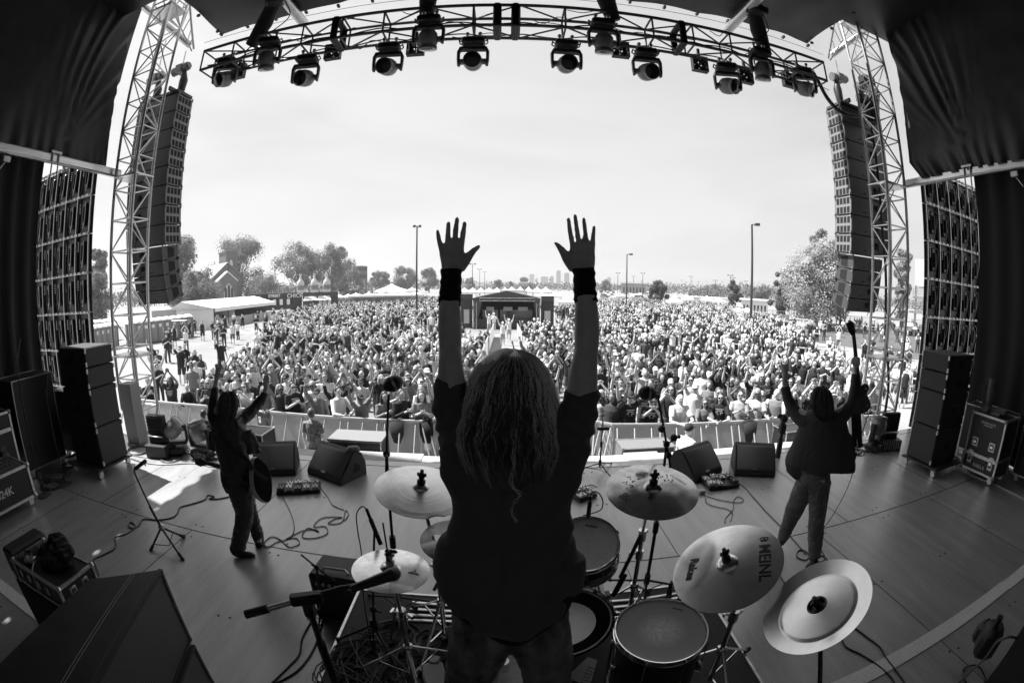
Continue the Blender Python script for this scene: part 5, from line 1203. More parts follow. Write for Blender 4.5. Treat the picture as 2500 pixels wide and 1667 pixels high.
for k, (x, y, r_, z) in enumerate([(310, 500, .2, 0), (60, 440, .25, 0), (50, 380, .2, 0), (560, 500, .16, 0), (640, 490, .15, 0)]):
    p = gz('PL', x, y, z); cable(coil(p.x, p.y, z, r_, 5, .12, 14, k), .007, (CABLEG, CABLE)[k % 2], ['neat grey coil of cable beside the ribbed crate', 'black cable coil at the foot of the left tower', 'grey cable coil behind the tower foot', 'black cable coil by the upright moving light', 'grey cable coil next to the upright moving light'][k], 'cable coils at the front left', k=1, n=5)
for k, (kk_, x, y, r_) in enumerate([('GL', 720, 900, .22), ('GL', 760, 1020, .18), ('GL', 560, 1240, .2), ('GL', 600, 1140, .25), ('GR', 640, 1130, .12), ('PR', 2170, 420, .2), ('PR', 2080, 450, .18)]):
    p = gz(kk_, x, y, 0); cable(coil(p.x, p.y, 0, r_, 4, .3, 14, k+20), .008, (CABLE, CABLEG)[k % 2], ['messy cable coil between case and left stack', 'cable coil in front of case numbered 30625', 'cable coil around the round stand base', 'large cable coil behind the round stand bases', 'cable coil between right stack and road case', 'cable pile at the right tower foot', 'cable pile behind the guitarist'][k], 'messy cable piles', k=1, n=5)
# cable tangle on the riser, left of the drummer
rr = random.Random(31); lab = ['in front of the hi-hat stand', 'at the riser left edge', 'beside the drummer left leg', 'under the boom stand', 'around the snare stand', 'behind the hi-hat pedal', 'at the bottom left corner of the riser', 'between the cymbal stands', 'half over the riser edge', 'under the small pencil-microphone stand']
for k in range(10):
    x, y = [(-.55, 1.85), (-.85, 1.75), (-.42, 1.55), (-.75, 1.5), (-.3, 1.6), (-.6, 1.35), (-.85, 1.3), (-.42, 1.95), (-.92, 1.6), (-.68, 1.95)][k]
    cable(coil(x, y, RZ, rr.uniform(.1, .17), rr.randint(3, 6), .22, 16, k+40), .0052, (CABLE, CABLEG, CABLE)[k % 3], 'loose cable coil on the riser '+lab[k], 'cable coils on the riser', k=1, n=5)
for k in range(12):
    p = [V((rr.uniform(-.98, -.25), rr.uniform(1.2, 2.1), RZ+.012+.006*rr.random())) for _ in range(6)]; cable(p, .0045, (CABLE, CABLEG)[k % 2], 'loose lead in the riser cable tangle, '+['near its front edge', 'near its rear', 'beside the hi-hat legs', 'touching the left trim', 'crossing the middle', 'closest to the drummer', 'over the big coil', 'under the pencil-microphone stand', 'reaching the snare stand', 'looping widest', 'lying almost straight', 'by the boom stand foot'][k], 'loose leads in the riser tangle', k=5, n=5)
# dark clutter at lower right
r = thing('side_table', 'dark equipment ledge in the lower right corner', 'table', (3.2, .62, 0))
a0, a1 = gz('K9', 2352, 1180, .9), gz('K9', 2080, 1568, .9)
b = MB(); d = (a1-a0); u = d.normalized(); w = V((-u.y, u.x, 0)); w = w if w.x > 0 else -w
P = [a0-u*.4, a1+u*.5, a1+u*.5+w*.7, a0-u*.4+w*.7]; b.add(P+[p-V((0, 0, .06)) for p in P], [(0, 1, 2, 3), (7, 6, 5, 4), (0, 4, 5, 1), (1, 5, 6, 2), (2, 6, 7, 3), (3, 7, 4, 0)]); b.build('top', mat('dark_painted_board', .03, .5), r, smooth=False)
for p in P: MB().tube(p-V((0, 0, .06)), V((p.x, p.y, 0)), .025).build('leg', BLACK, r)
cable([gz('K9', 2300, 1255, .93), gz('K9', 2240, 1250, .95), gz('K9', 2160, 1290, .8), gz('K9', 2080, 1400, .5), gz('K9', 1990, 1480, .2), gz('K9', 1900, 1568, .1)], .01, CABLEG, 'grey cable dropping off the dark ledge at lower right')
b = MB(); p = gz('K9', 2110, 1270, .3); b.bbox(p, (.25, .2, .3), rot=rotz(.5), ch=.05); b.tube(p+V((-.05, 0, .15)), p+V((-.05, 0, .26)), .03); b.bbox(p+V((.12, .1, -.05)), (.2, .2, .2), ch=.04)
bg_ = solo(b, 'equipment_bag', mat('black_nylon', .02, .6, bump=.4, bscale=50), 'black equipment bag with bottle on the floor at lower right', 'bag', loc=p)
b = MB(); p = gz('K9', 2040, 1470, .1); b.path([(p.x+.13*math.cos(a), p.y+.13*math.sin(a), .02+.01*math.sin(a*3)) for a in np.linspace(0, 12, 40)], .008, 5); solo(b, 'cable', CABLE, 'small cable ring on the floor beside the black equipment bag', 'cable')
b = MB(); b.bbox((5.0, .88, .04), (.12, .08, .06), ch=.01); solo(b, 'floor_box', BLACK, 'small black box on the floor at the right edge', 'box')
# ================================================================== people on the stage
SKIN = mat('skin', .56, .5, var=.12, vscale=30, bump=.08, bscale=160)
def voxel(mb, name, m, parent, vox=.006, sm=4, wr=None, root=None, me_only=False, mats=None):
    off = V(parent['_o']) if parent is not None else V((0, 0, 0))
    me = mb.mesh(name, mats or m, off); o = bpy.data.objects.new(name, me); COL.objects.link(o)
    r = o.modifiers.new('r', 'REMESH'); r.mode = 'VOXEL'; r.voxel_size = vox
    s = o.modifiers.new('s', 'SMOOTH'); s.factor = .5; s.iterations = sm
    dg = bpy.context.evaluated_depsgraph_get(); dg.update(); nm = bpy.data.meshes.new_from_object(o.evaluated_get(dg))
    if wr:
        nm.calc_loop_triangles(); N = [v.normal.copy() for v in nm.vertices]
        for v, n_ in zip(nm.vertices, N): v.co += n_*wr(v.co+off, n_)
    nm.polygons.foreach_set('use_smooth', [True]*len(nm.polygons)); nm.name = name
    if me_only: bpy.data.objects.remove(o); return nm
    o.modifiers.clear(); o.data = nm; bpy.data.meshes.remove(me)
    if not nm.materials: nm.materials.append(m)
    if parent is not None: o.parent = parent
    o['_o'] = list(off); return o
class Fig:
    def __init__(s, P0, k): s.P = V((P0[0], P0[1], 0)); s.n = s.P.normalized(); s.k = k; s.d = s.P.length
    def p(s, x, y, dep=0., k=None): return gp(k or s.k, x, y, s.P, dep)
    def w(s, hw, dep=0., P=None):
        L = (P-CAMP).length if P is not None else s.d+dep; return hw*CR[s.k][2]*PXR*L
    def limb(s, mb, nodes, ratio=1., k=4, caps=True, n=14):
        P = []; Rr = []
        for nd in nodes:
            x, y, hw = nd[:3]; dep = nd[3] if len(nd) > 3 else 0; rt = nd[4] if len(nd) > 4 else ratio
            q = s.p(x, y, dep); P.append(q); r = s.w(hw, dep, q); Rr.append(V((r*rt, r, 0)))
        PP = smoothpts(P, k); RR = smoothpts(Rr, k)
        mb.path(PP, [(max(r.x, .001), max(r.y, .001)) for r in RR], n, up=s.n)
        if caps:
            for q, r in ((PP[0], RR[0]), (PP[-1], RR[-1])): mb.ball(q, min(r.x, r.y)*.98, 10)
        return mb
def wrinkle(a1=.004, s1=6, a2=.0025, s2=18, st=(1, 1, .45)):
    def f(p, n_):
        q = V((p.x*st[0], p.y*st[1], p.z*st[2])); return a1*noise.noise(q*s1)+a2*(1-abs(noise.noise(q*s2+V((3, 1, 2)))*2))*.7
    return f
# ------------------------------------------------------------------ the drummer
D1 = Fig((.02, 1.14), 'K5')
def y8(y): return y+ (1111-556)/(834/2352)      # K8 rows expressed in K5 coordinates
dr = None
mb = MB()
# arms
D1.limb(mb, [(757, 300, 66, .03), (748, 420, 66, .03), (745, 530, 72, .02), (748, 620, 82, .02), (750, 740, 82, .01), (752, 830, 78, .01), (752, 900, 82), (756, 1000, 92), (758, 1080, 98), (765, 1200, 100), (820, 1330, 90), (900, 1400, 80)], .92, n=18)
D1.limb(mb, [(1672, 280, 70, .03), (1680, 400, 72, .03), (1685, 500, 74, .02), (1690, 600, 84, .02), (1692, 730, 88, .01), (1688, 830, 84, .01), (1680, 900, 88), (1668, 1000, 98), (1660, 1090, 106), (1640, 1200, 100), (1580, 1330, 90), (1480, 1400, 80)], .92, n=18)
# torso, neck, head, hips (under the clothes)
D1.limb(mb, [(1185, 1330, 260), (1185, y8(60), 360, .0), (1185, y8(300), 330), (1185, y8(600), 300), (1180, y8(900), 290), (1170, y8(1040), 270)], .27, n=24)
D1.limb(mb, [(1188, 1150, 120, .02), (1188, 1330, 150, .0)], .9); q = D1.p(1190, 1040, .035); r_ = D1.w(132, 0, q)
mb.ball(q, r_, 24, (.86, .98, 1.12)); mb.ball(q+D1.n*.07-V((0, 0, .03)), r_*.62, 16, (.9, .8, 1.1)); 
f = D1.n; rt_ = V((f.y, -f.x, 0))
mb.ball(q+f*.125+V((0, 0, -.015)), .018, 8, (.8, 1, 1.4))                      # nose
for a in (-1, 1): mb.ball(q+rt_*a*.082+V((0, 0, -.01)), .026, 8, (.5, .8, 1.2)); mb.ball(q+f*.105+rt_*a*.032+V((0, 0, .02)), .014, 8)
mb.ball(q+f*.112+V((0, 0, -.06)), .02, 8, (1.3, .6, .4))
for (x0, x1) in ((1035, 930), (1310, 1430)):      # legs
    D1.limb(mb, [(1175+(x0-1175)*.8, y8(1060), 120), (1175+(x0-1175)*.9, y8(1300), 100), ((x0+x1)/2, y8(1568), 85, .0), ((x0+x1)/2, y8(1900), 85, .02)], .8)
# hands traced from the picture
H1 = Fig((.02, 1.16), 'H')
def hand(mb, F, palm, fingers, thumb, wrist):
    for nd in (palm,): F.limb(mb, nd, .32, n=18)
    for fg in fingers: F.limb(mb, fg, .92, k=4, n=12)
    F.limb(mb, thumb, .85, k=4, n=12)
hand(mb, H1, [(325, 960, 120, .03, .8), (325, 850, 128, .03, .6), (330, 770, 140, .02, .42), (330, 690, 156, .01, .32), (328, 610, 164, .005, .28), (325, 540, 160, .0, .25), (322, 495, 150, 0, .22)],
     [[(215, 620, 40, 0), (190, 540, 36, 0), (165, 440, 32, -.004), (148, 338, 25, -.006)], [(285, 600, 40), (278, 490, 37), (281, 360, 34, -.004), (288, 232, 27, -.006)],
      [(360, 600, 42), (368, 480, 38), (381, 320, 35, -.003), (398, 180, 29, -.008)], [(440, 600, 42), (458, 480, 38), (480, 340, 34), (493, 230, 27, -.006)]],
     [(420, 790, 95, .02), (500, 710, 72, .01), (560, 640, 52, .0), (610, 585, 40, -.004), (665, 540, 29, -.008), (682, 530, 22, -.008)], None)
hand(mb, H1, [(2010, 960, 128, .03, .8), (2015, 850, 134, .03, .6), (2012, 770, 150, .02, .42), (2005, 690, 160, .01, .32), (1995, 610, 168, .005, .28), (1995, 540, 162, 0, .25), (1995, 490, 152, 0, .22)],
     [[(2110, 620, 38), (2128, 530, 35), (2132, 420, 30, -.004), (2145, 282, 24, -.006)], [(2045, 600, 40), (2040, 490, 34), (2032, 350, 31, -.003), (2012, 182, 26, -.006)],
      [(1965, 600, 42), (1950, 480, 34), (1927, 320, 31, -.003), (1902, 140, 26, -.008)], [(1890, 600, 42), (1862, 480, 34), (1836, 330, 31), (1818, 182, 26, -.006)]],
     [(1900, 790, 95, .02), (1815, 700, 74, .01), (1755, 610, 54, .0), (1715, 555, 42, -.004), (1668, 503, 28, -.008), (1648, 490, 21, -.008)], None)
o = voxel(mb, 'person', SKIN, None, .0033, 3); o.location = (0, 0, 0); o['_o'] = [0, 0, 0]
tag(o, 'drummer seen from behind with long hair, dark t-shirt and wristbands, both arms raised', 'person'); dr = o
# wristbands
WB = mat('black_towelling', .010, .95, bump=.8, bscale=350)
for pts in ([(324, 812, 136), (322, 900, 134), (318, 1000, 134), (312, 1100, 137), (305, 1200, 143), (298, 1290, 151)], [(2010, 800, 146), (2018, 900, 142), (2024, 1000, 142), (2028, 1100, 146), (2036, 1190, 150), (2046, 1262, 152)]):
    mb = MB(); H1.limb(mb, [(x, y, h*1.01, .008) for x, y, h in pts], 1.02, caps=False, n=28)
    voxel(mb, 'wristband', WB, dr, .004, 1, lambda p, n_: .0016*noise.noise(V((p.x*20, p.y*20, p.z*90)))+.0012*math.sin(p.z*260+3*noise.noise(p*30)))
# shirt: torso plus two sleeves
mb = MB()
D1.limb(mb, [(1188, 1240, 330, 0, .38), (1190, 1330, 440, 0, .34), (1195, 1450, 535, 0, .32), (1185, 1568, 515, 0, .34), (1178, y8(100), 480, 0, .37), (1178, y8(200), 442, 0, .42), (1175, y8(330), 404, 0, .46), (1172, y8(450), 400, 0, .46), (1162, y8(540), 420, 0, .46), (1160, y8(600), 446, 0, .46),
              (1148, y8(670), 482, .01, .44), (1148, y8(730), 510, .01, .42), (1152, y8(770), 512, .01, .42), (1158, y8(840), 500, .01, .42), (1152, y8(920), 446, .01, .46), (1168, y8(1020), 388, .0, .5), (1190, y8(1120), 280, -.01, .62), (1200, y8(1150), 190, -.01, .8)], .4, n=40, caps=False)
D1.limb(mb, [(757, 1045, 99), (750, 1120, 114), (757, 1220, 128), (800, 1330, 160), (880, 1430, 180)], .92, n=24, caps=False)
D1.limb(mb, [(1655, 1128, 112), (1652, 1180, 118), (1640, 1260, 130), (1600, 1350, 160), (1500, 1440, 180)], .92, n=24, caps=False)
def shirt_wr(p, n_):
    q = V((p.x*3.2, p.y*3, p.z*1.3)); v = .009*noise.noise(q*1.3)+.007*math.sin(p.x*34+p.z*14+6*noise.noise(V((p.x*3, 0, p.z*2.5))))*max(0, noise.noise(V((p.x*4, 2, p.z*3))))*2
    a = noise.noise(V((p.x*5+abs(p.z-2.3)*5*(1 if p.x > 0 else -1), p.y*3, p.z*2.2)))
    v += .011*(1-min(1, abs(a)*3.2))*(.5 if p.z > 2.2 else 1)
    if p.z > 2.25 and abs(p.x-.03) > .12:
        s_ = 1 if p.x > .03 else -1; rr = math.hypot((p.x-.03)*s_-.02, p.z-2.2); v += .004*math.sin(rr*150+5*noise.noise(p*7))*min(1, (abs(p.x-.03)-.12)/.05)
    if p.z < 1.95: v += .006*math.sin(p.x*60+6*noise.noise(V((p.x*4, 0, p.z*4))))*min(1, (1.95-p.z)/.3)
    return v
sh = voxel(mb, 't_shirt', mat('faded_black_cotton', .10, .85, sheen=.06, bump=.25, bscale=500), dr, .006, 3, shirt_wr)
mb = MB(); D1.limb(mb, [(1160, y8(920), 440, .01, .44), (1168, y8(1020), 400, .01, .46), (1172, y8(1120), 330, .0, .54), (1172, y8(1190), 210, -.01, .78), (1172, y8(1215), 110, -.01, 1.1)], .42, n=32, caps=True)
voxel(mb, 'undershirt', mat('deep_black_cotton', .006, .9), dr, .007, 3, wrinkle(.003, 8, .002, 20))
# washed jeans
mb = MB()
D1.limb(mb, [(1165, y8(1040), 365, .01, .36), (1165, y8(1120), 380, .005, .38), (1165, y8(1220), 370, 0, .42)], .42, n=30)
D1.limb(mb, [(980, y8(1100), 190, 0), (965, y8(1250), 205, 0), (925, y8(1400), 180, .0), (895, y8(1568), 160, .01), (880, y8(1900), 140, .03)], .75, n=24)
D1.limb(mb, [(1350, y8(1100), 195, 0), (1365, y8(1250), 200, 0), (1410, y8(1400), 175, .0), (1425, y8(1568), 150, .01), (1440, y8(1900), 135, .03)], .75, n=24)
voxel(mb, 'jeans', mat('mottled_washed_denim', .035, .75, var=.9, vscale=14, two=(.02, .3), bump=.3, bscale=300, stretch=(1, 1, .6)), dr, .008, 3, wrinkle(.01, 9, .006, 22, (1, 1, .8)))
# long hair
HROWS = [(835, 1192, 6, .012), (845, 1190, 60, .04), (862, 1188, 110, .07), (890, 1184, 160, .092), (930, 1176, 210, .11), (985, 1168, 250, .122), (1050, 1166, 277, .128), (1120, 1166, 302, .13), (1200, 1160, 325, .132), (1280, 1150, 352, .135), (1350, 1140, 378, .14), (1420, 1150, 378, .15), (1500, 1160, 362, .158), (1580, 1165, 330, .165), (1680, 1170, 280, .17)]
HP = []
for (y, xc, hw, dp) in HROWS: q = D1.p(xc, y, .02); HP.append((q, D1.w(hw, 0, q), dp))
def hair_at(t, s, lift=1.):
    i = min(int(t), len(HP)-2); f_ = t-i; q = HP[i][0].lerp(HP[i+1][0], f_); w_ = HP[i][1]*(1-f_)+HP[i+1][1]*f_; d_ = HP[i][2]*(1-f_)+HP[i+1][2]*f_
    ca = math.sqrt(max(0, 1-s*s)); return q + rt_*(w_*s*lift) - D1.n*(d_*ca*lift)
mb = MB(); mb.path([h_[0] for h_ in HP[:11]], [(h_[2]*.93, h_[1]*.95) for h_ in HP[:10]]+[(.08, HP[10][1]*.8)], 28, up=D1.n); HAIRM = mat('part_lit_hair', .82, .34, spec=.7, var=.35, vscale=25)
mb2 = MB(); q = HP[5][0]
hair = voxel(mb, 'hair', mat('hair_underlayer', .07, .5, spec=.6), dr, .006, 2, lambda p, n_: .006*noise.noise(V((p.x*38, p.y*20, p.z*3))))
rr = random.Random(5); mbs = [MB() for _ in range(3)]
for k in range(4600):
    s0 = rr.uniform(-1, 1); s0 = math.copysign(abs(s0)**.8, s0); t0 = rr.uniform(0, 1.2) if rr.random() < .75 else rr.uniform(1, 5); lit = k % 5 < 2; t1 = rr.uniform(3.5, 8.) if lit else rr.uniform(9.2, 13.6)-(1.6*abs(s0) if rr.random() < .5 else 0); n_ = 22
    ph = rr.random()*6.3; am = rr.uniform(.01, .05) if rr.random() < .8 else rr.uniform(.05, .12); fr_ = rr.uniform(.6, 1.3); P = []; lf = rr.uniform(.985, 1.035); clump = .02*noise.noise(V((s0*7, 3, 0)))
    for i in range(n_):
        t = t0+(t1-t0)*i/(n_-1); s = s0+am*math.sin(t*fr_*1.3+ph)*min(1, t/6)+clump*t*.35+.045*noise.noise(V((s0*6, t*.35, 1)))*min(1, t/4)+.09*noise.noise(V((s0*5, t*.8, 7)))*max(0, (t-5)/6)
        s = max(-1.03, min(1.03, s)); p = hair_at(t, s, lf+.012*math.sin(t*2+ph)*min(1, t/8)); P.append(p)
    r0 = rr.uniform(.00045, .00085); cv = noise.noise(V((s0*16, t0*.3, 9)))+rr.uniform(-.25, .25)+.8*(abs(s0)-.62)+(.42 if lit and t0 < 1.3 else -.12); mb = mbs[0 if cv < -.08 else 1 if cv < .16 else 2]; mb.path(P, [r0*.8]+[r0]*(n_-5)+[r0*.8, r0*.6, r0*.4, r0*.2], 3, cap=False)  # sides and crown lighter: rim light put into strand tone, plus random clumps
for (pts, r0) in (([(1205, 1500), (1195, 1568)], .002),):
    W8 = [(1190, -60), (1185, 0), (1195, 60), (1180, 120), (1165, 180), (1190, 230), (1232, 270), (1200, 320), (1172, 370), (1190, 420), (1220, 455)]
    for j in range(9):
        P = [gp('K8', x+rr.uniform(-16, 16), y+rr.uniform(-12, 12), D1.P, -.165+.01*rr.random()) for x, y in W8]; mbs[j % 3].path(smoothpts(P, 4), .0006, 3, cap=False)
for j in range(0):           # loose arcs over the shoulders
    sg = rr.choice((-1, 1)); y0 = rr.uniform(1180, 1350); x0 = 1165+sg*rr.uniform(280, 350); L = rr.uniform(90, 240)
    P = [D1.p(x0, y0, -.05), D1.p(x0+sg*L*.45, y0-rr.uniform(-10, 50), -.07), D1.p(x0+sg*L*.8, y0+rr.uniform(30, 110), -.08), D1.p(x0+sg*L*(.9), y0+rr.uniform(130, 260), -.10)]
    mb.path(smoothpts(P, 6), [.0007]*19, 3, cap=False)
for mb, hm in zip(mbs, (mat('shaded_strands', .06, .3, spec=.7), HAIRM, mat('lit_strands', .95, .3, spec=.8))): mb.build('strands', hm, hair, smooth=True)
mb = MB(); mb.tube(gp('K8', 688, 835, D1.P, .0), gp('K8', 640, 925, D1.P, .0), .006); solo(mb, 'drumstick', mat('dark_wood_stick', .08, .5), 'tip of a drumstick poking out beside the drummer left hip', 'drumstick')

def loose_hair(F, rows, n, r, ms, par, seed):
    rr = random.Random(seed); H_ = [(F.p(x, y, dp), F.w(hw, dp), F.w(hw, dp)*.8) for y, x, hw, dp in rows]; up_ = V((F.n.y, -F.n.x, 0)); bs_ = [MB() for _ in ms]; m_ = len(H_)-1
    for k in range(n):
        s0 = rr.uniform(-1, 1); P = []; t1 = m_*rr.uniform(.8, 1.0); ph = rr.random()*6; lf = rr.uniform(1.0, 1.09)
        for i in range(13):
            t = t1*i/12; j = min(int(t), m_-1); f_ = t-j; a = H_[j]; e = H_[j+1]; s = max(-1, min(1, s0+.07*math.sin(t*1.2+ph)*t/m_)); P.append(a[0].lerp(e[0], f_)+up_*((a[1]+(e[1]-a[1])*f_)*s*lf)-F.n*((a[2]+(e[2]-a[2])*f_)*math.sqrt(1-s*s)*lf)+V((0, 0, .004*math.sin(ph*3))))
        bs_[k % len(ms)].path(P, [r]*10+[r*.7, r*.5, r*.3], 3, cap=False)
    for b_, m in zip(bs_, ms): b_.build('strands', m, par, smooth=True)
STR_ = (mat('dark_strands', .16, .3), mat('mid_dark_strands', .05, .25, spec=.8))
# ------------------------------------------------------------------ the bass player
BF = gz('B', 390, 1430, 0); B1 = Fig((BF.x, BF.y), 'B'); bn = B1.n; br_ = V((bn.y, -bn.x, 0))
mb = MB()
B1.limb(mb, [(285, 560, 80), (300, 700, 80), (330, 840, 80)], .7, n=20); B1.limb(mb, [(283, 470, 30), (282, 400, 32)], 1.)
q = B1.p(281, 350, 0); r_ = B1.w(52, 0, q); mb.ball(q, r_, 20, (.86, .95, 1.15)); mb.ball(q+bn*r_*1.05, r_*.2, 8); 
for a in (-1, 1): mb.ball(q+br_*a*r_*.86, r_*.22, 8, (.5, .8, 1.2))
B1.limb(mb, [(220, 480, 40, .0), (185, 430, 36, .06), (178, 340, 30, .12), (186, 270, 24, .12), (193, 225, 15, .12), (200, 190, 17, .12)], 1.)
B1.limb(mb, [(330, 470, 40, .0), (400, 440, 36, .05), (460, 390, 30, .1), (520, 320, 24, .1), (545, 275, 17, .1), (552, 235, 18, .1)], 1.)
B1.limb(mb, [(196, 205, 16, .12, .6), (206, 165, 24, .12, .4), (212, 135, 22, .12, .4)], .5)
for fg in ([(198, 140, 6.5), (195, 112, 6), (188, 88, 5)], [(207, 132, 6.5), (207, 102, 6), (204, 76, 5)], [(217, 130, 6.5), (224, 104, 6), (229, 80, 5)], [(224, 134, 6.5), (233, 112, 6), (241, 92, 4.6)], [(222, 168, 9), (242, 158, 7), (258, 138, 5)]): B1.limb(mb, [(x, y, h, .12) for x, y, h in fg], .9, n=8)
B1.limb(mb, [(548, 250, 17, .1, .6), (552, 215, 24, .1, .55), (556, 190, 20, .1, .6)], .6)
for fg in ([(540, 205, 7), (536, 180, 6.5), (545, 162, 5.5)], [(549, 196, 7), (548, 170, 6.5), (556, 152, 5.5)], [(559, 194, 7), (561, 170, 6), (566, 158, 5)], [(567, 200, 6.5), (571, 180, 5.5), (572, 170, 5)], [(540, 228, 8), (524, 232, 6), (514, 240, 5)]): B1.limb(mb, [(x, y, h, .08) for x, y, h in fg], .9, n=8)
B1.limb(mb, [(310, 850, 50), (370, 1000, 48), (402, 1150, 36), (372, 1290, 28), (350, 1395, 22)], 1.); B1.limb(mb, [(380, 850, 50, .05), (430, 1000, 44, .1), (450, 1150, 34, .15), (495, 1290, 26, .15), (500, 1350, 20, .1)], 1.)
bs = voxel(mb, 'person', SKIN, None, .009, 3); bs['_o'] = [0, 0, 0]; tag(bs, 'long-haired bass player in dark leather jacket facing the crowd with both arms raised', 'person')
mb = MB()
B1.limb(mb, [(282, 440, 58, 0, .6), (275, 490, 112, 0, .52), (285, 560, 128, 0, .52), (300, 640, 122, 0, .55), (315, 720, 112, 0, .6), (330, 790, 106, 0, .62), (335, 850, 103, 0, .65)], .55, n=26, caps=False)
B1.limb(mb, [(215, 500, 58, 0), (180, 455, 46, .05), (172, 380, 35, .1), (180, 310, 31, .12), (188, 262, 25, .12)], 1., n=16); B1.limb(mb, [(320, 500, 62, 0), (390, 462, 44, .04), (450, 412, 37, .08), (510, 345, 33, .1), (540, 300, 24, .1)], 1., n=16)
B1.limb(mb, [(380, 560, 70, -.02, .4), (410, 650, 85, -.02, .3), (440, 705, 80, -.02, .22)], .35, n=16); B1.limb(mb, [(430, 660, 40, -.02, .3), (480, 695, 26, -.02, .3), (520, 706, 8, -.02, .5)], .35, n=12)
B1.limb(mb, [(190, 560, 45, .03, .6), (180, 640, 42, .03, .5), (178, 690, 36, .03, .4)], .5)
LEATHER = mat('dark_leather', .04, .3, spec=.6, bump=.2, bscale=60)
voxel(mb, 'jacket', LEATHER, bs, .009, 3, wrinkle(.012, 7, .010, 15, (1, 1, 1)))
mb = MB()
B1.limb(mb, [(335, 800, 104, 0, .62), (342, 900, 108, 0, .62), (360, 960, 100, 0, .62)], .6, n=24)
B1.limb(mb, [(350, 920, 80, 0), (375, 1040, 76, 0), (398, 1140, 62, 0), (385, 1230, 56, 0), (368, 1310, 52, 0), (350, 1385, 50, 0)], .9, n=18, caps=False)
B1.limb(mb, [(400, 960, 52, .06), (430, 1080, 44, .12), (455, 1180, 42, .16), (480, 1260, 40, .16), (498, 1320, 36, .15), (500, 1350, 30, .12)], .9, n=18, caps=False)
voxel(mb, 'trousers', mat('dark_leather_trousers', .045, .35, bump=.2, bscale=60), bs, .009, 3, wrinkle(.008, 9, .011, 17, (1, 1, 1.4)))
for lab, P_ in (('a', [(320, 1385, 30, 0), (335, 1415, 30, -.02), (380, 1430, 24, -.06), (430, 1432, 22, -.08), (462, 1438, 15, -.09)]), ('b', [(498, 1340, 22, .12), (495, 1362, 24, .1), (515, 1362, 17, .06)])):
    mb = MB(); B1.limb(mb, P_, 1., n=14); f0 = MB()
    voxel(mb, 'boot', mat('black_boot_leather', .02, .35), bs, .008, 2)
mb = MB(); B1.limb(mb, [(281, 283, 20, 0), (281, 300, 52, 0), (280, 340, 68, 0), (276, 400, 72, 0), (268, 450, 62, -.01), (250, 490, 40, -.03)], .8, n=22)
voxel(mb, 'hair', mat('dark_straight_hair', .035, .35, spec=.6), bs, .008, 2, lambda p, n_: .006*noise.noise(V((p.x*45, p.y*45, p.z*4))))
loose_hair(B1, [(276, 281, 4, 0), (282, 281, 34, 0), (300, 281, 58, 0), (340, 280, 72, 0), (400, 276, 76, 0), (450, 268, 70, -.02), (500, 262, 58, -.05)], 420, .0016, STR_, bs.children[-1], 3)
# the bass guitar
gt = thing('bass_guitar', 'bass guitar slung low behind the bass player hip', 'guitar', B1.p(510, 905, -.05))
C_ = B1.p(512, 905, -.03); ax = (B1.p(545, 1000, -.03)-B1.p(478, 810, -.03)).normalized(); nn_ = (bn*.5+br_*-.75+V((0, 0, .1))).normalized(); nn_ = (nn_-ax*nn_.dot(ax)).normalized(); sd_ = nn_.cross(ax)
poly = []
for i in range(40):
    a = 2*math.pi*i/40; r1 = .235*(1+.06*math.cos(2*a)); r2 = .17*(1-.13*math.cos(2*a)); poly.append((r1*math.cos(a), r2*math.sin(a)*(1+.1*math.cos(a))))
fr_ = Matrix((ax, sd_, nn_)).transposed()
mb = MB(); mb.prism(poly, -.022, .022, fr=Matrix.Translation(C_) @ fr_.to_4x4()); mb.build('body', mat('satin_dark_guitar', .004, .8, spec=.03), gt, smooth=False)
mb = MB(); mb.path([C_+fr_ @ V((x, y, .0)) for x, y in poly], [(.026, .006)]*40, 6, closed=True, up=nn_); mb.build('binding', mat('cream_binding', .6, .4), gt)
nk0 = B1.p(430, 850, .12); nk1 = B1.p(125, 785, .22); nk2 = B1.p(48, 772, .25)
mb = MB(); mb.path([C_.lerp(nk0, .4), nk0, nk1], [(.012, .03), (.012, .028), (.012, .022)], 10, up=bn); mb.build('neck', mat('dark_maple', .06, .4), gt)
mb = MB(); mb.path([nk1, nk1.lerp(nk2, .5), nk2], [(.01, .025), (.01, .05), (.01, .035)], 10, up=bn); h_ = mb.build('headstock', mat('dark_maple', .06, .4), gt)
for a in range(4): p = nk1.lerp(nk2, .1+.28*a); mb = MB(); mb.tube(p, p+V((0, 0, .075)), .006); mb.bbox(p+V((0, 0, .08)), (.02, .012, .026), ch=.004); mb.build('tuning_peg', STEEL, h_)
mb = MB(); mb.path(smoothpts([B1.p(215, 470, -.12), B1.p(235, 580, -.13), B1.p(300, 670, -.14), B1.p(400, 750, -.14), B1.p(470, 850, -.12), B1.p(560, 905, -.06)], 5), [(.005, .026)]*26, 8, up=bn); mb.build('strap', mat('black_leather_strap', .02, .35), gt)

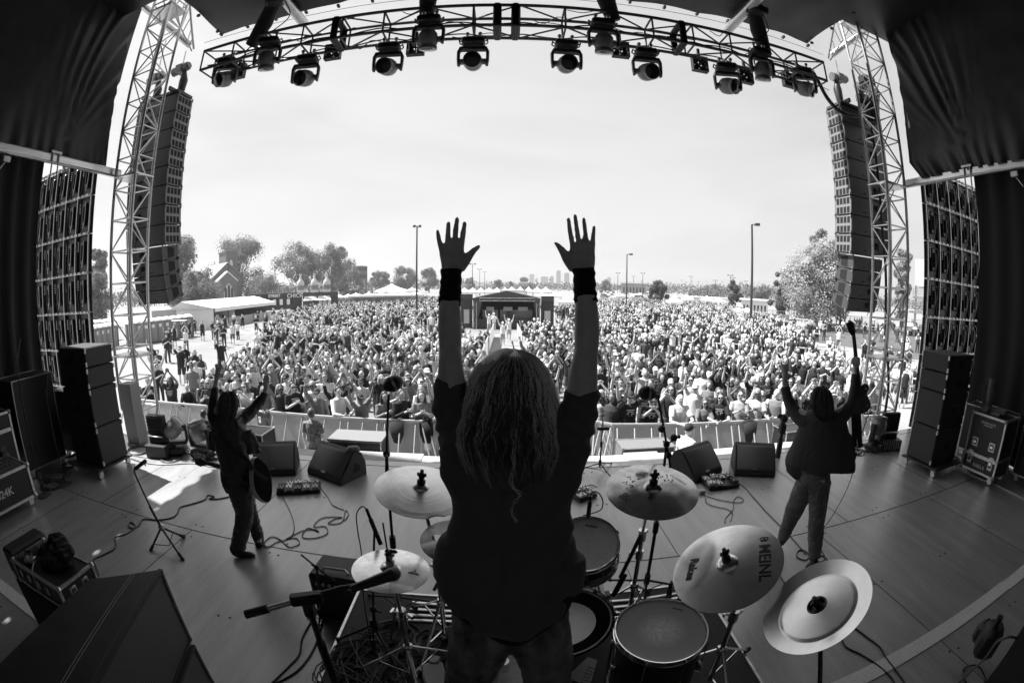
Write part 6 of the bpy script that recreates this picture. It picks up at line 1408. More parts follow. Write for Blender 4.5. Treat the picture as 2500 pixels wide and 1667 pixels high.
# ------------------------------------------------------------------ the guitarist
GF = gz('G', 290, 1470, 0); G1 = Fig((GF.x, GF.y), 'G'); gn = G1.n; gr_ = V((gn.y, -gn.x, 0))
mb = MB()
G1.limb(mb, [(350, 640, 85), (350, 780, 80), (330, 930, 78)], .65, n=20); G1.limb(mb, [(352, 600, 28), (352, 540, 30)], 1.)
q = G1.p(352, 512, 0); r_ = G1.w(50, 0, q); mb.ball(q, r_, 20, (.86, .95, 1.15)); mb.ball(q+gn*r_*1.05, r_*.2, 8)
for a in (-1, 1): mb.ball(q+gr_*a*r_*.86, r_*.22, 8, (.5, .8, 1.2))
G1.limb(mb, [(260, 620, 36, 0), (190, 580, 34, .05), (155, 500, 27, .1), (138, 430, 20, .1), (133, 395, 16, .1), (134, 365, 15, .1)], 1.)
G1.limb(mb, [(134, 375, 14, .1, .7), (133, 345, 21, .1, .55), (133, 322, 20, .1, .5)], .6)
for fg in ([(117, 322, 6.5), (112, 298, 6), (110, 275, 5)], [(149, 322, 6.5), (152, 298, 6), (153, 275, 5)], [(127, 318, 8), (127, 306, 8), (129, 320, 6)], [(138, 318, 8), (139, 306, 8), (138, 320, 6)], [(120, 345, 8), (112, 330, 6), (122, 322, 5)]): G1.limb(mb, [(x, y, h, .1) for x, y, h in fg], .9, n=8)
G1.limb(mb, [(440, 600, 36, 0), (500, 560, 34, .05), (535, 480, 27, .12), (543, 400, 20, .14), (545, 345, 14, .14), (546, 320, 14, .14)], 1.)
G1.limb(mb, [(546, 335, 14, .14, .8), (546, 305, 21, .14, .7), (546, 282, 20, .14, .7)], .8)
for y in (276, 287, 298, 309): G1.limb(mb, [(566, y, 6, .14), (560, y-6, 6.5, .10), (540, y-8, 6, .10), (526, y-4, 5.5, .12)], .9, n=8)
G1.limb(mb, [(530, 305, 8, .12), (527, 285, 6.5, .10), (533, 268, 5.5, .10)], .9, n=8)
G1.limb(mb, [(280, 960, 50), (215, 1100, 44, .06), (165, 1210, 32, .1), (125, 1320, 22, .15)], 1.); G1.limb(mb, [(345, 960, 52), (325, 1120, 44), (312, 1280, 30), (302, 1430, 20), (300, 1450, 20)], 1.)
gu = voxel(mb, 'person', SKIN, None, .009, 3); gu['_o'] = [0, 0, 0]; tag(gu, 'guitarist in dark blazer from behind, one hand in a horns sign, guitar held aloft', 'person')
mb = MB()
G1.limb(mb, [(355, 575, 55, 0, .6), (350, 610, 118, 0, .5), (355, 660, 140, 0, .48), (350, 750, 168, 0, .48), (347, 830, 192, -.01, .42), (342, 880, 204, -.01, .38), (338, 905, 205, -.01, .36)], .5, n=28, caps=False)
G1.limb(mb, [(260, 780, 80, -.01, .5), (225, 870, 90, -.01, .4), (200, 925, 74, -.01, .35), (178, 955, 48, -.01, .35)], .5, n=16, caps=False); G1.limb(mb, [(450, 740, 70, 0, .5), (480, 820, 68, 0, .45), (495, 872, 56, 0, .4)], .5, n=16, caps=False)
G1.limb(mb, [(330, 850, 110, -.02, .6), (310, 900, 95, -.02, .6), (300, 930, 84, -.02, .6)], .6, n=20, caps=False)
G1.limb(mb, [(270, 640, 52, 0), (215, 610, 44, .03), (175, 560, 36, .07), (150, 500, 31, .1), (135, 435, 26, .1)], 1., n=16, caps=False); G1.limb(mb, [(430, 630, 55, 0), (490, 575, 42, .04), (525, 520, 34, .08), (540, 440, 29, .12), (544, 365, 24, .14)], 1., n=16, caps=False)
voxel(mb, 'blazer', mat('dark_wool_blazer', .07, .85, sheen=.08, bump=.3, bscale=400), gu, .009, 3, wrinkle(.008, 5, .004, 13, (1, 1, .6)))
mb = MB(); G1.limb(mb, [(305, 900, 92, 0, .62), (308, 960, 90, 0, .62), (305, 1010, 92, 0, .62)], .6, n=24)
G1.limb(mb, [(265, 980, 62, 0), (225, 1070, 58, .05), (185, 1160, 50, .09), (155, 1230, 40, .12), (128, 1300, 32, .15), (122, 1325, 28, .15)], .9, n=18, caps=False); G1.limb(mb, [(345, 980, 60, 0), (328, 1080, 56, 0), (320, 1180, 48, 0), (312, 1300, 42, 0), (304, 1430, 34, 0)], .9, n=18, caps=False)
voxel(mb, 'jeans', mat('grey_denim', .18, .75, var=.3, vscale=10, bump=.3, bscale=300), gu, .009, 3, wrinkle(.009, 8, .007, 18, (1, 1, 1.2)))
for P_ in ([(305, 1440, 22, 0), (298, 1462, 24, -.02), (270, 1485, 20, -.05), (245, 1500, 15, -.07)], [(126, 1320, 22, .15), (112, 1340, 20, .12), (92, 1352, 15, .1)]):
    mb = MB(); G1.limb(mb, P_, 1., n=14); voxel(mb, 'shoe', mat('worn_canvas_shoe', .07, .6), gu, .008, 2)
mb = MB(); G1.limb(mb, [(350, 442, 20, 0), (350, 458, 45, 0), (350, 500, 62, -.01), (350, 550, 64, -.03), (355, 600, 50, -.05), (368, 625, 26, -.06)], .8, n=22); G1.limb(mb, [(400, 560, 22, -.04), (408, 600, 14, -.06)], .8)
voxel(mb, 'hair', mat('dark_glossy_hair', .045, .3, spec=.7), gu, .008, 2, lambda p, n_: .006*noise.noise(V((p.x*45, p.y*45, p.z*5))))
loose_hair(G1, [(437, 350, 4, 0), (443, 350, 30, 0), (458, 350, 50, 0), (500, 350, 66, -.01), (550, 352, 70, -.03), (600, 358, 58, -.05), (640, 372, 34, -.07)], 420, .0016, STR_, gu.children[-1], 5)
gt = thing('electric_guitar', 'dark single-cut electric guitar held upright above the guitarist shoulder', 'guitar', G1.p(565, 500, .12))
A0, A1 = G1.p(572, 575, .12), G1.p(520, 75, .16); ax = (A1-A0).normalized(); nn_ = (gn-ax*gn.dot(ax)).normalized(); sd_ = ax.cross(nn_); Mx = Matrix.Translation(G1.p(570, 500, .12)) @ Matrix((sd_, ax, nn_)).transposed().to_4x4(); sc_ = G1.w(1, .12)
out = [(-30, -80), (5, -88), (40, -78), (62, -50), (64, -15), (50, 18), (36, 32), (42, 55), (56, 72), (50, 84), (34, 78), (22, 62), (10, 60), (-12, 64), (-40, 74), (-58, 62), (-60, 40), (-46, 18), (-56, -10), (-66, -40), (-55, -66)]
out = [(p.x, p.y) for p in smoothpts([V((x, y, 0)) for x, y in out]+[V((-30, -80, 0))], 3)][:-1]
mb = MB(); mb.prism([(x*sc_*.92, y*sc_) for x, y in out], -.022, .022, fr=Mx); mb.build('body', mat('glossy_dark_guitar', .015, .12, coat=.8), gt, smooth=False)
mb = MB()
for (x, y, r_) in ((-40, 45, .013), (-48, 10, .010), (-20, -62, .012), (44, -50, .010), (30, 20, .009), (-45, -45, .009)):
    st = [(r_*(1 if i % 2 == 0 else .42)*math.cos(i*math.pi/5+1.57), r_*(1 if i % 2 == 0 else .42)*math.sin(i*math.pi/5+1.57)) for i in range(10)]
    mb.prism([(x*sc_*.92+a, y*sc_+b_) for a, b_ in st], -.0245, -.0225, fr=Mx)
mb.build('sticker', mat('silver_sticker', .5, .4), gt, smooth=False)
mb = MB(); mb.path([G1.p(563, 440, .12), G1.p(552, 330, .13), G1.p(545, 260, .14), G1.p(532, 135, .15)], [(.012, .026), (.012, .024), (.011, .022), (.01, .02)], 10, up=gn); mb.build('neck', mat('dark_maple', .06, .4), gt)
mb = MB(); mb.path([G1.p(532, 140, .15), G1.p(524, 115, .155), G1.p(512, 80, .16), G1.p(508, 62, .16)], [(.009, .022), (.009, .036), (.009, .042), (.009, .034)], 10, up=gn); h_ = mb.build('headstock', BLKGLOSS, gt)
for y in (72, 92, 112):
    for a in (-1, 1): p = G1.p(516+(y-90)*.25+a*20, y, .16); mb = MB(); mb.ball(p, .012, 8); mb.build('tuning_peg', STEEL, h_)
for x0, x1 in ((532, 536), (560, 570)):
    mb = MB(); mb.path(smoothpts([G1.p(x0, 570, .12), G1.p(x0+4, 680, .12), G1.p(x1, 790, .12)], 4), [(.005, .028)]*9, 8, up=gn); mb.build('strap', mat('black_leather_strap', .02, .35), gt)
P = [G1.p(632, 560, .12), G1.p(600, 650, .1), G1.p(570, 740, .1), G1.p(535, 880, .0), G1.p(520, 960, .0)]+[gz('G', 480, 1060, .4), gz('G', 400, 1200, .12), gz('G', 355, 1260, .01)]
cable(P, .005, CABLE, 'guitar cable hanging from the raised guitar down to the floor')
# ================================================================== the place beyond the stage
def ground_mat():
    M = bpy.data.materials.new('sunlit_asphalt'); M.use_nodes = True; t = M.node_tree; b = t.nodes['Principled BSDF']; b.inputs['Roughness'].default_value = .9
    tc = t.nodes.new('ShaderNodeTexCoord')
    def nz(s, d, lo, hi, st=(1, 1, 1)):
        mpn = t.nodes.new('ShaderNodeMapping'); mpn.inputs['Scale'].default_value = st; t.links.new(tc.outputs['Object'], mpn.inputs[0])
        n = t.nodes.new('ShaderNodeTexNoise'); n.inputs['Scale'].default_value = s; n.inputs['Detail'].default_value = d; t.links.new(mpn.outputs[0], n.inputs[0])
        r = t.nodes.new('ShaderNodeMapRange'); r.inputs[1].default_value = .35; r.inputs[2].default_value = .65; r.inputs[3].default_value = lo; r.inputs[4].default_value = hi; t.links.new(n.outputs[0], r.inputs[0]); return r.outputs[0]
    m = t.nodes.new('ShaderNodeMath'); m.operation = 'MULTIPLY'; t.links.new(nz(.12, 6, .21, .30), m.inputs[0]); t.links.new(nz(25, 3, .85, 1.1), m.inputs[1]); t.links.new(m.outputs[0], b.inputs['Base Color'])
    return M
b = MB(); N = 24; rad = [0, 30, 80, 200, 600, 2000, 6000]
b.lathe([(r, 0) for r in rad], (0, 0, G0), n=48); struct(b, 'ground', ground_mat(), smooth=False)
b = MB()      # parking bay lines
for j in range(9):
    for i in range(26): b.box((-60+i*2.8, 32+j*11, G0+.006), (.12, 5, .004))
struct(b, 'parking_line', mat('worn_white_line', .55, .8), smooth=False)
GRASS = mat('mown_grass', .10, .9, var=.35, vscale=1.5, bump=.6, bscale=30)
pts = [gz('K6', x, y, G0) for x, y in [(720, 690), (820, 775), (1000, 800), (1330, 850), (1560, 905), (1900, 920), (1900, 650), (1350, 690), (900, 660)]]
b = MB(); b.add([p+V((0, 0, .012)) for p in pts], [tuple(range(len(pts)))]); struct(b, 'lawn', GRASS, smooth=False)
# low hill behind the parking fields
b = MB(); vs = []; nx = 60
for j in range(3):
    for i in range(nx+1):
        x = -1600+3200*i/nx; h = 14+22*noise.noise(V((x*.0016, 0, 3)))+8*noise.noise(V((x*.006, 1, 0))); vs.append((x, 1500+j*260, G0+(0, max(4, h), max(4, h)*1.1)[j]))
b.add(vs, [(j*(nx+1)+i, j*(nx+1)+i+1, (j+1)*(nx+1)+i+1, (j+1)*(nx+1)+i) for j in range(2) for i in range(nx)]); struct(b, 'hills', mat('wooded_hill', .20, .9, var=.3, vscale=.02), smooth=True)

# ------------------------------------------------------------------ crowd barricade
BAR = mat('pale_barricade_metal', .62, .4, .5, var=.1, vscale=10); MESHP = mat('pale_barricade_panel', .78, .6, .2, var=.08, vscale=4)
t = MESHP.node_tree; tr_ = t.nodes.new('ShaderNodeBsdfTranslucent'); tr_.inputs[0].default_value = (.8, .8, .8, 1); ms_ = t.nodes.new('ShaderNodeMixShader'); ms_.inputs[0].default_value = .5; t.links.new(t.nodes['Principled BSDF'].outputs[0], ms_.inputs[1]); t.links.new(tr_.outputs[0], ms_.inputs[2]); t.links.new(ms_.outputs[0], t.nodes['Material Output'].inputs[0])
def polyline(pts, step):
    out = [pts[0]]; acc = 0
    for a, b_ in zip(pts, pts[1:]):
        L = (b_-a).length; n = max(1, round(L/step)); out += [a.lerp(b_, (i+1)/n) for i in range(n)]
    return out
def barricade(p, q, label, group, hgt=1.15, legs=True, par=None, proto={}):
    c_ = (p+q)/2; c_.z = G0; r = thing('crowd_barricade', label, 'barricade', c_, group); p = V((p.x, p.y, G0)); q = V((q.x, q.y, G0)); d = (q-p).normalized(); n_ = V((-d.y, d.x, 0)); n_ = -n_ if n_.y > 0 else n_
    if abs(n_.y) < .3: n_ = V((-1, 0, 0)) if p.x < .2 else V((1, 0, 0)); 
    b = MB(); up = V((0, 0, 1)); b.box((p+q)/2+up*hgt, ((q-p).length, .07, .05), rot=basis(d, n_, up)); b.box((p+q)/2+up*.06, ((q-p).length, .05, .04), rot=basis(d, n_, up))
    for a in (p+d*.02, q-d*.02): b.tube(a+up*.0, a+up*hgt, .022, n=6)
    b.build('frame', BAR, r)
    b = MB(); b.box((p+q)/2+up*(hgt/2+.03), ((q-p).length-.05, .012, hgt-.1), rot=basis(d, n_, up)); b.build('panel', MESHP, r, smooth=False)
    if legs:
        b = MB()
        for f in (.1, .5, .9): a = p.lerp(q, f); b.tube(a+up*(hgt-.08)+n_*.03, a+n_*.62+up*.03, .02, n=6)
        b.build('brace', BAR, r); b = MB(); b.box((p+q)/2+n_*.36+up*.015, ((q-p).length-.03, .7, .012), rot=basis(d, n_, up)); b.build('floor_plate', GALV, r, smooth=False)
    return r
ZT = G0+1.15
left = [gz('PL', x, y, ZT) for x, y in [(-60, 35), (120, 55), (590, 98), (960, 125)]]; mid = [gz('PL', x, y, ZT) for x, y in [(1066, 142), (1640, 188), (2210, 214), (2330, 196)]]
right = [gz('PR', x, y, ZT) for x, y in [(-260, 200), (140, 222), (240, 238), (880, 232), (1440, 200), (1640, 190)]]+[gz('PR', x, y, ZT) for x, y in [(2010, 180), (2230, 172), (2380, 168)]]
full = left+mid+right; segs = []
for pl in (left, mid+right): q = polyline(pl, 1.25); segs += list(zip(q, q[1:]))
ORDS = ['first', 'second', 'third', 'fourth', 'fifth', 'sixth', 'seventh', 'eighth', 'ninth', 'tenth', 'eleventh', 'twelfth'] + ['%dth' % k for k in range(13, 90)]
def ordn(k):
    if k < 12: return ORDS[k]
    n = k+1; return '%d%s' % (n, 'th' if 10 <= n % 100 <= 20 else {1: 'st', 2: 'nd', 3: 'rd'}.get(n % 10, 'th'))
for i, (p, q) in enumerate(segs): barricade(p, q, 'pale metal barricade section, %s from the left along the crowd front' % ordn(i), 'crowd barricade along the pit')
ais = []
for nm, ps in (('left', [(940, 940), (990, 800), (1052, 660)]), ('right', [(1330, 900), (1262, 760), (1212, 660)])):
    P = polyline([gz('K5', x, y, ZT) for x, y in ps], 2.4); ais.append(P)
    for i, (p, q) in enumerate(zip(P, P[1:])): barricade(p, q, 'pale barricade section, %s along the %s side of the central aisle' % (ordn(i), nm), 'aisle barricades', legs=False)

# ------------------------------------------------------------------ trees
def leaf_mat(name, base):
    if name in MATS: return MATS[name]
    M = mat(name, base, .8, var=.35, vscale=.7, spec=.2); t = M.node_tree; b = t.nodes['Principled BSDF']; o = t.nodes['Material Output']
    tr = t.nodes.new('ShaderNodeBsdfTranslucent'); tr.inputs[0].default_value = (base, base, base, 1); mx = t.nodes.new('ShaderNodeMixShader'); mx.inputs[0].default_value = .4
    t.links.new(b.outputs[0], mx.inputs[1]); t.links.new(tr.outputs[0], mx.inputs[2]); t.links.new(mx.outputs[0], o.inputs[0]); return M
def tree(base, h, w, label, name='broadleaf_tree', m=None, n=3000, ls=.45, trunk=.25, clear=.22, seed=0, blobs=14, group='trees beyond the crowd', cone=0., flat=1.):
    blobs = int(blobs*1.7); w *= 1.14
    n = int(n*2.6); ls *= .6; rr = random.Random(seed); base = V(base); r = thing(name, label, 'tree', base, group)
    b = MB(); tr_ = max(.15, h*.02); top = base+V((0, 0, h*.6)); b.path([base, base+V((rr.uniform(-.1, .1)*w*.2, 0, h*.25)), top], [tr_*1.3, tr_, tr_*.3], 8)
    cl = []
    for k in range(blobs):
        f = rr.random()**.8; z = clear+(1-clear)*f*.88+.02; wr = math.sin(math.pi*min(1, (z-clear)/(1-clear)*.82+.14))**.6 if not cone else (1-(z-clear)/(1-clear))**.75*1.05+.12
        a = rr.random()*6.28; q = rr.uniform(.25, .9)*w/2*wr; cc = base+V((q*math.cos(a), q*math.sin(a)*.8, z*h)); cl.append((cc, rr.uniform(.09, .21)*w*(.6+.4*wr)))
        if k % 2 == 0: b.path([base+V((0, 0, h*(clear*.8+.2*f))), base.lerp(cc, .6)+V((0, 0, h*.06)), cc], [tr_*.5, tr_*.3, tr_*.1], 5)
    b.build('trunk', mat('grey_bark', .12, .85, var=.3, vscale=3), r)
    vs = np.zeros((n*4, 3)); 
    for k in range(n):
        cc, cr = cl[rr.randrange(blobs)]; d = V((rr.gauss(0, 1), rr.gauss(0, 1), rr.gauss(0, 1))).normalized(); p = cc+d*cr*(rr.random()**.38)*rr.uniform(.85, 1.12); p.z = base.z+max(clear*h*.8, (p.z-base.z)*flat)
        nrm = (d+V((rr.uniform(-1, 1), rr.uniform(-1, 1), rr.uniform(-.4, 1)))*.6).normalized(); u = nrm.orthogonal().normalized(); u = (Quaternion(nrm, rr.random()*6.28) @ u); w_ = nrm.cross(u); s = ls*rr.uniform(.5, 1.2)
        for j, (a, g) in enumerate(((-1, -.7), (1, -.5), (.8, .7), (-.7, .6))): vs[k*4+j] = p+u*(a*s/2)+w_*(g*s/2)
    me = bpy.data.meshes.new('crown'); me.vertices.add(n*4); me.vertices.foreach_set('co', (vs-np.array(base)).ravel()); me.loops.add(n*4); me.loops.foreach_set('vertex_index', np.arange(n*4)); me.polygons.add(n); me.polygons.foreach_set('loop_start', np.arange(0, n*4, 4)); me.update(); me.validate(); me.materials.append(m)
    o = bpy.data.objects.new('crown', me); COL.objects.link(o); o.parent = r; return r
def on_ground(k, x, y, dist):        # direction of a picture point, set down at a given distance on the ground
    d = ray(*c(k, x, y)); f = dist/math.hypot(d.x, d.y); return V((d.x*f, d.y*f, G0))
def height_at(k, x, y, dist): d = ray(*c(k, x, y)); return CAM_H+d.z*dist/math.hypot(d.x, d.y)-G0
LM, LD, LP, LF = leaf_mat('summer_foliage', .23), leaf_mat('dark_foliage', .13), leaf_mat('silvery_foliage', .43), leaf_mat('far_foliage', .22)
def treepx(k, xc, ytop, x0, x1, dist, label, m=LM, **kw):
    base = on_ground(k, xc, ytop, dist); h = height_at(k, xc, ytop, dist); a = on_ground(k, x0, ytop, dist); e = on_ground(k, x1, ytop, dist); return tree(base, h, (e-a).length, label, m=m, **kw)
treepx('K4', 680, 110, 600, 790, 95, 'leafy tree between the left video wall and the tower', seed=1, n=3200, ls=.7)
treepx('K4', 690, 300, 590, 800, 80, 'lower pale bushy tree beneath the leafy one at far left', m=leaf_mat('pale_foliage', .24), seed=2, n=2600, ls=.6, clear=.05)
treepx('K4', 1270, 50, 1100, 1430, 110, 'tall tree between the left speaker array and the church', seed=3, n=5200, ls=.75, blobs=24, clear=.1)
treepx('K4', 1370, 290, 1200, 1500, 100, 'broad lower tree in front of the church wall', seed=4, n=4200, ls=.6, clear=.04, blobs=18)
treepx('K4', 1640, 75, 1440, 1820, 190, 'round tree behind the church tower', seed=5, n=5200, ls=1.0, blobs=24, clear=.2)
treepx('K4', 1830, 330, 1700, 2000, 165, 'low tree mass right of the church', seed=6, n=3000, ls=.8, clear=.02, blobs=16)
treepx('K4', 2060, 105, 1880, 2200, 170, 'tall open tree behind the black food truck', seed=7, n=4300, ls=.9, blobs=22, clear=.25)
treepx('K4', 2290, 110, 2170, 2450, 175, 'tall tree behind the bottle-topped bar truck', seed=8, n=4300, ls=.9, blobs=22, clear=.2)
treepx('K5', 30, 240, -90, 130, 200, 'spreading tree left of the dark flat-roofed building', seed=9, n=3000, ls=.9, blobs=18, clear=.1)
treepx('K5', 430, 258, 340, 530, 260, 'round tree standing above the white peaked tents', m=LF, seed=10, n=3000, ls=1.2, clear=.1)
treepx('K5', 605, 275, 535, 670, 270, 'tree just left of the drummer raised left arm', m=LF, seed=11, n=2600, ls=1.2, clear=.1)
treepx('K5', 270, 300, 190, 350, 280, 'hazy tree right of the dark flat-roofed building', m=LF, seed=12, n=2200, ls=1.3, clear=.05)
treepx('H', 910, 940, 850, 970, 330, 'small round tree on the horizon above the mixing tent', m=LM, seed=13, n=1500, ls=1.5, clear=.1)
treepx('H', 1082, 960, 1050, 1110, 380, 'tiny round tree on the horizon right of the first', m=LM, seed=14, n=900, ls=1.6, clear=.1)
treepx('H', 1262, 930, 1160, 1340, 360, 'spreading dark tree on the horizon between the raised hands', m=LM, seed=15, n=1800, ls=1.6, clear=.05)
treepx('H', 2290, 950, 2200, 2370, 330, 'low dark tree just right of the right wristband', m=LM, seed=16, n=1800, ls=1.5, clear=.05)
treepx('H', 550, 930, 510, 640, 330, 'dark tree right of the left wristband on the horizon', m=LM, seed=17, n=1500, ls=1.5, clear=.05)
treepx('K5', 2180, 365, 2110, 2250, 110, 'dark bushy tree standing in the parking lot behind the crowd', m=LD, seed=18, n=2600, ls=.6, clear=.05)
treepx('K6', 355, 350, 305, 415, 105, 'dark columnar tree behind the small white tents', m=LD, seed=19, n=2600, ls=.6, clear=.05)
treepx('K6', 690, 285, 610, 790, 82, 'dark dense tree left of the big pale tree', m=LD, seed=20, n=3600, ls=.55, clear=.12)
treepx('K6', 930, -20, 800, 1075, 78, 'tall pointed grey tree crown rising behind the pale tree', m=leaf_mat('greyish_foliage', .20), seed=21, n=6000, ls=.6, clear=.1, blobs=26, cone=1)
treepx('K6', 975, 90, 715, 1200, 66, 'big silvery pale tree beside the right speaker array', m=LP, seed=22, n=24000, ls=.42, clear=.14, blobs=42)
treepx('K6', 1520, 100, 1470, 1620, 70, 'pale slender tree seen through the right tower', m=leaf_mat('silver_foliage_thin', .30), seed=23, n=3800, ls=.5, clear=.1, blobs=18)
treepx('K6', 200, 400, 120, 290, 240, 'hazy roadside tree behind the small white tents', m=LF, seed=24, n=2000, ls=1.2, clear=.05)
treepx('K6', 540, 395, 480, 640, 200, 'hazy grey tree left of the dark dense tree', m=LF, seed=25, n=2600, ls=1.0, clear=.03)
# a far treeline that reads as one mass
def far_wood():
    rr = random.Random(77); n = 34000; vs = np.zeros((n*4, 3))
    for k in range(n):
        az = rr.uniform(-58, 62); D_ = rr.choice((420, 520, 640))*rr.uniform(.95, 1.05)
        if k % 3 == 0: az = rr.uniform(-56, -17) if k % 2 else rr.uniform(24, 50); D_ = rr.uniform(205, 235); hh = 8+7*noise.noise(V((az*.35, D_*.01, 0)))+3*noise.noise(V((az*1.7, 5, 0))); hh *= (D_/480 if D_ > 300 else .62)
        hh *= 1.25; hh *= .7 if -4 < az < 16 else 1
        p = V((math.sin(R(az))*D_, math.cos(R(az))*D_, G0+rr.random()**.7*max(2, hh))); s = rr.uniform(1.0, 2.4)*D_/480
        nrm = V((rr.uniform(-1, 1), rr.uniform(-1.2, 0), rr.uniform(-.4, 1))).normalized(); u = nrm.orthogonal().normalized(); u = Quaternion(nrm, rr.random()*6.28) @ u; w_ = nrm.cross(u)
        for j, (a, g) in enumerate(((-1, -.7), (1, -.5), (.8, .7), (-.7, .6))): vs[k*4+j] = p+u*(a*s/2)+w_*(g*s/2)
    me = bpy.data.meshes.new('far_wood'); me.vertices.add(n*4); me.vertices.foreach_set('co', vs.ravel()); me.loops.add(n*4); me.loops.foreach_set('vertex_index', np.arange(n*4)); me.polygons.add(n); me.polygons.foreach_set('loop_start', np.arange(0, n*4, 4)); me.update(); me.validate(); me.materials.append(mat('distant_foliage', .12, .8, var=.3, vscale=.03))
    o = bpy.data.objects.new('far_wood', me); COL.objects.link(o); tag(o, 'long hazy line of distant trees along the horizon', 'wood', kind='stuff')
far_wood()

# ------------------------------------------------------------------ buildings
BRICK = mat('grey_brick', .13, .8, var=.2, vscale=6, bump=.3, bscale=30); ROOFG = mat('pale_slate_roof', .2, .6, var=.12, vscale=2); STONE = mat('pale_stone_trim', .6, .7); WIN = mat('dark_window_glass', .04, .1)
def church():
    D_ = 165.; base = on_ground('K4', 1570, 520, D_); f = base.xy.normalized(); n_ = V((f.x, f.y, 0)); u = V((f.y, -f.x, 0))
    # nave seen three-quarter: gable faces the viewer and a little to the left, roof runs back to the right
    u2 = (u*.93+n_*.36).normalized(); n2 = V((-u2.y, u2.x, 0)); s = D_*PXR*CR['K4'][2]
    r = thing('church', 'grey brick gabled church with square tower behind the left trees', 'church', base)
    def P(a, d, z): return base+u2*a+n2*d+V((0, 0, z))
    def px(v): return v*s
    zg = height_at('K4', 1568, 245, D_); ze = height_at('K4', 1480, 345, D_); hw = px(105)
    def gable(mb, x0, x1, d0, d1, ze_, zg_):
        xm = (x0+x1)/2; vs = [P(x, d, z) for d in (d0, d1) for x, z in ((x0, 0), (x1, 0), (x1, ze_), (xm, zg_), (x0, ze_))]
        return mb.add(vs, [(0, 1, 2, 3, 4), (9, 8, 7, 6, 5), (0, 5, 6, 1), (1, 6, 7, 2), (0, 4, 9, 5), (2, 7, 8, 3), (3, 8, 9, 4)])
    L = 30
    w = gable(MB(), -hw, hw, 0, L, ze, zg-.3).build('wall', BRICK, r, smooth=False)
    mb = MB()
    for sg in (-1, 1):
        a = P(sg*(hw+.7), -.6, ze-.5); b_ = P(0, -.6, zg+.1); e = P(sg*(hw+.7), L+.5, ze-.5); g = P(0, L+.5, zg+.1); k = V((0, 0, .35)); mb.add([a, b_, g, e, a+k, b_+k, g+k, e+k], [(0, 1, 2, 3), (4, 7, 6, 5), (0, 4, 5, 1), (3, 2, 6, 7), (0, 3, 7, 4), (1, 5, 6, 2)])
    mb.build('roof', ROOFG, r, smooth=False)
    z2 = height_at('K4', 1540, 315, D_); z2e = height_at('K4', 1490, 370, D_)
    xo = -px(25); gable(MB(), xo-px(68), xo+px(68), -3.5, 0, z2e, z2-.2).build('porch', BRICK, r, smooth=False)
    mb = MB()
    for sg in (-1, 1): a = P(xo+sg*px(74), -3.9, z2e-.4); b_ = P(xo, -3.9, z2+.15); e = P(xo+sg*px(74), .2, z2e-.4); g = P(xo, .2, z2+.15); k = V((0, 0, .5)); mb.add([a, b_, g, e, a+k, b_+k, g+k, e+k], [(0, 1, 2, 3), (4, 7, 6, 5), (0, 4, 5, 1), (3, 2, 6, 7), (0, 3, 7, 4), (1, 5, 6, 2)])
    mb.build('porch_roof', STONE, r, smooth=False)
    def lancet(x, z0, z1, w_, d, nm='window', par=r, m=WIN):
        pts = [(-w_/2, z0), (w_/2, z0), (w_/2, z1-w_*.8), (w_*.3, z1-w_*.3), (0, z1), (-w_*.3, z1-w_*.3), (-w_/2, z1-w_*.8)]; mb = MB(); mb.add([P(x+a, d, z) for a, z in pts]+[P(x+a, d+.3, z) for a, z in pts], [tuple(range(7)), tuple(range(13, 6, -1))]+[(i, (i+1) % 7, 7+(i+1) % 7, 7+i) for i in range(7)]); return mb.build(nm, m, par, smooth=False)
    zb, zt_ = height_at('K4', 1550, 485, D_), height_at('K4', 1550, 392, D_)
    fr = lancet(xo+px(8), zb-.3, zt_+.4, px(72), -3.62, 'window_frame', r, STONE)
    for dx, k in ((-23, .8), (0, 1), (23, .8)): lancet(xo+px(8+dx), zb, zb+(zt_-zb)*k, px(17), -3.75, 'pane', fr)
    lancet(0+px(5), height_at('K4', 1565, 300, D_), height_at('K4', 1565, 268, D_), px(12), -.15)
    # tower
    tx0, tx1 = px(45), px(128); zt2 = height_at('K4', 1655, 152, D_); mb = MB(); mb.add([P(x, d, z) for x, d, z in [(tx0, 8, 0), (tx1, 8, 0), (tx1, 16, 0), (tx0, 16, 0), (tx0, 8, zt2), (tx1, 8, zt2), (tx1, 16, zt2), (tx0, 16, zt2)]], [(0, 1, 2, 3), (4, 5, 6, 7), (0, 1, 5, 4), (1, 2, 6, 5), (2, 3, 7, 6), (3, 0, 4, 7)]); tw = mb.build('tower', BRICK, r, smooth=False)
    mb = MB()
    for x in (tx0, tx1-.5): mb.box(P(x+.25, 7.9, zt2/2), (.9, .5, zt2), rot=basis(u2, n2, V((0, 0, 1))))
    mb.build('pilaster', BRICK, tw, smooth=False)
    mb = MB(); mb.box(P((tx0+tx1)/2, 12, zt2+.2), (tx1-tx0+.6, 8.6, .5), rot=basis(u2, n2, V((0, 0, 1)))); mb.build('parapet', BRICK, tw, smooth=False)
    lancet((tx0+tx1)/2-.1, height_at('K4', 1650, 250, D_), height_at('K4', 1650, 205, D_), px(26), 7.9, 'window', tw, STONE)
    lancet(hw+px(40), height_at('K4', 1665, 505, D_), height_at('K4', 1665, 450, D_), px(22), .2)
church()
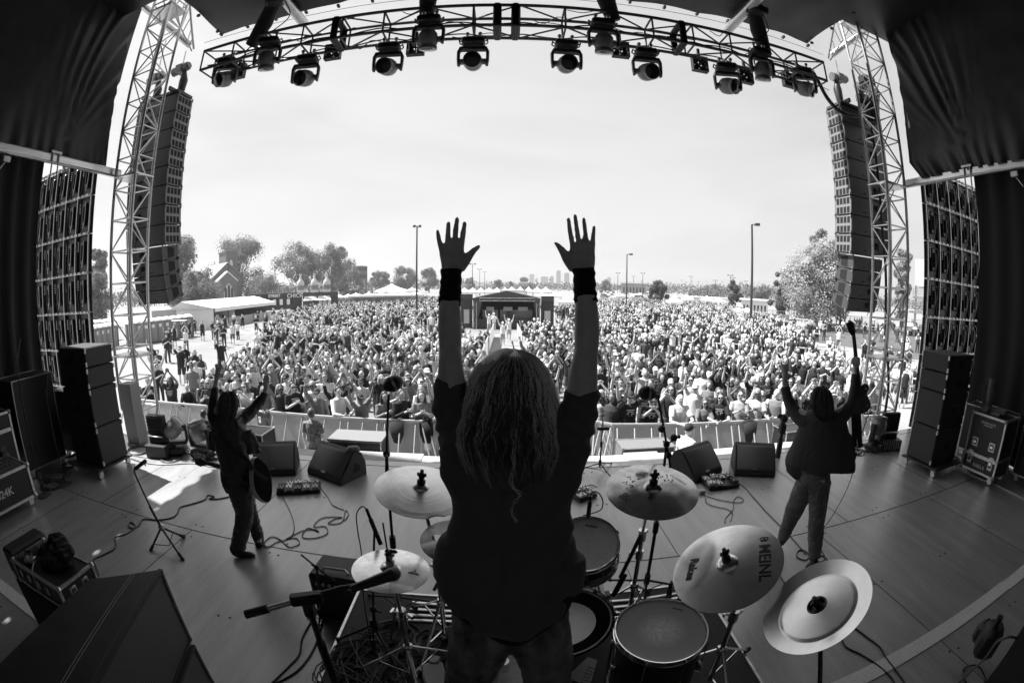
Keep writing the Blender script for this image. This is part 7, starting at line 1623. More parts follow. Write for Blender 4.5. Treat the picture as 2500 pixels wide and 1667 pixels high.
def block(k, x0, x1, ytop, D_, depth, label, m, floors=4, cols=5, name='office_block', group='distant city towers', wm=WIN, cat='building'):
    a = on_ground(k, x0, ytop, D_); e = on_ground(k, x1, ytop, D_); h = height_at(k, (x0+x1)/2, ytop, D_); r = thing(name, label, cat, (a+e)/2, group); u = (e-a).normalized(); n_ = V((-u.y, u.x, 0)); n_ = n_ if n_.y > 0 else -n_; w = (e-a).length; B_ = basis(u, n_, V((0, 0, 1)))
    mb = MB(); mb.box((a+e)/2+n_*depth/2+V((0, 0, h/2)), (w, depth, h), rot=B_); mb.build('wall', m, r, smooth=False)
    mb = MB(); mb.box((a+e)/2+n_*depth*.5+V((0, 0, h+h*.012)), (w*.5, depth*.5, h*.05), rot=B_); mb.build('roof_plant', m, r, smooth=False)
    mb = MB()
    for j in range(floors): mb.box((a+e)/2-n_*w*.004+V((0, 0, h*(j+.6)/floors)), (w*.9, w*.01, h/floors*.45), rot=B_)
    mb.build('window_band', wm, r, smooth=False); return r
PALE = mat('sun_bleached_concrete', .42, .8); MIDC = mat('grey_concrete', .3, .8)
FW = mat('hazed_glass', .22, .4)
for i, (k, x0, x1, y, D_, lab, fl) in enumerate([('H', 1320, 1382, 888, 1300, 'palest distant tower, leftmost of the skyline', 12), ('H', 1465, 1562, 918, 1250, 'wide low distant block in the skyline', 5), ('H', 1582, 1628, 914, 1280, 'narrow low distant block beside the tallest tower', 7),
                           ('H', 1664, 1720, 842, 1240, 'tallest distant tower of the skyline with notched top', 16), ('H', 1765, 1830, 872, 1240, 'broad distant tower close to the right wristband', 12), ('K5', 1830, 1858, 342, 1300, 'small pale distant block right of the right arm', 5), ('H', 1400, 1425, 935, 1300, 'tiny distant block between two skyline towers', 4)]):
    block(k, x0, x1, y, D_, 40, lab, PALE if i in (0, 5, 6) else MIDC, fl, wm=FW)
block('K5', 80, 180, 265, 230, 30, 'dark flat-roofed building above the trees left of centre', mat('dark_brick_block', .12, .8), 4, name='apartment_building', group=None)
for x0, x1, y, D_, lab in ((780, 890, 380, 300, 'low flat shed on the horizon left of the right tents'),):
    pass
# white sheds along the horizon
def shed(k, x0, x1, ytop, D_, depth, label, m=WHITE, band=True, group='low sheds on the horizon'):
    a = on_ground(k, x0, ytop, D_); e = on_ground(k, x1, ytop, D_); h = height_at(k, (x0+x1)/2, ytop, D_); r = thing('shed', label, 'shed', (a+e)/2, group); u = (e-a).normalized(); n_ = V((-u.y, u.x, 0)); B_ = basis(u, n_, V((0, 0, 1))); w = (e-a).length
    mb = MB(); mb.box((a+e)/2+n_*depth/2+V((0, 0, h*.44)), (w, depth, h*.88), rot=B_); mb.build('wall', m, r, smooth=False); mb = MB(); mb.box((a+e)/2+n_*depth/2+V((0, 0, h*.95)), (w+1, depth+1, h*.1), rot=B_); mb.build('roof', WHITE, r, smooth=False)
    mb = MB()
    for f in np.linspace(.1, .9, 7): mb.box(a.lerp(e, f)-n_*.05+V((0, 0, h*.4)), (w*.06, .1, h*.4), rot=B_)
    mb.build('opening', WIN, r, smooth=False); return r
shed('K6', 408, 590, 492, 95, 6, 'long white trailer right of the dark columnar tree', group=None)
shed('H', 630, 760, 985, 280, 12, 'pale shed on the horizon right of the left wristband'); shed('H', 1180, 1300, 985, 300, 12, 'dark gabled hall on the horizon above the mixing tent', MIDC)
shed('K5', 1930, 2100, 375, 260, 14, 'grey low hall on the horizon right of the raised arm', MIDC); shed('K6', 60, 290, 478, 130, 8, 'white service shed behind the small tents at right')
# terraced building at right edge
def terraces():
    D_ = 72; a = on_ground('K6', 1590, 400, D_); r = thing('terrace_building', 'modern building with stacked terraces between right tower and video wall', 'building', a); d = a.xy.normalized(); n_ = V((d.x, d.y, 0)); u = V((d.y, -d.x, 0)); B_ = basis(u, n_, V((0, 0, 1)))
    z = [height_at('K6', 1630, y, D_) for y in (700, 590, 490, 400, 212)]
    mb = MB(); mb.box(a+u*9+n_*6+V((0, 0, (z[3]+z[4])/2)), (17.5, 10, z[4]-z[3]), rot=B_); mb.build('upper_wall', mat('ribbed_pale_cladding', .55, .6, bump=.4, bscale=3, stretch=(.05, .05, 6)), r, smooth=False)
    for i in range(3):
        mb = MB(); mb.box(a+u*(9-i*.0)+n_*5+V((0, 0, z[i]+.15)), (18+(2-i), 12, .35), rot=B_); fl_ = mb.build('floor_slab', WHITE, r, smooth=False)
        mb = MB(); mb.box(a+u*9.5+n_*8+V((0, 0, (z[i]+z[i+1])/2)), (15, 4, z[i+1]-z[i]), rot=B_); mb.build('glazing', WIN, fl_, smooth=False)
        mb = MB()
        for h in (.4, .7, 1.0): mb.box(a+u*(9)-n_*1+V((0, 0, z[i]+.3+h)), (18, .06, .05), rot=B_)
        for f in range(10): mb.tube(a+u*(9-9+f*2)-n_*1+V((0, 0, z[i]+.3)), a+u*(f*2)-n_*1+V((0, 0, z[i]+1.4)), .04, n=5)
        mb.build('railing', STEEL, fl_)
    mb = MB()
    for f in (0.5, 6, 12, 17): mb.tube(a+u*f+V((0, 0, 0)), a+u*f+V((0, 0, z[3])), .2)
    mb.build('column', WHITE, r)
terraces()

# ------------------------------------------------------------------ tents, trucks, toilets
CANVAS = mat('white_tent_canvas', .8, .7, var=.04, vscale=1, bump=.1, bscale=3)
def frame_at(P): d = P.xy.normalized(); return V((d.y, -d.x, 0)), V((d.x, d.y, 0))
def peak_tent(C, w, dp, he, hp, label, peaks=1, walls=False, group='white tents', yaw=0., m=CANVAS, name='marquee_tent'):
    C = V(C); C.z = G0; u, n_ = frame_at(C); q = rotz(yaw); u = q @ u; n_ = q @ n_; r = thing(name, label, 'tent', C, group); mb = MB(); P = lambda a, d, z: C+u*a+n_*d+V((0, 0, z)); N = 6
    for k in range(peaks):
        x0 = -w/2+w*k/peaks; x1 = x0+w/peaks; xm = (x0+x1)/2; cs = [(x0, -dp/2), (x1, -dp/2), (x1, dp/2), (x0, dp/2)]
        rings = []
        for j in range(N+1):
            t = j/N; f = (1-t)**1.5; z = he+(hp-he)*t; rings.append([(xm+(x-xm)*max(f, .01), d*max(f, .01), z) for x, d in cs])
        vs = [P(*p) for rg in rings for p in rg]; mb.add(vs, [(j*4+i, j*4+(i+1) % 4, (j+1)*4+(i+1) % 4, (j+1)*4+i) for j in range(N) for i in range(4)])
    o = mb.build('roof', m, r, smooth=False); o.modifiers.new('s', 'SOLIDIFY').thickness = .04
    mb = MB()
    for (x0, d0, x1, d1) in ((-w/2, -dp/2, w/2, -dp/2), (-w/2, dp/2, w/2, dp/2), (-w/2, -dp/2, -w/2, dp/2), (w/2, -dp/2, w/2, dp/2)):
        a, e = P(x0, d0, he), P(x1, d1, he); mb.add([a, e, e-V((0, 0, .35)), a-V((0, 0, .35))], [(0, 1, 2, 3)])
    o = mb.build('valance', m, r, smooth=False); o.modifiers.new('s', 'SOLIDIFY').thickness = .03
    mb = MB()
    for k in range(peaks+1):
        for d in (-dp/2, dp/2): mb.tube(P(-w/2+w*k/peaks, d, 0), P(-w/2+w*k/peaks, d, he), .05, n=6)
    mb.build('pole', GALV, r)
    if walls: mb = MB(); a, e = P(-w/2, dp/2-.1, 0), P(w/2, dp/2-.1, 0); mb.add([a, e, e+V((0, 0, he)), a+V((0, 0, he))], [(0, 1, 2, 3)]); mb.build('back_wall', m, r, smooth=False)
    return r
def tent_px(k, x0, x1, ye, yp, D_, dp, label, **kw):
    a, e = on_ground(k, x0, ye, D_), on_ground(k, x1, ye, D_); he = height_at(k, (x0+x1)/2, ye, D_-dp/2); hp = height_at(k, (x0+x1)/2, yp, D_); return peak_tent((a+e)/2, (e-a).length, dp, he, hp, label, **kw)
tent_px('K5', 240, 455, 430, 383, 95, 9, 'tallest white peaked tent, left of the drummer raised arm')
tent_px('K5', 445, 530, 432, 408, 100, 7, 'small white peaked tent beside the tallest one')
tent_px('K5', 60, 560, 462, 442, 88, 6, 'long low white canopy in front of the tallest peaked tent', peaks=6, walls=True)
tent_px('K5', -110, 80, 475, 455, 90, 6, 'low white canopy at the left end of the long one', peaks=3, walls=True)
tent_px('H', 440, 1060, 1110, 1050, 88, 14, 'wide row of white tents behind the mixing tent, left part', peaks=6)
tent_px('H', 1040, 1580, 1105, 1040, 92, 14, 'wide row of white tents behind the mixing tent, middle part', peaks=5)
tent_px('H', 1400, 1720, 1160, 1120, 78, 8, 'white tent roof right behind the mixing tent', peaks=2)
tent_px('H', 1700, 1900, 1240, 1190, 70, 6, 'white tent half hidden by the right forearm')
tent_px('K5', 2235, 2352, 510, 460, 85, 5, 'white peaked tent at the right of the parking lot')
tent_px('K6', -10, 80, 490, 462, 88, 5, 'first small white tent left of the white trailer'); tent_px('K6', 120, 215, 495, 465, 92, 5, 'second small white tent left of the white trailer'); tent_px('K6', 200, 300, 505, 478, 90, 5, 'third small white tent nearest the columnar tree')
for i, x in enumerate((385, 445)): tent_px('K6', x-35, x+35, 568, 548, 62, 2.6, 'small parasol-like white canopy, %s above the grandstand' % ('first' if i == 0 else 'second'), group='small canopies')
# long marquee by the food trucks
def marquee():
    p0 = gz('K4', 1475, 697, G0); p1 = gz('K4', 1885, 622, G0); r = thing('marquee_tent', 'long white marquee with open side counter left of the crowd', 'tent', (p0+p1)/2, None); u = (p1-p0).normalized(); n_ = V((-u.y, u.x, 0)); L = (p1-p0).length; W_ = 7.; he, hp = 2.5, 3.5
    P = lambda a, d, z: p0+u*a+n_*d+V((0, 0, z))
    mb = MB(); mb.add([P(-.3, -.3, he), P(L, -.3, he), P(L, W_/2, hp), P(-2.2, W_/2, hp), P(L, W_+.3, he), P(-.3, W_+.3, he)], [(0, 1, 2, 3), (3, 2, 4, 5), (0, 3, 5)]); o = mb.build('roof', CANVAS, r, smooth=False); o.modifiers.new('s', 'SOLIDIFY').thickness = .05
    mb = MB(); mb.add([P(0, 0, 0), P(0, 0, he), P(0, W_, he), P(0, W_, 0)], [(0, 1, 2, 3)]); mb.add([P(0, W_, 0), P(L, W_, 0), P(L, W_, he), P(0, W_, he)], [(0, 1, 2, 3)]); o = mb.build('side_wall', CANVAS, r, smooth=False); o.modifiers.new('s', 'SOLIDIFY').thickness = .04
    mb = MB(); mb.add([P(0, -.25, he-.02), P(L, -.25, he-.02), P(L, -.25, he-.45), P(0, -.25, he-.45)], [(0, 1, 2, 3)]); o = mb.build('valance', CANVAS, r, smooth=False); o.modifiers.new('s', 'SOLIDIFY').thickness = .03
    mb = MB(); k = int(L/2.8)
    for i in range(k+1): mb.tube(P(L*i/k, -.1, 0), P(L*i/k, -.1, he), .05, n=6)
    mb.build('pole', BLACK, r); mb = MB(); mb.box(P(L/2, .1, .55), (L, .12, 1.1), rot=basis(u, n_, V((0, 0, 1)))); mb.build('counter_front', MESHP, r, smooth=False)
    mb = MB(); mb.add([P(0, 2.4, .0), P(L, 2.4, 0), P(L, 2.4, he-.1), P(0, 2.4, he-.1)], [(0, 1, 2, 3)]); mb.build('dark_interior_sheet', mat('dark_interior', .03, .9), r, smooth=False)  # dark sheet stands for the dark inside of the marquee
marquee()
def truck(k, x0, x1, yt, yb, D_, label, m, sign=None, window=True, name='food_truck'):
    a, e = on_ground(k, x0, yb, D_), on_ground(k, x1, yb, D_); u = (e-a).normalized(); n_ = V((-u.y, u.x, 0)); w = (e-a).length; h = height_at(k, (x0+x1)/2, yt, D_); r = thing(name, label, 'food truck', (a+e)/2, 'food trucks'); B_ = basis(u, n_, V((0, 0, 1)))
    P = lambda f, d, z: a+u*w*f+n_*d+V((0, 0, z))
    mb = MB(); mb.bbox(P(.5, 1.6, .6+(h-.6)/2), (w, 3.0, h-.6), rot=B_, ch=.08); mb.build('body', m, r, smooth=False)
    for f in (.15, .3, .85):
        mb = MB(); mb.tube(P(f, .1, .5), P(f, .45, .5), .5, n=14); mb.build('wheel', RUBBER, r)
    if window:
        mb = MB(); mb.box(P(.62, .06, h*.55), (w*.42, .12, h*.34), rot=B_); wi = mb.build('serving_hatch', WIN, r, smooth=False)
        for f in (.5, .62, .75): mb = MB(); mb.box(P(f, -.03, h*.55), (.6, .08, h*.28), rot=B_); mb.build('menu_board', WHITE, wi, smooth=False)
    if sign:
        for t, f, z, sz in sign: lettering(t, sz, P(f, -.02, h*z), u, (0, 0, 1), r, WHITE, bold=.02, lift=.08)
    return r, P, w, h, B_
truck('K4', 1702, 2082, 450, 572, 84, 'black food truck with white lettering right of the church', mat('black_truck_paint', .03, .3), [('SOHO', .12, .76, 1.1), ('CHICK', .87, .83, 1.0), ('STREET', .5, .86, .7)])
r, P, w, h, B_ = truck('K4', 2085, 2330, 440, 560, 80, 'open-sided bar truck with awnings and giant bottles on its roof', mat('dark_bar_paint', .05, .4), None)
for f in (.22, .6): 
    mb = MB(); mb.add([P(f-.16, .0, h*.8), P(f+.16, 0, h*.8), P(f+.19, -1.9, h*.62), P(f-.19, -1.9, h*.62)], [(0, 1, 2, 3)]); o = mb.build('awning', CANVAS, r, smooth=False); o.modifiers.new('s', 'SOLIDIFY').thickness = .05
for i, x in enumerate((2070, 2165, 2250)):
    p = on_ground('K4', x, 430, 80); p.z = G0+h; s = 2.4
    mb = MB(); mb.lathe([(.001, 0), (.62, 0), (.68, .15), (.68, 1.6), (.6, 1.95), (.28, 2.35), (.2, 2.5), (.18, 3.0), (.24, 3.05), (.24, 3.3), (.001, 3.3)], (p.x, p.y, p.z-.1), n=18)
    bt = solo(mb, 'inflatable_bottle', mat('pale_bottle_plastic', .5, .3, spec=.6), 'giant pale bottle on the bar truck roof, %s from the left' % ordn(i), 'bottle', 'giant bottles on the bar truck', loc=p)
    mb = MB(); mb.lathe([(.69, .5), (.69, 1.3)], (p.x, p.y, p.z-.1), n=18); mb.build('bottle_label', mat('bottle_label', .2, .6), bt)
# container and stall clutter
a, e = gz('K4', 1195, 640, G0), gz('K4', 1470, 640, G0)
p = on_ground('K4', 1330, 600, 62); u, n_ = frame_at(p); mb = MB(); mb.bbox(p+V((0, 0, 1.3)), (11.5, 2.5, 2.6), rot=basis(u, n_, V((0, 0, 1))), ch=.03)
r = thing('shipping_container', 'long grey ribbed container behind the portable toilets', 'container', p); mb.build('body', mat('grey_container', .42, .6), r, smooth=False); mb = MB()
for i in range(30): mb.box(p+u*(-5.6+i*.386)-n_*1.27+V((0, 0, 1.3)), (.12, .05, 2.3), rot=basis(u, n_, V((0, 0, 1))))
mb.build('rib', mat('grey_container', .42, .6), r, smooth=False)
TOI = mat('grey_toilet_plastic', .16, .5); TOW = mat('white_toilet_roof', .8, .4)
def toilet(P, yaw, label):
    P = V(P); P.z = G0; q = rotz(yaw); r = thing('portable_toilet', label, 'portable toilet', P, 'portable toilets')
    mb = MB(); mb.bbox(P+V((0, 0, 1.05)), (1.1, 1.1, 2.0), rot=q, ch=.04); mb.build('cabin', TOI, r, smooth=False)
    mb = MB(); mb.ball(P+V((0, 0, 2.08)), .62, 12, (.95, .95, .45)); mb.bbox(P+V((0, 0, 2.05)), (1.16, 1.16, .12), rot=q, ch=.04); mb.build('roof', TOW, r)
    mb = MB(); mb.bbox(P+q @ V((0, -.57, 1.0)), (.75, .05, 1.75), rot=q, ch=.02); d = mb.build('door', mat('mid_grey_door', .24, .5), r, smooth=False); mb = MB(); mb.box(P+q @ V((0, -.61, 1.6)), (.3, .03, .3), rot=q); mb.build('door_sign', WHITE, d, smooth=False); return r
pr = None; spots = []
for (x0, y0, x1, y1, n_, zt_) in (((620, 690, 770, 668, 5, 2.15)), ((640, 650, 770, 640, 4, 2.15)), ((900, 655, 1290, 610, 9, 2.15))):
    for i in range(n_):
        t = i/(n_-1); p = gz('K4', x0+(x1-x0)*t, y0+(y1-y0)*t, G0+zt_-.05); spots.append(p)
for i, p in enumerate(sorted(spots, key=lambda p: p.x/p.y)):
    yaw = -math.atan2(p.x, p.y); toilet(p, yaw+.15, 'grey portable toilet with white domed roof, %s from the left' % ordn(i))
def fence_panel(p, q, label, hgt=1.9, group='mesh fence panels'):
    p = V((p.x, p.y, G0)); q = V((q.x, q.y, G0)); r = thing('fence_panel', label, 'fence', (p+q)/2, group); mb = MB(); up = V((0, 0, 1)); d = (q-p).normalized(); n = int((q-p).length/.16)
    for a in (p, q): mb.tube(a, a+up*hgt, .025, n=6)
    mb.tube(p+up*hgt, q+up*hgt, .025, n=6); mb.tube(p+up*.12, q+up*.12, .025, n=6); mb.build('frame', GALV, r); mb = MB()
    for i in range(1, n): a = p.lerp(q, i/n); mb.box(a+up*(hgt/2+.06), (.012, .012, hgt-.15))
    for z in np.arange(.35, hgt, .3): mb.box((p+q)/2+up*z, ((q-p).length, .012, .012), rot=basis(d, V((-d.y, d.x, 0)), up))
    mb.build('wire_mesh', GALV, r, smooth=False)
for ix, ps in enumerate(([(620, 810), (765, 800), (900, 790), (1000, 775), (1295, 775)], [(960, 810), (1130, 765), (1300, 700)])):
    P = polyline([gz('K4', x, y, G0) for x, y in ps], 3.0)
    for i, (p, q) in enumerate(zip(P, P[1:])): fence_panel(p, q, 'mesh fence panel, %s in the %s line before the toilets' % (ordn(i), ('nearer', 'farther')[ix]))
P = polyline([gz('K6', x, y, G0) for x, y in [(820, 680), (970, 690), (1150, 700), (1340, 715)]], 4)
for i, (p, q) in enumerate(zip(P, P[1:])): fence_panel(p, q, 'dark fence panel under the big pale tree, %s from the left' % ordn(i), 2.0, 'fence under the pale tree')

# mixing tent in the middle
def foh():
    D_ = 44; a, e = on_ground('H', 600, 1470, D_), on_ground('H', 1455, 1470, D_); C_ = (a+e)/2; u = (e-a).normalized(); n_ = V((-u.y, u.x, 0)); w = (e-a).length; r = thing('mixing_tent', 'dark gabled stage-like mixing tent at the end of the aisle', 'tent', C_); P = lambda f, d, z: a+u*w*f+n_*d+V((0, 0, z)); H_ = lambda x, y: height_at('H', x, y, D_)
    DK = mat('dark_grey_tent_fabric', .055, .7, var=.2, vscale=.6); he, hp, ho = H_(600, 1190), H_(1030, 1098), H_(1030, 1232); dp = 6
    mb = MB(); mb.add([P(0, 0, he), P(.5, 0, hp), P(1, 0, he), P(1, dp, he), P(.5, dp, hp), P(0, dp, he)], [(0, 1, 4, 5), (1, 2, 3, 4)]); o = mb.build('roof', DK, r, smooth=False); o.modifiers.new('s', 'SOLIDIFY').thickness = .08
    mb = MB(); mb.add([P(0, -.02, he), P(.5, -.02, hp), P(1, -.02, he), P(.9, -.02, ho), P(.14, -.02, ho)], [(0, 1, 2, 3, 4)]); mb.add([P(0, -.02, he), P(.14, -.02, ho), P(.06, .3, .8), P(.0, 0, .8)], [(0, 1, 2, 3)]); mb.add([P(1, -.02, he), P(.9, -.02, ho), P(.95, .3, .8), P(1., 0, .8)], [(0, 1, 2, 3)])
    mb.add([P(0, 0, 0), P(0, dp, 0), P(0, dp, he), P(0, 0, he)], [(0, 1, 2, 3)]); mb.add([P(1, 0, 0), P(1, dp, 0), P(1, dp, he), P(1, 0, he)], [(0, 1, 2, 3)]); mb.add([P(0, dp, 0), P(1, dp, 0), P(1, dp, he), P(.5, dp, hp), P(0, dp, he)], [(0, 1, 2, 3, 4)]); mb.build('skirt', DK, r, smooth=False)
    mb = MB(); truss_mb(P(.1, .1, ho+.2), P(.92, .1, ho+.2), .3, .3, n_, bay=.5, rc=.03, rd=.015, mb=mb); mb.build('front_truss', ALU, r)
    mb = MB()
    for f in (.03, .97): truss_mb(P(f, .2, 0), P(f, .2, he-.2), .3, .3, u, bay=.5, rc=.03, rd=.015, mb=mb)
    mb.build('leg_truss', ALU, r); mb = MB(); mb.box(P(.5, 3, .5), (w*.9, 5, 1.0), rot=basis(u, n_, V((0, 0, 1)))); mb.build('deck', BLACK, r, smooth=False)
    for f, ww in ((.25, 1.6), (.5, 1.3), (.56, .8), (.75, 2.0)):
        mb = MB(); mb.box(P(f, 1.6, 1.0+.45), (ww, .7, .9), rot=basis(u, n_, V((0, 0, 1)))); ds = mb.build('control_desk', mat('desk_grey', .12, .5), r, smooth=False)
        mb = MB(); mb.box(P(f, 1.2, 2.0), (ww*.5, .06, .4), rot=basis(u, n_, V((0, 0, 1)))); mb.build('monitor_screen', mat('screen_grey', .3, .3), ds, smooth=False)
    for x0, x1, yt, yb, lab in ((1470, 1625, 1165, 1430, 'dark framed side booth right of the mixing tent'), (450, 590, 1140, 1440, 'dark framed side booth left of the mixing tent')):
        a2, e2 = on_ground('H', x0, yb, D_+1), on_ground('H', x1, yb, D_+1); r2 = thing('side_booth', lab, 'booth', (a2+e2)/2, 'booths beside the mixing tent'); h = height_at('H', x0, yt, D_+1); w2 = (e2-a2).length
        mb = MB()
        for f in (0.05, .95): mb.box(a2.lerp(e2, f)+V((0, 0, h/2)), (w2*.12, .6, h))
        mb.box((a2+e2)/2+V((0, 0, h-.25)), (w2, .7, .5)); mb.build('frame', DK, r2, smooth=False); mb = MB(); mb.box((a2+e2)/2+n_*.6+V((0, 0, h/2)), (w2*.95, .1, h)); mb.build('back_panel', mat('booth_back', .12, .7), r2, smooth=False)
        mb = MB(); mb.box((a2+e2)/2+V((0, 0, h*.35)), (w2*.5, .4, h*.4)); mb.build('pale_rack', mat('pale_rack', .5, .6), r2, smooth=False)
foh()
a, e = on_ground('H', 945, 1100, 60), on_ground('H', 1280, 1100, 60); mb = MB(); h = height_at('H', 1100, 1100, 60); mb.tube(a+V((0, 0, h)), e+V((0, 0, h)), .12, n=8); mb.tube(a, a+V((0, 0, h)), .08, n=8); mb.tube(e, e+V((0, 0, h)), .08, n=8)
solo(mb, 'cross_beam', GALV, 'grey cross beam on two posts behind the mixing tent', 'beam')
# light poles
def light_pole(k, xb, yt, D_, label, head=1, r0=.13, arm=1.2):
    p = on_ground(k, xb, yt, D_); h = height_at(k, xb, yt, D_); r = thing('light_pole', label, 'light pole', p, 'parking lot light poles'); u, n_ = frame_at(p); mb = MB(); mb.path([p, p+V((0, 0, h*.5)), p+V((0, 0, h))], [r0, r0*.85, r0*.65], 8); mb.tube(p, p+V((0, 0, .7)), r0*2.4, n=12); mb.build('pole', mat('dark_bronze_pole', .04, .4), r)
    for sg in ((1,) if head == 1 else (-1, 1)):
        mb = MB(); mb.box(p+u*sg*arm*.25+V((0, 0, h)), (arm*.5, .08, .08), rot=basis(u, n_, V((0, 0, 1)))); mb.bbox(p+u*sg*arm*.6+V((0, 0, h+.02)), (arm*.6, .35, .28), rot=basis(u, n_, V((0, 0, 1))), ch=.05); l = mb.build('lamp_head', mat('dark_bronze_pole', .04, .4), r); mb = MB(); mb.box(p+u*sg*arm*.6+V((0, 0, h-.14)), (arm*.4, .25, .04), rot=basis(u, n_, V((0, 0, 1)))); mb.build('lamp_glass', WHITE, l, smooth=False)
light_pole('D', 958, 520, 52, 'tall dark light pole left of the drummer raised hands', 2, arm=.55)
light_pole('D', 1727, 516, 46, 'tall dark light pole on the right side of the crowd', 1, .15, .95)
light_pole('K5', 1968, 183, 75, 'mid-distance light pole right of the drummer right arm', 1, arm=1.1)
for i, (k, x, y, D_, lab) in enumerate([('H', 594, 757, 130, 'thin light pole beside the drummer left thumb'), ('H', 686, 822, 190, 'thin distant light pole right of the left hand'), ('H', 748, 858, 250, 'faintest distant light pole near the left hand'), ('K5', 1905, 312, 200, 'distant light pole left of the mid-distance pole'), ('K5', 2077, 313, 200, 'distant light pole right of the mid-distance pole'),
                       ('K6', 330, 328, 150, 'thin light pole above the columnar tree'), ('K6', 350, 345, 200, 'shorter thin light pole beside the columnar tree'), ('K6', 228, 362, 220, 'faint light pole among the hazy right trees'), ('K6', 60, 335, 240, 'faint light pole at the far right horizon'), ('K6', 438, 368, 240, 'faint light pole right of the columnar tree'), ('K5', 2012, 335, 260, 'faint pole on the horizon beside the mid-distance pole')]):
    light_pole(k, x, y, D_, lab, 2, .12 if D_ < 200 else .16, 1.2)
for i, (x, yt) in enumerate(((1925, 400), (1806, 300))): light_pole('K4', x, yt, 88, 'slim pole beside the black food truck, %s' % ('nearer the marquee' if i == 0 else 'behind its roof'), 1, .07, .5)

# grandstand platform and the dark crate stack on the right
a, e = gz('K6', 310, 655, G0), gz('K6', 730, 680, G0); r = thing('viewing_platform', 'long raised viewing platform under the right trees', 'platform', (a+e)/2); u = (e-a).normalized(); n_ = V((-u.y, u.x, 0)); L = (e-a).length; B_ = basis(u, n_, V((0, 0, 1)))
mb = MB(); mb.box((a+e)/2+n_*2+V((0, 0, 1.0)), (L, 4, .15), rot=B_); mb.build('deck', mat('pale_deck', .5, .7), r, smooth=False); mb = MB()
for i in range(12): mb.tube(a.lerp(e, i/11), a.lerp(e, i/11)+V((0, 0, 2.1)), .04, n=6)
for z in (1.6, 2.1): mb.tube(a+V((0, 0, z)), e+V((0, 0, z)), .03, n=6)
mb.build('railing', GALV, r); mb = MB(); mb.box((a+e)/2+V((0, 0, 1.35)), (L, .05, .55), rot=B_); mb.build('banner', mat('grey_banner', .3, .7, var=.5, vscale=1), r, smooth=False)
p = gz('K6', 835, 832, G0); u, n_ = frame_at(p)
for i in range(4): mb = MB(); mb.bbox(p+u*(-.75+.5*i)+V((0, 0, .55)), (.46, .5, 1.1), rot=basis(u, n_, V((0, 0, 1))), ch=.03); solo(mb, 'delay_speaker', CABTOL, 'dark upright crate in the crowd right side, %s of four' % ordn(i), 'crate', 'dark crates standing in the crowd', smooth=False)

# parked cars far out
def car_proto(kind, m, base_label):
    r = bpy.data.objects.new('parked_car', None); COL.objects.link(r); L, W_, H_ = (4.5, 1.8, 1.45) if kind == 0 else (4.8, 1.95, 1.8) if kind == 1 else (5.6, 2.0, 1.9)
    prof = {0: [(-2.2, .35), (-2.25, .7), (-2.0, .95), (-1.2, 1.0), (-.6, 1.42), (.7, 1.45), (1.5, 1.05), (2.2, .95), (2.25, .5), (2.15, .3)], 1: [(-2.35, .4), (-2.4, .85), (-1.5, 1.1), (-.9, 1.7), (1.7, 1.78), (2.25, 1.1), (2.35, .6), (2.3, .35)], 2: [(-2.7, .45), (-2.75, 1.0), (-1.6, 1.15), (-1.1, 1.8), (.4, 1.85), (.7, 1.15), (2.7, 1.1), (2.75, .5)]}[kind]
    mb = MB(); n = len(prof); vs = [V((x, y*W_/2*(1 if z < 1.1 else .84), z)) for y in (-1, 1) for x, z in prof]; mb.add(vs, [tuple(range(n)), tuple(range(2*n-1, n-1, -1))]+[(i, (i+1) % n, n+(i+1) % n, n+i) for i in range(n)])
    def ch(mb, nm, m, par=r, sm=False): o = bpy.data.objects.new(nm, mb.mesh(nm, m, smooth=sm)); COL.objects.link(o); o.parent = par; return o
    b = ch(mb, 'body', m); mb = MB(); zt = max(z for x, z in prof); x0, x1 = (-1.15, 1.35) if kind == 0 else (-1.3, 1.95) if kind == 1 else (-1.4, .5)
    mb.add([V((x, y*W_/2*(.93 if z < 1.2 else .86)*1.005, z)) for y in (-1, 1) for x, z in ((x0, 1.08), (x1, 1.08), (x1-.4, zt-.12), (x0+.5, zt-.12))], [(0, 1, 2, 3), (7, 6, 5, 4), (0, 3, 7, 4), (1, 5, 6, 2)]); ch(mb, 'windows', WIN, r)
    for x in (-L*.31, L*.31):
        for y in (-1, 1): mb = MB(); mb.tube((x, y*(W_/2-.2), .33), (x, y*(W_/2+.01), .33), .33, n=12); ch(mb, 'wheel', RUBBER, r)
    return r
paint = [mat('car_paint_%s' % n, v, .25, coat=.6) for n, v in (('white', .75), ('silver', .45), ('dark', .04), ('mid_grey', .16))]
cars = []; protos = {}
rr = random.Random(9)
rows_ = [('K5', y, x0, x1) for y, x0, x1 in ((487, 1790, 2110), (474, 1790, 2130), (462, 1780, 2200), (452, 1780, 2330), (443, 1780, 2330), (434, 1780, 2340))]+[('K5', y, 830, 1100) for y in (414, 406)]+[('K5', 416, 1430, 1600), ('K5', 470, -20, 60)]+[('K6', y, 0, 300) for y in (458, 450)]
cars_tot = 0
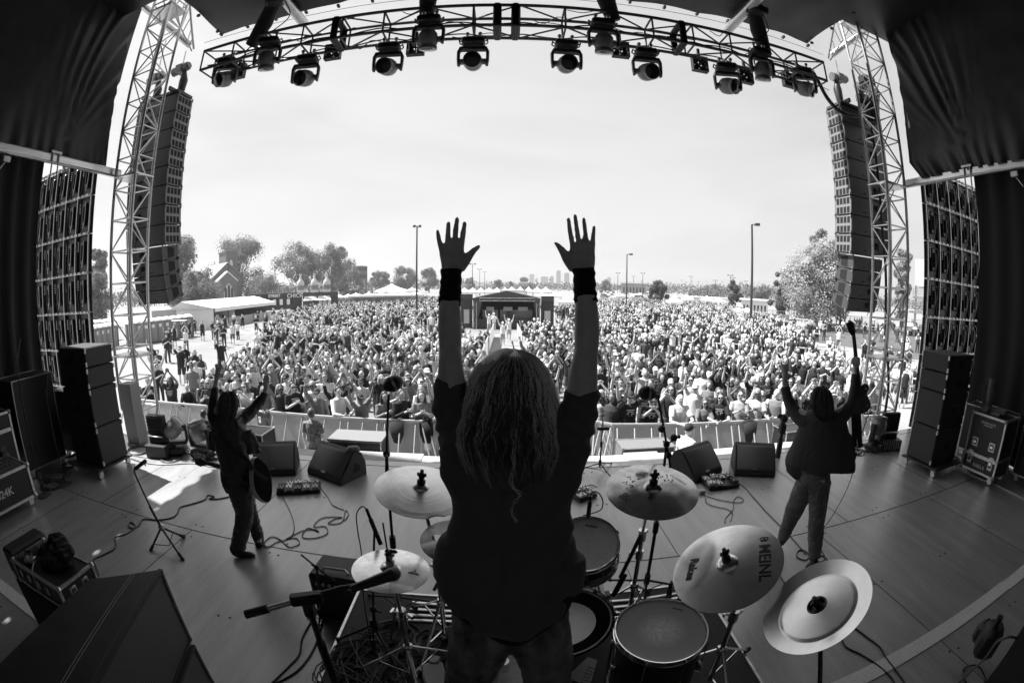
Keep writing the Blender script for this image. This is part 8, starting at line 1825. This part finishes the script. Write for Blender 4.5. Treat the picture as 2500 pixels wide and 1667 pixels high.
for ri, (k, y, x0, x1) in enumerate(rows_):
    a, e = gz(k, x0, y, G0), gz(k, x1, y, G0)
    if a.y < 40 or a.y > 480: continue
    n = int((e-a).length/3.1); n = min(n, 26); st_ = (e-a).length/n
    for i in range(n):
        if rr.random() < .15: continue
        kd_, pm = rr.choice((0, 0, 1, 1, 2)), rr.randrange(4); key = (kd_, pm)
        if key not in protos: o = protos[key] = car_proto(kd_, paint[pm], '')
        else: o = copy_tree(protos[key])
        p = a.lerp(e, (i+.5)/n); o.location = (p.x, p.y+rr.uniform(-.3, .3), G0); o.rotation_euler = (0, 0, R(90)+rr.uniform(-.1, .1)); cars_tot += 1
        tag(o, 'parked %s %s, %s from the left in parking row %s' % (('white', 'silver', 'dark', 'grey')[pm], ('saloon', 'tall car', 'pickup')[kd_], ordn(i), ordn(ri)), 'car', 'cars parked beyond the crowd')
# power line on the left
b = MB(); a, e = on_ground('K4', 610, 410, 90), on_ground('K4', 1700, 400, 120); a.z = G0+height_at('K4', 610, 410, 90); e.z = G0+height_at('K4', 1700, 400, 120); b.path([a.lerp(e, t)-V((0, 0, .8*math.sin(math.pi*t))) for t in np.linspace(0, 1, 16)], .03, 5); solo(b, 'power_line', BLACK, 'thin power line sagging before the left trees', 'cable')
# ================================================================== the crowd
CSK = [mat('crowd_skin_fair', .62, .55), mat('crowd_skin_tan', .48, .55), mat('crowd_skin_dark', .2, .5)]
TOPM = {'black': mat('black_cotton', .014, .85), 'charcoal': mat('charcoal_cotton', .05, .85), 'grey': mat('grey_cotton', .2, .85), 'white': mat('white_cotton', .72, .8), 'pale': mat('pale_cotton', .48, .8), 'plaid': mat('plaid_cotton', .18, .85, var=.9, vscale=16)}
LEGM = {'dark': mat('dark_trousers', .03, .8), 'denim': mat('crowd_denim', .13, .8, var=.3, vscale=10), 'khaki': mat('khaki_shorts', .36, .8)}
HAM = {'dark': mat('crowd_dark_hair', .03, .5), 'brown': mat('crowd_brown_hair', .09, .5), 'fair': mat('crowd_fair_hair', .32, .5), 'capdark': mat('dark_cap', .03, .8), 'cappale': mat('pale_cap', .6, .8)}
PRINT = mat('shirt_print', .6, .8); SHADES = mat('sunglass_lens', .01, .1)
def mesh_of(mb, vox, sm=2, extra=None, mats=None):
    me = voxel(mb, 'm', mats or SKIN, None, vox, sm, me_only=True)
    if extra is not None:      # fingers and facial details join the body mesh
        b = bmesh.new(); b.from_mesh(me); e = extra.mesh('e', mats, (0, 0, 0), True); b.from_mesh(e); b.to_mesh(me); b.free(); bpy.data.meshes.remove(e)
        k = len(me.polygons); me.polygons.foreach_set('use_smooth', [True]*k)
    return me
POSE = {  # elbow, wrist for the +x arm ; the other side mirrored unless given
 'arms down': ((.25, .02, 1.10), (.27, -.08, .86)), 'clapping': ((.25, -.10, 1.13), (.045, -.34, 1.30)), 'clapping overhead': ((.27, -.10, 1.62), (.05, -.12, 1.92)),
 'with both arms raised': ((.31, -.05, 1.66), (.36, -.10, 1.93)), 'with one arm raised': ((.25, .0, 1.10), (.24, -.12, .90), (.28, -.08, 1.66), (.26, -.14, 1.94)),
 'with folded arms': ((.25, -.08, 1.12), (-.08, -.24, 1.18)), 'holding up a phone': ((.22, -.22, 1.28), (.05, -.36, 1.52)), 'leaning on the rail': ((.27, -.26, 1.14), (.10, -.44, 1.13))}
def body_mb(pose, low=False):
    mb = MB(); ex = MB(); n = 6 if low else 12
    P = POSE[pose]
    for sg in (-1, 1):
        ew = P[:2] if (sg > 0 or len(P) == 2) else P[2:]
        E_, W_ = (V((a[0]*sg, a[1], a[2])) for a in ew); S = V((.185*sg, .01, 1.43))
        mb.path([S, S.lerp(E_, .5), E_, E_.lerp(W_, .4), W_], [.056, .048, .040, .038, .026], n)
        d = (W_-E_).normalized(); pn = V((0, -1, 0)) if abs(d.y) < .8 else V((0, 0, 1)); pn = (pn-d*pn.dot(d)).normalized(); sd = d.cross(pn)
        h = W_+d*.05; mb.path([W_, W_+d*.03, W_+d*.085], [(.024, .026), (.018, .038), (.013, .036)], n, up=pn)
        if not low:
            for j in range(4): q = W_+d*.08+sd*(-.027+.018*j); cl_ = pn*(.012+.01*(pose == 'clapping')); ex.path([q, q+d*.035, q+d*.066+cl_], [.0095, .0085, .007], 5)
            ex.path([W_+d*.03+sd*.03*sg, W_+d*.055+sd*.055*sg, W_+d*.085+sd*.062*sg], [.012, .010, .008], 5)
    if not low:
        mb.path([(0, 0, .95), (0, .0, 1.15), (0, .01, 1.35), (0, .01, 1.46)], [(.10, .15), (.095, .14), (.11, .18), (.07, .12)], 16, up=(0, 1, 0))
        mb.path([(0, .01, 1.44), (0, -.005, 1.56)], .055, 10)
        mb.ball((0, -.01, 1.635), .098, 18, (.80, .98, 1.16)); mb.ball((0, -.045, 1.58), .06, 12, (.95, .9, .9)); mb.ball((0, -.108, 1.615), .017, 8, (.8, 1, 1.3)); mb.ball((0, -.085, 1.665), .05, 10, (1.1, .4, .35))
        for a in (-1, 1): mb.ball((a*.079, .0, 1.625), .022, 8, (.5, .9, 1.3))
        ex.cm = 1
        for a in (-1, 1): ex.ball((a*.031, -.093, 1.637), .0105, 6, (1.3, .6, .8))
        ex.ball((0, -.098, 1.573), .013, 6, (1.9, .5, .55)); ex.cm = 0
        for a in (-1, 1): mb.path([(a*.095, 0, .95), (a*.10, -.01, .72), (a*.105, -.005, .50), (a*.11, .02, .30), (a*.11, .01, .10), (a*.11, .01, .05)], [.082, .072, .053, .055, .038, .036], 12); mb.path([(a*.11, .05, .03), (a*.115, -.14, .025)], [(.03, .04), (.025, .035)], 8, up=(0, 0, 1))
    return mb, ex
def top_mb(pose, kind, low=False):
    n = 8 if low else 22; mb = MB()
    mb.path([(0, 0, .86), (0, -.0, .96), (0, -.005, 1.15), (0, 0, 1.32), (0, .01, 1.44), (0, .01, 1.485)], [(.135, .185), (.13, .18), (.125, .172), (.13, .195), (.105, .175), (.07, .075)], n, up=(0, 1, 0))
    if kind != 'tank':
        P = POSE[pose]
        for sg in (-1, 1):
            ew = P[:2] if (sg > 0 or len(P) == 2) else P[2:]; E_ = V((ew[0][0]*sg, ew[0][1], ew[0][2])); W_ = V((ew[1][0]*sg, ew[1][1], ew[1][2])); S = V((.165*sg, .01, 1.43))
            if kind == 'jacket': mb.path([S, S.lerp(E_, .5), E_, E_.lerp(W_, .8)], [.075, .066, .056, .046], 6 if low else 12)
            else: mb.path([S, S.lerp(E_, .35), S.lerp(E_, .72)], [.075, .07, .066], 6 if low else 12)
    return mb
def legs_mb(kind, low=False):
    n = 6 if low else 14; mb = MB(); mb.path([(0, 0, .80), (0, 0, .90), (0, 0, 1.0)], [(.12, .165), (.125, .17), (.12, .165)], n+2, up=(0, 1, 0))
    for a in (-1, 1):
        if kind == 'shorts': mb.path([(a*.085, 0, .88), (a*.10, -.01, .68), (a*.11, -.01, .48)], [.095, .092, .088], n)
        else: mb.path([(a*.085, 0, .88), (a*.10, -.01, .66), (a*.105, -.01, .45), (a*.11, .01, .2), (a*.112, .01, .04)], [.095, .085, .07, .06, .062], n); mb.path([(a*.11, .06, .03), (a*.118, -.15, .03)], [(.035, .045), (.03, .04)], 6, up=(0, 0, 1))
    return mb
def hair_mb(kind, low=False):
    n = 8 if low else 18; mb = MB()
    if kind == 'short': mb.ball((0, .012, 1.655), .104, n, (.86, .95, 1.12))
    if kind == 'long': mb.ball((0, .012, 1.655), .106, n, (.88, .95, 1.12)); mb.path([(0, .045, 1.68), (0, .06, 1.55), (0, .085, 1.38), (0, .10, 1.26)], [(.06, .095), (.06, .115), (.045, .13), (.02, .10)], n, up=(0, 1, 0)); [mb.path([(a*.075, .0, 1.66), (a*.095, -.01, 1.55), (a*.10, -.045, 1.42), (a*.09, -.06, 1.33)], [.03, .034, .032, .012], 6) for a in (-1, 1)]
    if kind == 'cap': mb.ball((0, .0, 1.675), .105, n, (.88, 1.0, .92)); mb.path([(0, -.07, 1.685), (0, -.175, 1.665)], [(.012, .085), (.006, .07)], 8, up=(0, 0, 1))
    return mb
def cut_face(me, y0=-.055, z1=1.70):   # open the hair over the face
    b = bmesh.new(); b.from_mesh(me); dl = [v for v in b.verts if (v.co.y < y0 and v.co.z < z1) or (v.co.z < 1.60 and v.co.y < -.02 and abs(v.co.x) < .065)]; bmesh.ops.delete(b, geom=dl, context='VERTS'); b.to_mesh(me); b.free(); return me
VB = .0125
BM = {p: mesh_of(*((lambda t: (t[0], VB, 2, t[1]))(body_mb(p))), mats=[CSK[0], SHADES]) for p in POSE}
TM = {(p, k): mesh_of(top_mb(p, k), .016, 2, mats=[TOPM['black']]) for p in POSE for k in ('tee', 'tank', 'jacket')}
rw = wrinkle(.006, 9, .004, 20, (1, 1, .6))
for me in TM.values():
    for v in me.vertices: v.co += v.normal*rw(v.co+V((len(me.vertices)*.01, 0, 0)), None)
LMh = {k: mesh_of(legs_mb(k), .016, 2, mats=[LEGM['dark']]) for k in ('shorts', 'trousers')}
HM = {k: cut_face(mesh_of(hair_mb(k), .012, 1, mats=[HAM['dark']]), -.055 if k != 'cap' else -.3, 1.70) for k in ('short', 'long', 'cap')}
mb = MB()
for a in (-1, 1): mb.ball((a*.033, -.102, 1.638), .027, 8, (1.05, .35, .8))
mb.path([(-.08, .0, 1.645), (-.066, -.09, 1.645), (0, -.115, 1.645), (.066, -.09, 1.645), (.08, .0, 1.645)], .005, 5); GM = mb.mesh('sunglasses', SHADES, smooth=True)
mb = MB(); rr = random.Random(3)
for k in range(4): z = 1.36-.042*k; w_ = (.10, .075, .095, .05)[k]; mb.add([V((x, -.137-.006*(z > 1.25)+.03*abs(x)/.09*.4, z+dz)) for x, dz in ((-w_, -.011), (w_, -.011), (w_, .011), (-w_, .011))], [(0, 1, 2, 3)])
PM = mb.mesh('shirt_print', PRINT)
for d_ in (BM, TM, LMh, HM):
    for k_, me in d_.items(): me.name = {id(BM): 'person', id(TM): 'shirt', id(LMh): 'trousers', id(HM): 'hair'}[id(d_)]
def part(name, me, par, m):
    o = bpy.data.objects.new(name, me); COL.objects.link(o); o.parent = par; o.material_slots[0].link = 'OBJECT'; o.material_slots[0].material = m; return o
def person(P, face, pose, top, topm, legs, legm, hair, hairm, skin, sc, glasses, prt, label, group):
    o = bpy.data.objects.new('person', BM[pose]); COL.objects.link(o); o.location = P; o.rotation_euler = (0, 0, face); o.scale = sc; o.material_slots[0].link = 'OBJECT'; o.material_slots[0].material = CSK[skin]; tag(o, label, 'person', group)
    part({'tee': 't_shirt', 'tank': 'vest_top', 'jacket': 'jacket'}[top], TM[(pose, top)], o, TOPM[topm]); part(legs, LMh[legs], o, LEGM[legm])
    if hair != 'bald': part('cap' if hair == 'cap' else 'hair', HM[hair], o, HAM[hairm])
    if glasses: q = bpy.data.objects.new('sunglasses', GM); COL.objects.link(q); q.parent = o
    if prt and top == 'tee' and topm in ('black', 'charcoal'): q = bpy.data.objects.new('shirt_print', PM); COL.objects.link(q); q.parent = o
    return o
# where people stand (ground coordinates), front rail outwards
def inpoly(x, y, poly):
    r = False; j = len(poly)-1
    for i in range(len(poly)):
        (xi, yi), (xj, yj) = poly[i], poly[j]
        if (yi > y) != (yj > y) and x < (xj-xi)*(y-yi)/(yj-yi)+xi: r = not r
        j = i
    return r
def gD(pts): return [tuple(gz('D', x, y, G0).xy) for x, y in pts]
rail = [(a.x, a.y) for a, b_ in segs]+[(segs[-1][1].x, segs[-1][1].y)]
def rail_y(x):
    for (x0, y0), (x1, y1) in zip(rail, rail[1:]):
        if min(x0, x1) <= x <= max(x0, x1) and abs(x1-x0) > 1e-6: return y0+(y1-y0)*(x-x0)/(x1-x0)
    return rail[0][1] if x < rail[0][0] else rail[-1][1]
xl, xr = rail[0][0], rail[-1][0]
dense = gD([(480, 960), (560, 880), (610, 800), (640, 745), (730, 715), (880, 692), (1050, 690), (1075, 742), (1250, 742), (1330, 700), (1560, 692), (1640, 705), (1700, 725), (1800, 765), (1850, 820), (1890, 880), (2000, 950), (2010, 1010), (1176, 1040), (480, 1010)])
sparseL = gD([(335, 930), (350, 830), (440, 750), (560, 745), (650, 735), (610, 800), (560, 880), (500, 950)]); sparseR = gD([(1800, 765), (1860, 740), (2110, 760), (2110, 900), (2060, 960), (1990, 950), (1880, 870)])
aisle = [tuple(p.xy) for p in ais[0]]+[tuple(p.xy) for p in reversed(ais[1])]
rr = random.Random(42); spots = []
# first row hangs on the rail
x = xl+.3
while x < xr-.2:
    y = rail_y(x)
    if not (-.5 < x < .0): spots.append((x+rr.uniform(-.08, .08), y+.36+rr.uniform(0, .08), 0))
    x += rr.uniform(.50, .74) if x > -9 else rr.uniform(.55, 1.3)
ymax = max(p[1] for p in dense); row = 1; y_off = .95
while y_off < ymax:
    s = .70+.011*y_off; x = -75+rr.random()
    while x < 75:
        yb = rail_y(min(max(x, xl), xr)); X = x+rr.uniform(-.2, .2)*s; Y = yb+y_off+rr.uniform(-.28, .28)*s
        if inpoly(X, Y, dense) and not (len(aisle) > 2 and inpoly(X, Y, aisle)) and rr.random() < (.93 if y_off < 8 else .84) and noise.noise(V((X*.22, Y*.16, 4))) > -.25: spots.append((X, Y, row))
        elif (inpoly(X, Y, sparseL) or inpoly(X, Y, sparseR)) and Y > yb+.8 and rr.random() < (.16 if Y < 18 else .10): spots.append((X, Y, row))
        x += s*.98
    y_off += s*1.0; row += 1
spots = [p for p in spots if not (35 < p[1] < 64 and -5.5 < p[0]-.012*p[1] < 6.5)]
spots.sort(key=lambda p: math.hypot(p[0], p[1]+0)); N_IND = 292
ind, mass = spots[:N_IND], spots[N_IND:]
print('CROWD', len(spots), 'rows', row)
pick = lambda seq: seq[rr.randrange(len(seq))]
rows = {}
for p in ind: rows.setdefault(min(p[2], 99), []).append(p)
posew = ['clapping']*5+['with both arms raised']*2+['clapping overhead']*2+['with one arm raised']*3+['arms down']*3+['with folded arms']*2+['holding up a phone']*3
PHR = {'arms down': 'standing with arms down', 'with folded arms': 'standing with folded arms'}
for rw_, L in sorted(rows.items()):
    L.sort(key=lambda p: math.atan2(p[0], p[1]))
    for i, (x, y, _) in enumerate(L):
        pose = pick(['leaning on the rail']*3+['clapping']*4+['with one arm raised', 'clapping overhead', 'with both arms raised', 'holding up a phone']) if rw_ == 0 else pick(posew)
        top = pick(['tee']*6+['tank']*3+['jacket']); tm_ = pick(['black']*8+['charcoal']*3+['grey']*2+['white']*3+['pale']*2+['plaid']); lg = pick(['shorts', 'trousers']); lm_ = pick(['dark', 'denim', 'khaki'] if lg == 'shorts' else ['dark', 'denim', 'denim']); hr = pick(['short']*4+['long']*5+['cap']*3+['bald']); hm_ = 'capdark' if hr == 'cap' and rr.random() < .7 else 'cappale' if hr == 'cap' else pick(['dark', 'dark', 'brown', 'fair'])
        h = rr.uniform(.93, 1.09); w = h*rr.uniform(.94, 1.14); gl = rr.random() < .45
        hl_ = {'short': '', 'long': 'long-haired ', 'cap': 'capped ', 'bald': 'bald '}[hr]
        lab = '%sperson in %s %s %s, %s from the left in crowd row %s' % (hl_, tm_, {'tee': 'tee', 'tank': 'vest', 'jacket': 'jacket'}[top], PHR.get(pose, pose), ordn(i), ['one at the rail', 'two', 'three', 'four', 'five', 'six', 'seven', 'eight', 'nine', 'ten', 'eleven', 'twelve', 'thirteen', 'fourteen', 'fifteen', 'sixteen', 'seventeen', 'eighteen', 'nineteen', 'twenty'][min(rw_, 19)])
        if len(lab.split()) > 16: lab = lab.replace('one at the rail', 'one').replace('with both arms raised', 'arms raised').replace('with one arm raised', 'waving').replace('standing with', 'with').replace('holding up a phone', 'filming').replace('leaning on the rail', 'leaning')
        face = -math.atan2(x, y)*.8+rr.gauss(0, .22)
        person((x, y, G0), face, pose, top, tm_, lg, lm_, hr, hm_, pick([0, 0, 0, 1, 1, 2]), (w, w, h), gl, rr.random() < .6, lab, 'crowd in front of the stage')
# garments hung over the rail
for i, f in enumerate((.16, .36, .385, .41, .44, .78)):
    k = int(f*len(segs)); p = segs[k][0].lerp(segs[k][1], .4); b = MB()
    vs = []; nrm = V((0, -1, 0))
    b.path([(p.x, p.y+.03, G0+1.0), (p.x, p.y, G0+1.2), (p.x, p.y-.09, G0+1.12), (p.x+.02, p.y-.11, G0+.85), (p.x+.01, p.y-.11, G0+.6)], [(.03, .12), (.03, .17), (.05, .2), (.05, .18), (.03, .09)], 12, up=(0, 1, 0))
    solo(b, 'hung_jacket', mat('dark_hung_cloth', .03, .9), 'dark garment slung over the rail, %s from the left' % ordn(i), 'jacket', 'garments over the rail', smooth=True)
# the rest of the crowd reads as one mass
def mass_crowd(spots):
    protos = []; cnt = {'clapping': 8, 'arms down': 8, 'with folded arms': 6, 'holding up a phone': 6, 'with one arm raised': 3, 'with both arms raised': 2, 'clapping overhead': 2}
    order = [CSK[0], CSK[1], TOPM['black'], TOPM['grey'], TOPM['white'], LEGM['dark'], LEGM['denim'], HAM['dark'], HAM['fair'], HAM['cappale'], TOPM['charcoal']]
    for pi, pose in enumerate(POSE):
        if pose == 'leaning on the rail': continue
        for v in range(cnt[pose]):
            mb = MB(); sk = v % 2; tpm = (2, 10, 2, 4, 2)[(v+pi) % 5] if v != 4 else 2; b0, _ = body_mb(pose, True); b0.m = [sk]*len(b0.f); parts = [b0]
            t = top_mb(pose, ('tee', 'tank')[(v+pi) % 3 == 0], True); t.m = [tpm]*len(t.f); l = legs_mb(('shorts', 'trousers')[v % 2], True); l.m = [(5, 6)[(v+pi) % 2]]*len(l.f)
            h = MB(); h.ball((0, -.01, 1.62), .10, 7, (.84, 1, 1.15)); h.m = [sk]*len(h.f); hk = ('short', 'long', 'cap', 'short', 'long')[v % 5]; hh = MB()
            if hk == 'cap': hh.ball((0, .01, 1.68), .105, 7, (.9, 1, .75))
            else: hh.ball((0, .03, 1.655), .11, 7, (.9, .9, 1.08)); (hh.path([(0, .05, 1.66), (0, .09, 1.35)], [(.06, .1), (.03, .1)], 6, up=(0, 1, 0)) if hk == 'long' else None)
            hh.m = [(9 if hk == 'cap' and v % 2 == 0 and pi % 2 else (7, 7, 8)[(v+pi) % 3])]*len(hh.f); k = MB()
            if v % 2 == 0: 
                for a in (-1, 1): k.path([(a*.11, 0, .5), (a*.11, 0, .04)], [.05, .04], 5); 
                k.m = [sk]*len(k.f)
            lo = [];
            for q in (b0, t, l, h, hh, k): o = len(mb.v); mb.v += q.v; mb.f += [tuple(o+i for i in f) for f in q.f]; mb.m += q.m
            co = np.array([tuple(p) for p in mb.v]); ln = np.array([len(f) for f in mb.f]); ix = np.concatenate([np.array(f) for f in mb.f]); protos.append((co, ln, ix, np.array(mb.m)))
    CO, LN, IX, MI = [], [], [], []; o = 0; r2 = random.Random(6)
    for (x, y, _) in spots:
        co, ln, ix, mi = protos[r2.randrange(len(protos))]; a = -math.atan2(x, y)+r2.gauss(0, .35); h = r2.uniform(.93, 1.1); w = h*r2.uniform(.95, 1.2); ca, sa = math.cos(a), math.sin(a)
        q = np.empty_like(co); q[:, 0] = (co[:, 0]*ca-co[:, 1]*sa)*w+x; q[:, 1] = (co[:, 0]*sa+co[:, 1]*ca)*w+y; q[:, 2] = co[:, 2]*h+G0; CO.append(q); LN.append(ln); IX.append(ix+o); MI.append(mi); o += len(co)
    CO, LN, IX, MI = map(np.concatenate, (CO, LN, IX, MI)); me = bpy.data.meshes.new('crowd'); me.vertices.add(len(CO)); me.vertices.foreach_set('co', CO.ravel()); me.loops.add(len(IX)); me.loops.foreach_set('vertex_index', IX.astype(np.int32)); me.polygons.add(len(LN)); me.polygons.foreach_set('loop_start', np.concatenate([[0], np.cumsum(LN)[:-1]]).astype(np.int32)); me.polygons.foreach_set('material_index', MI.astype(np.int32))
    for m_ in order: me.materials.append(m_)
    me.update(calc_edges=True); me.polygons.foreach_set('use_smooth', [True]*len(LN)); o = bpy.data.objects.new('crowd', me); COL.objects.link(o); tag(o, 'dense mass of small distant concertgoers filling the lot behind the nearer rows', 'crowd', kind='stuff'); print('mass faces', len(LN))
mass_crowd(mass)
# crew in the pit and a few figures by the mixing tent
def crew(k, x, y, z, label, pose, topm, hair, hairm, face, sc=1.):
    p = gz(k, x, y, z); return person((p.x, p.y, G0), face, pose, 'tee', topm, 'trousers', 'dark', hair, hairm, 0, (sc, sc, sc), False, False, label, None)
crew('PL', 1380, 150, G0+1.65, 'steward in striped grey shirt in the pit, seen from behind', 'arms down', 'plaid', 'short', 'brown', math.pi)
crew('PR', 820, 260, G0+1.68, 'steward in white shirt and dark cap in the pit right of the drummer', 'arms down', 'white', 'cap', 'capdark', 1.9)
crew('PL', 560, 165, G0+1.6, 'dark-clothed crew member crouching low behind the bass player', 'with folded arms', 'black', 'short', 'dark', 2.6, .98)
for i, (x, y) in enumerate(((805, 1400), (870, 1385), (1060, 1460), (980, 1500))):
    p = gz('H', x, y, G0+1.7); person((p.x, p.y, G0), rr.uniform(-.4, .4), pick(['clapping', 'with both arms raised', 'arms down']), 'tee', 'white', 'shorts', 'khaki', pick(['short', 'cap']), 'cappale' , 0, (1, 1, 1), False, False, 'pale-clothed person at the head of the aisle before the mixing tent, %s of four' % ordn(i), 'people in the aisle')
# ================================================================== thin summer haze, a closed box round everything
b = MB(); b.bx(-1700, 1700, -60, 2300, G0-1.2, 90)
hz = struct(b, 'haze', None, smooth=False); hz['kind'] = 'stuff'; tag(hz, 'thin pale summer haze over the lot and the distant trees', 'haze')
M = bpy.data.materials.new('haze'); M.use_nodes = True; t = M.node_tree; t.nodes.clear(); o_ = t.nodes.new('ShaderNodeOutputMaterial'); v_ = t.nodes.new('ShaderNodeVolumePrincipled'); v_.inputs['Color'].default_value = (.9, .9, .9, 1); v_.inputs['Density'].default_value = .00045; v_.inputs['Anisotropy'].default_value = .2
t.links.new(v_.outputs[0], o_.inputs['Volume']); hz.data.materials.clear(); hz.data.materials.append(M)
SC.cycles.volume_bounces = 0
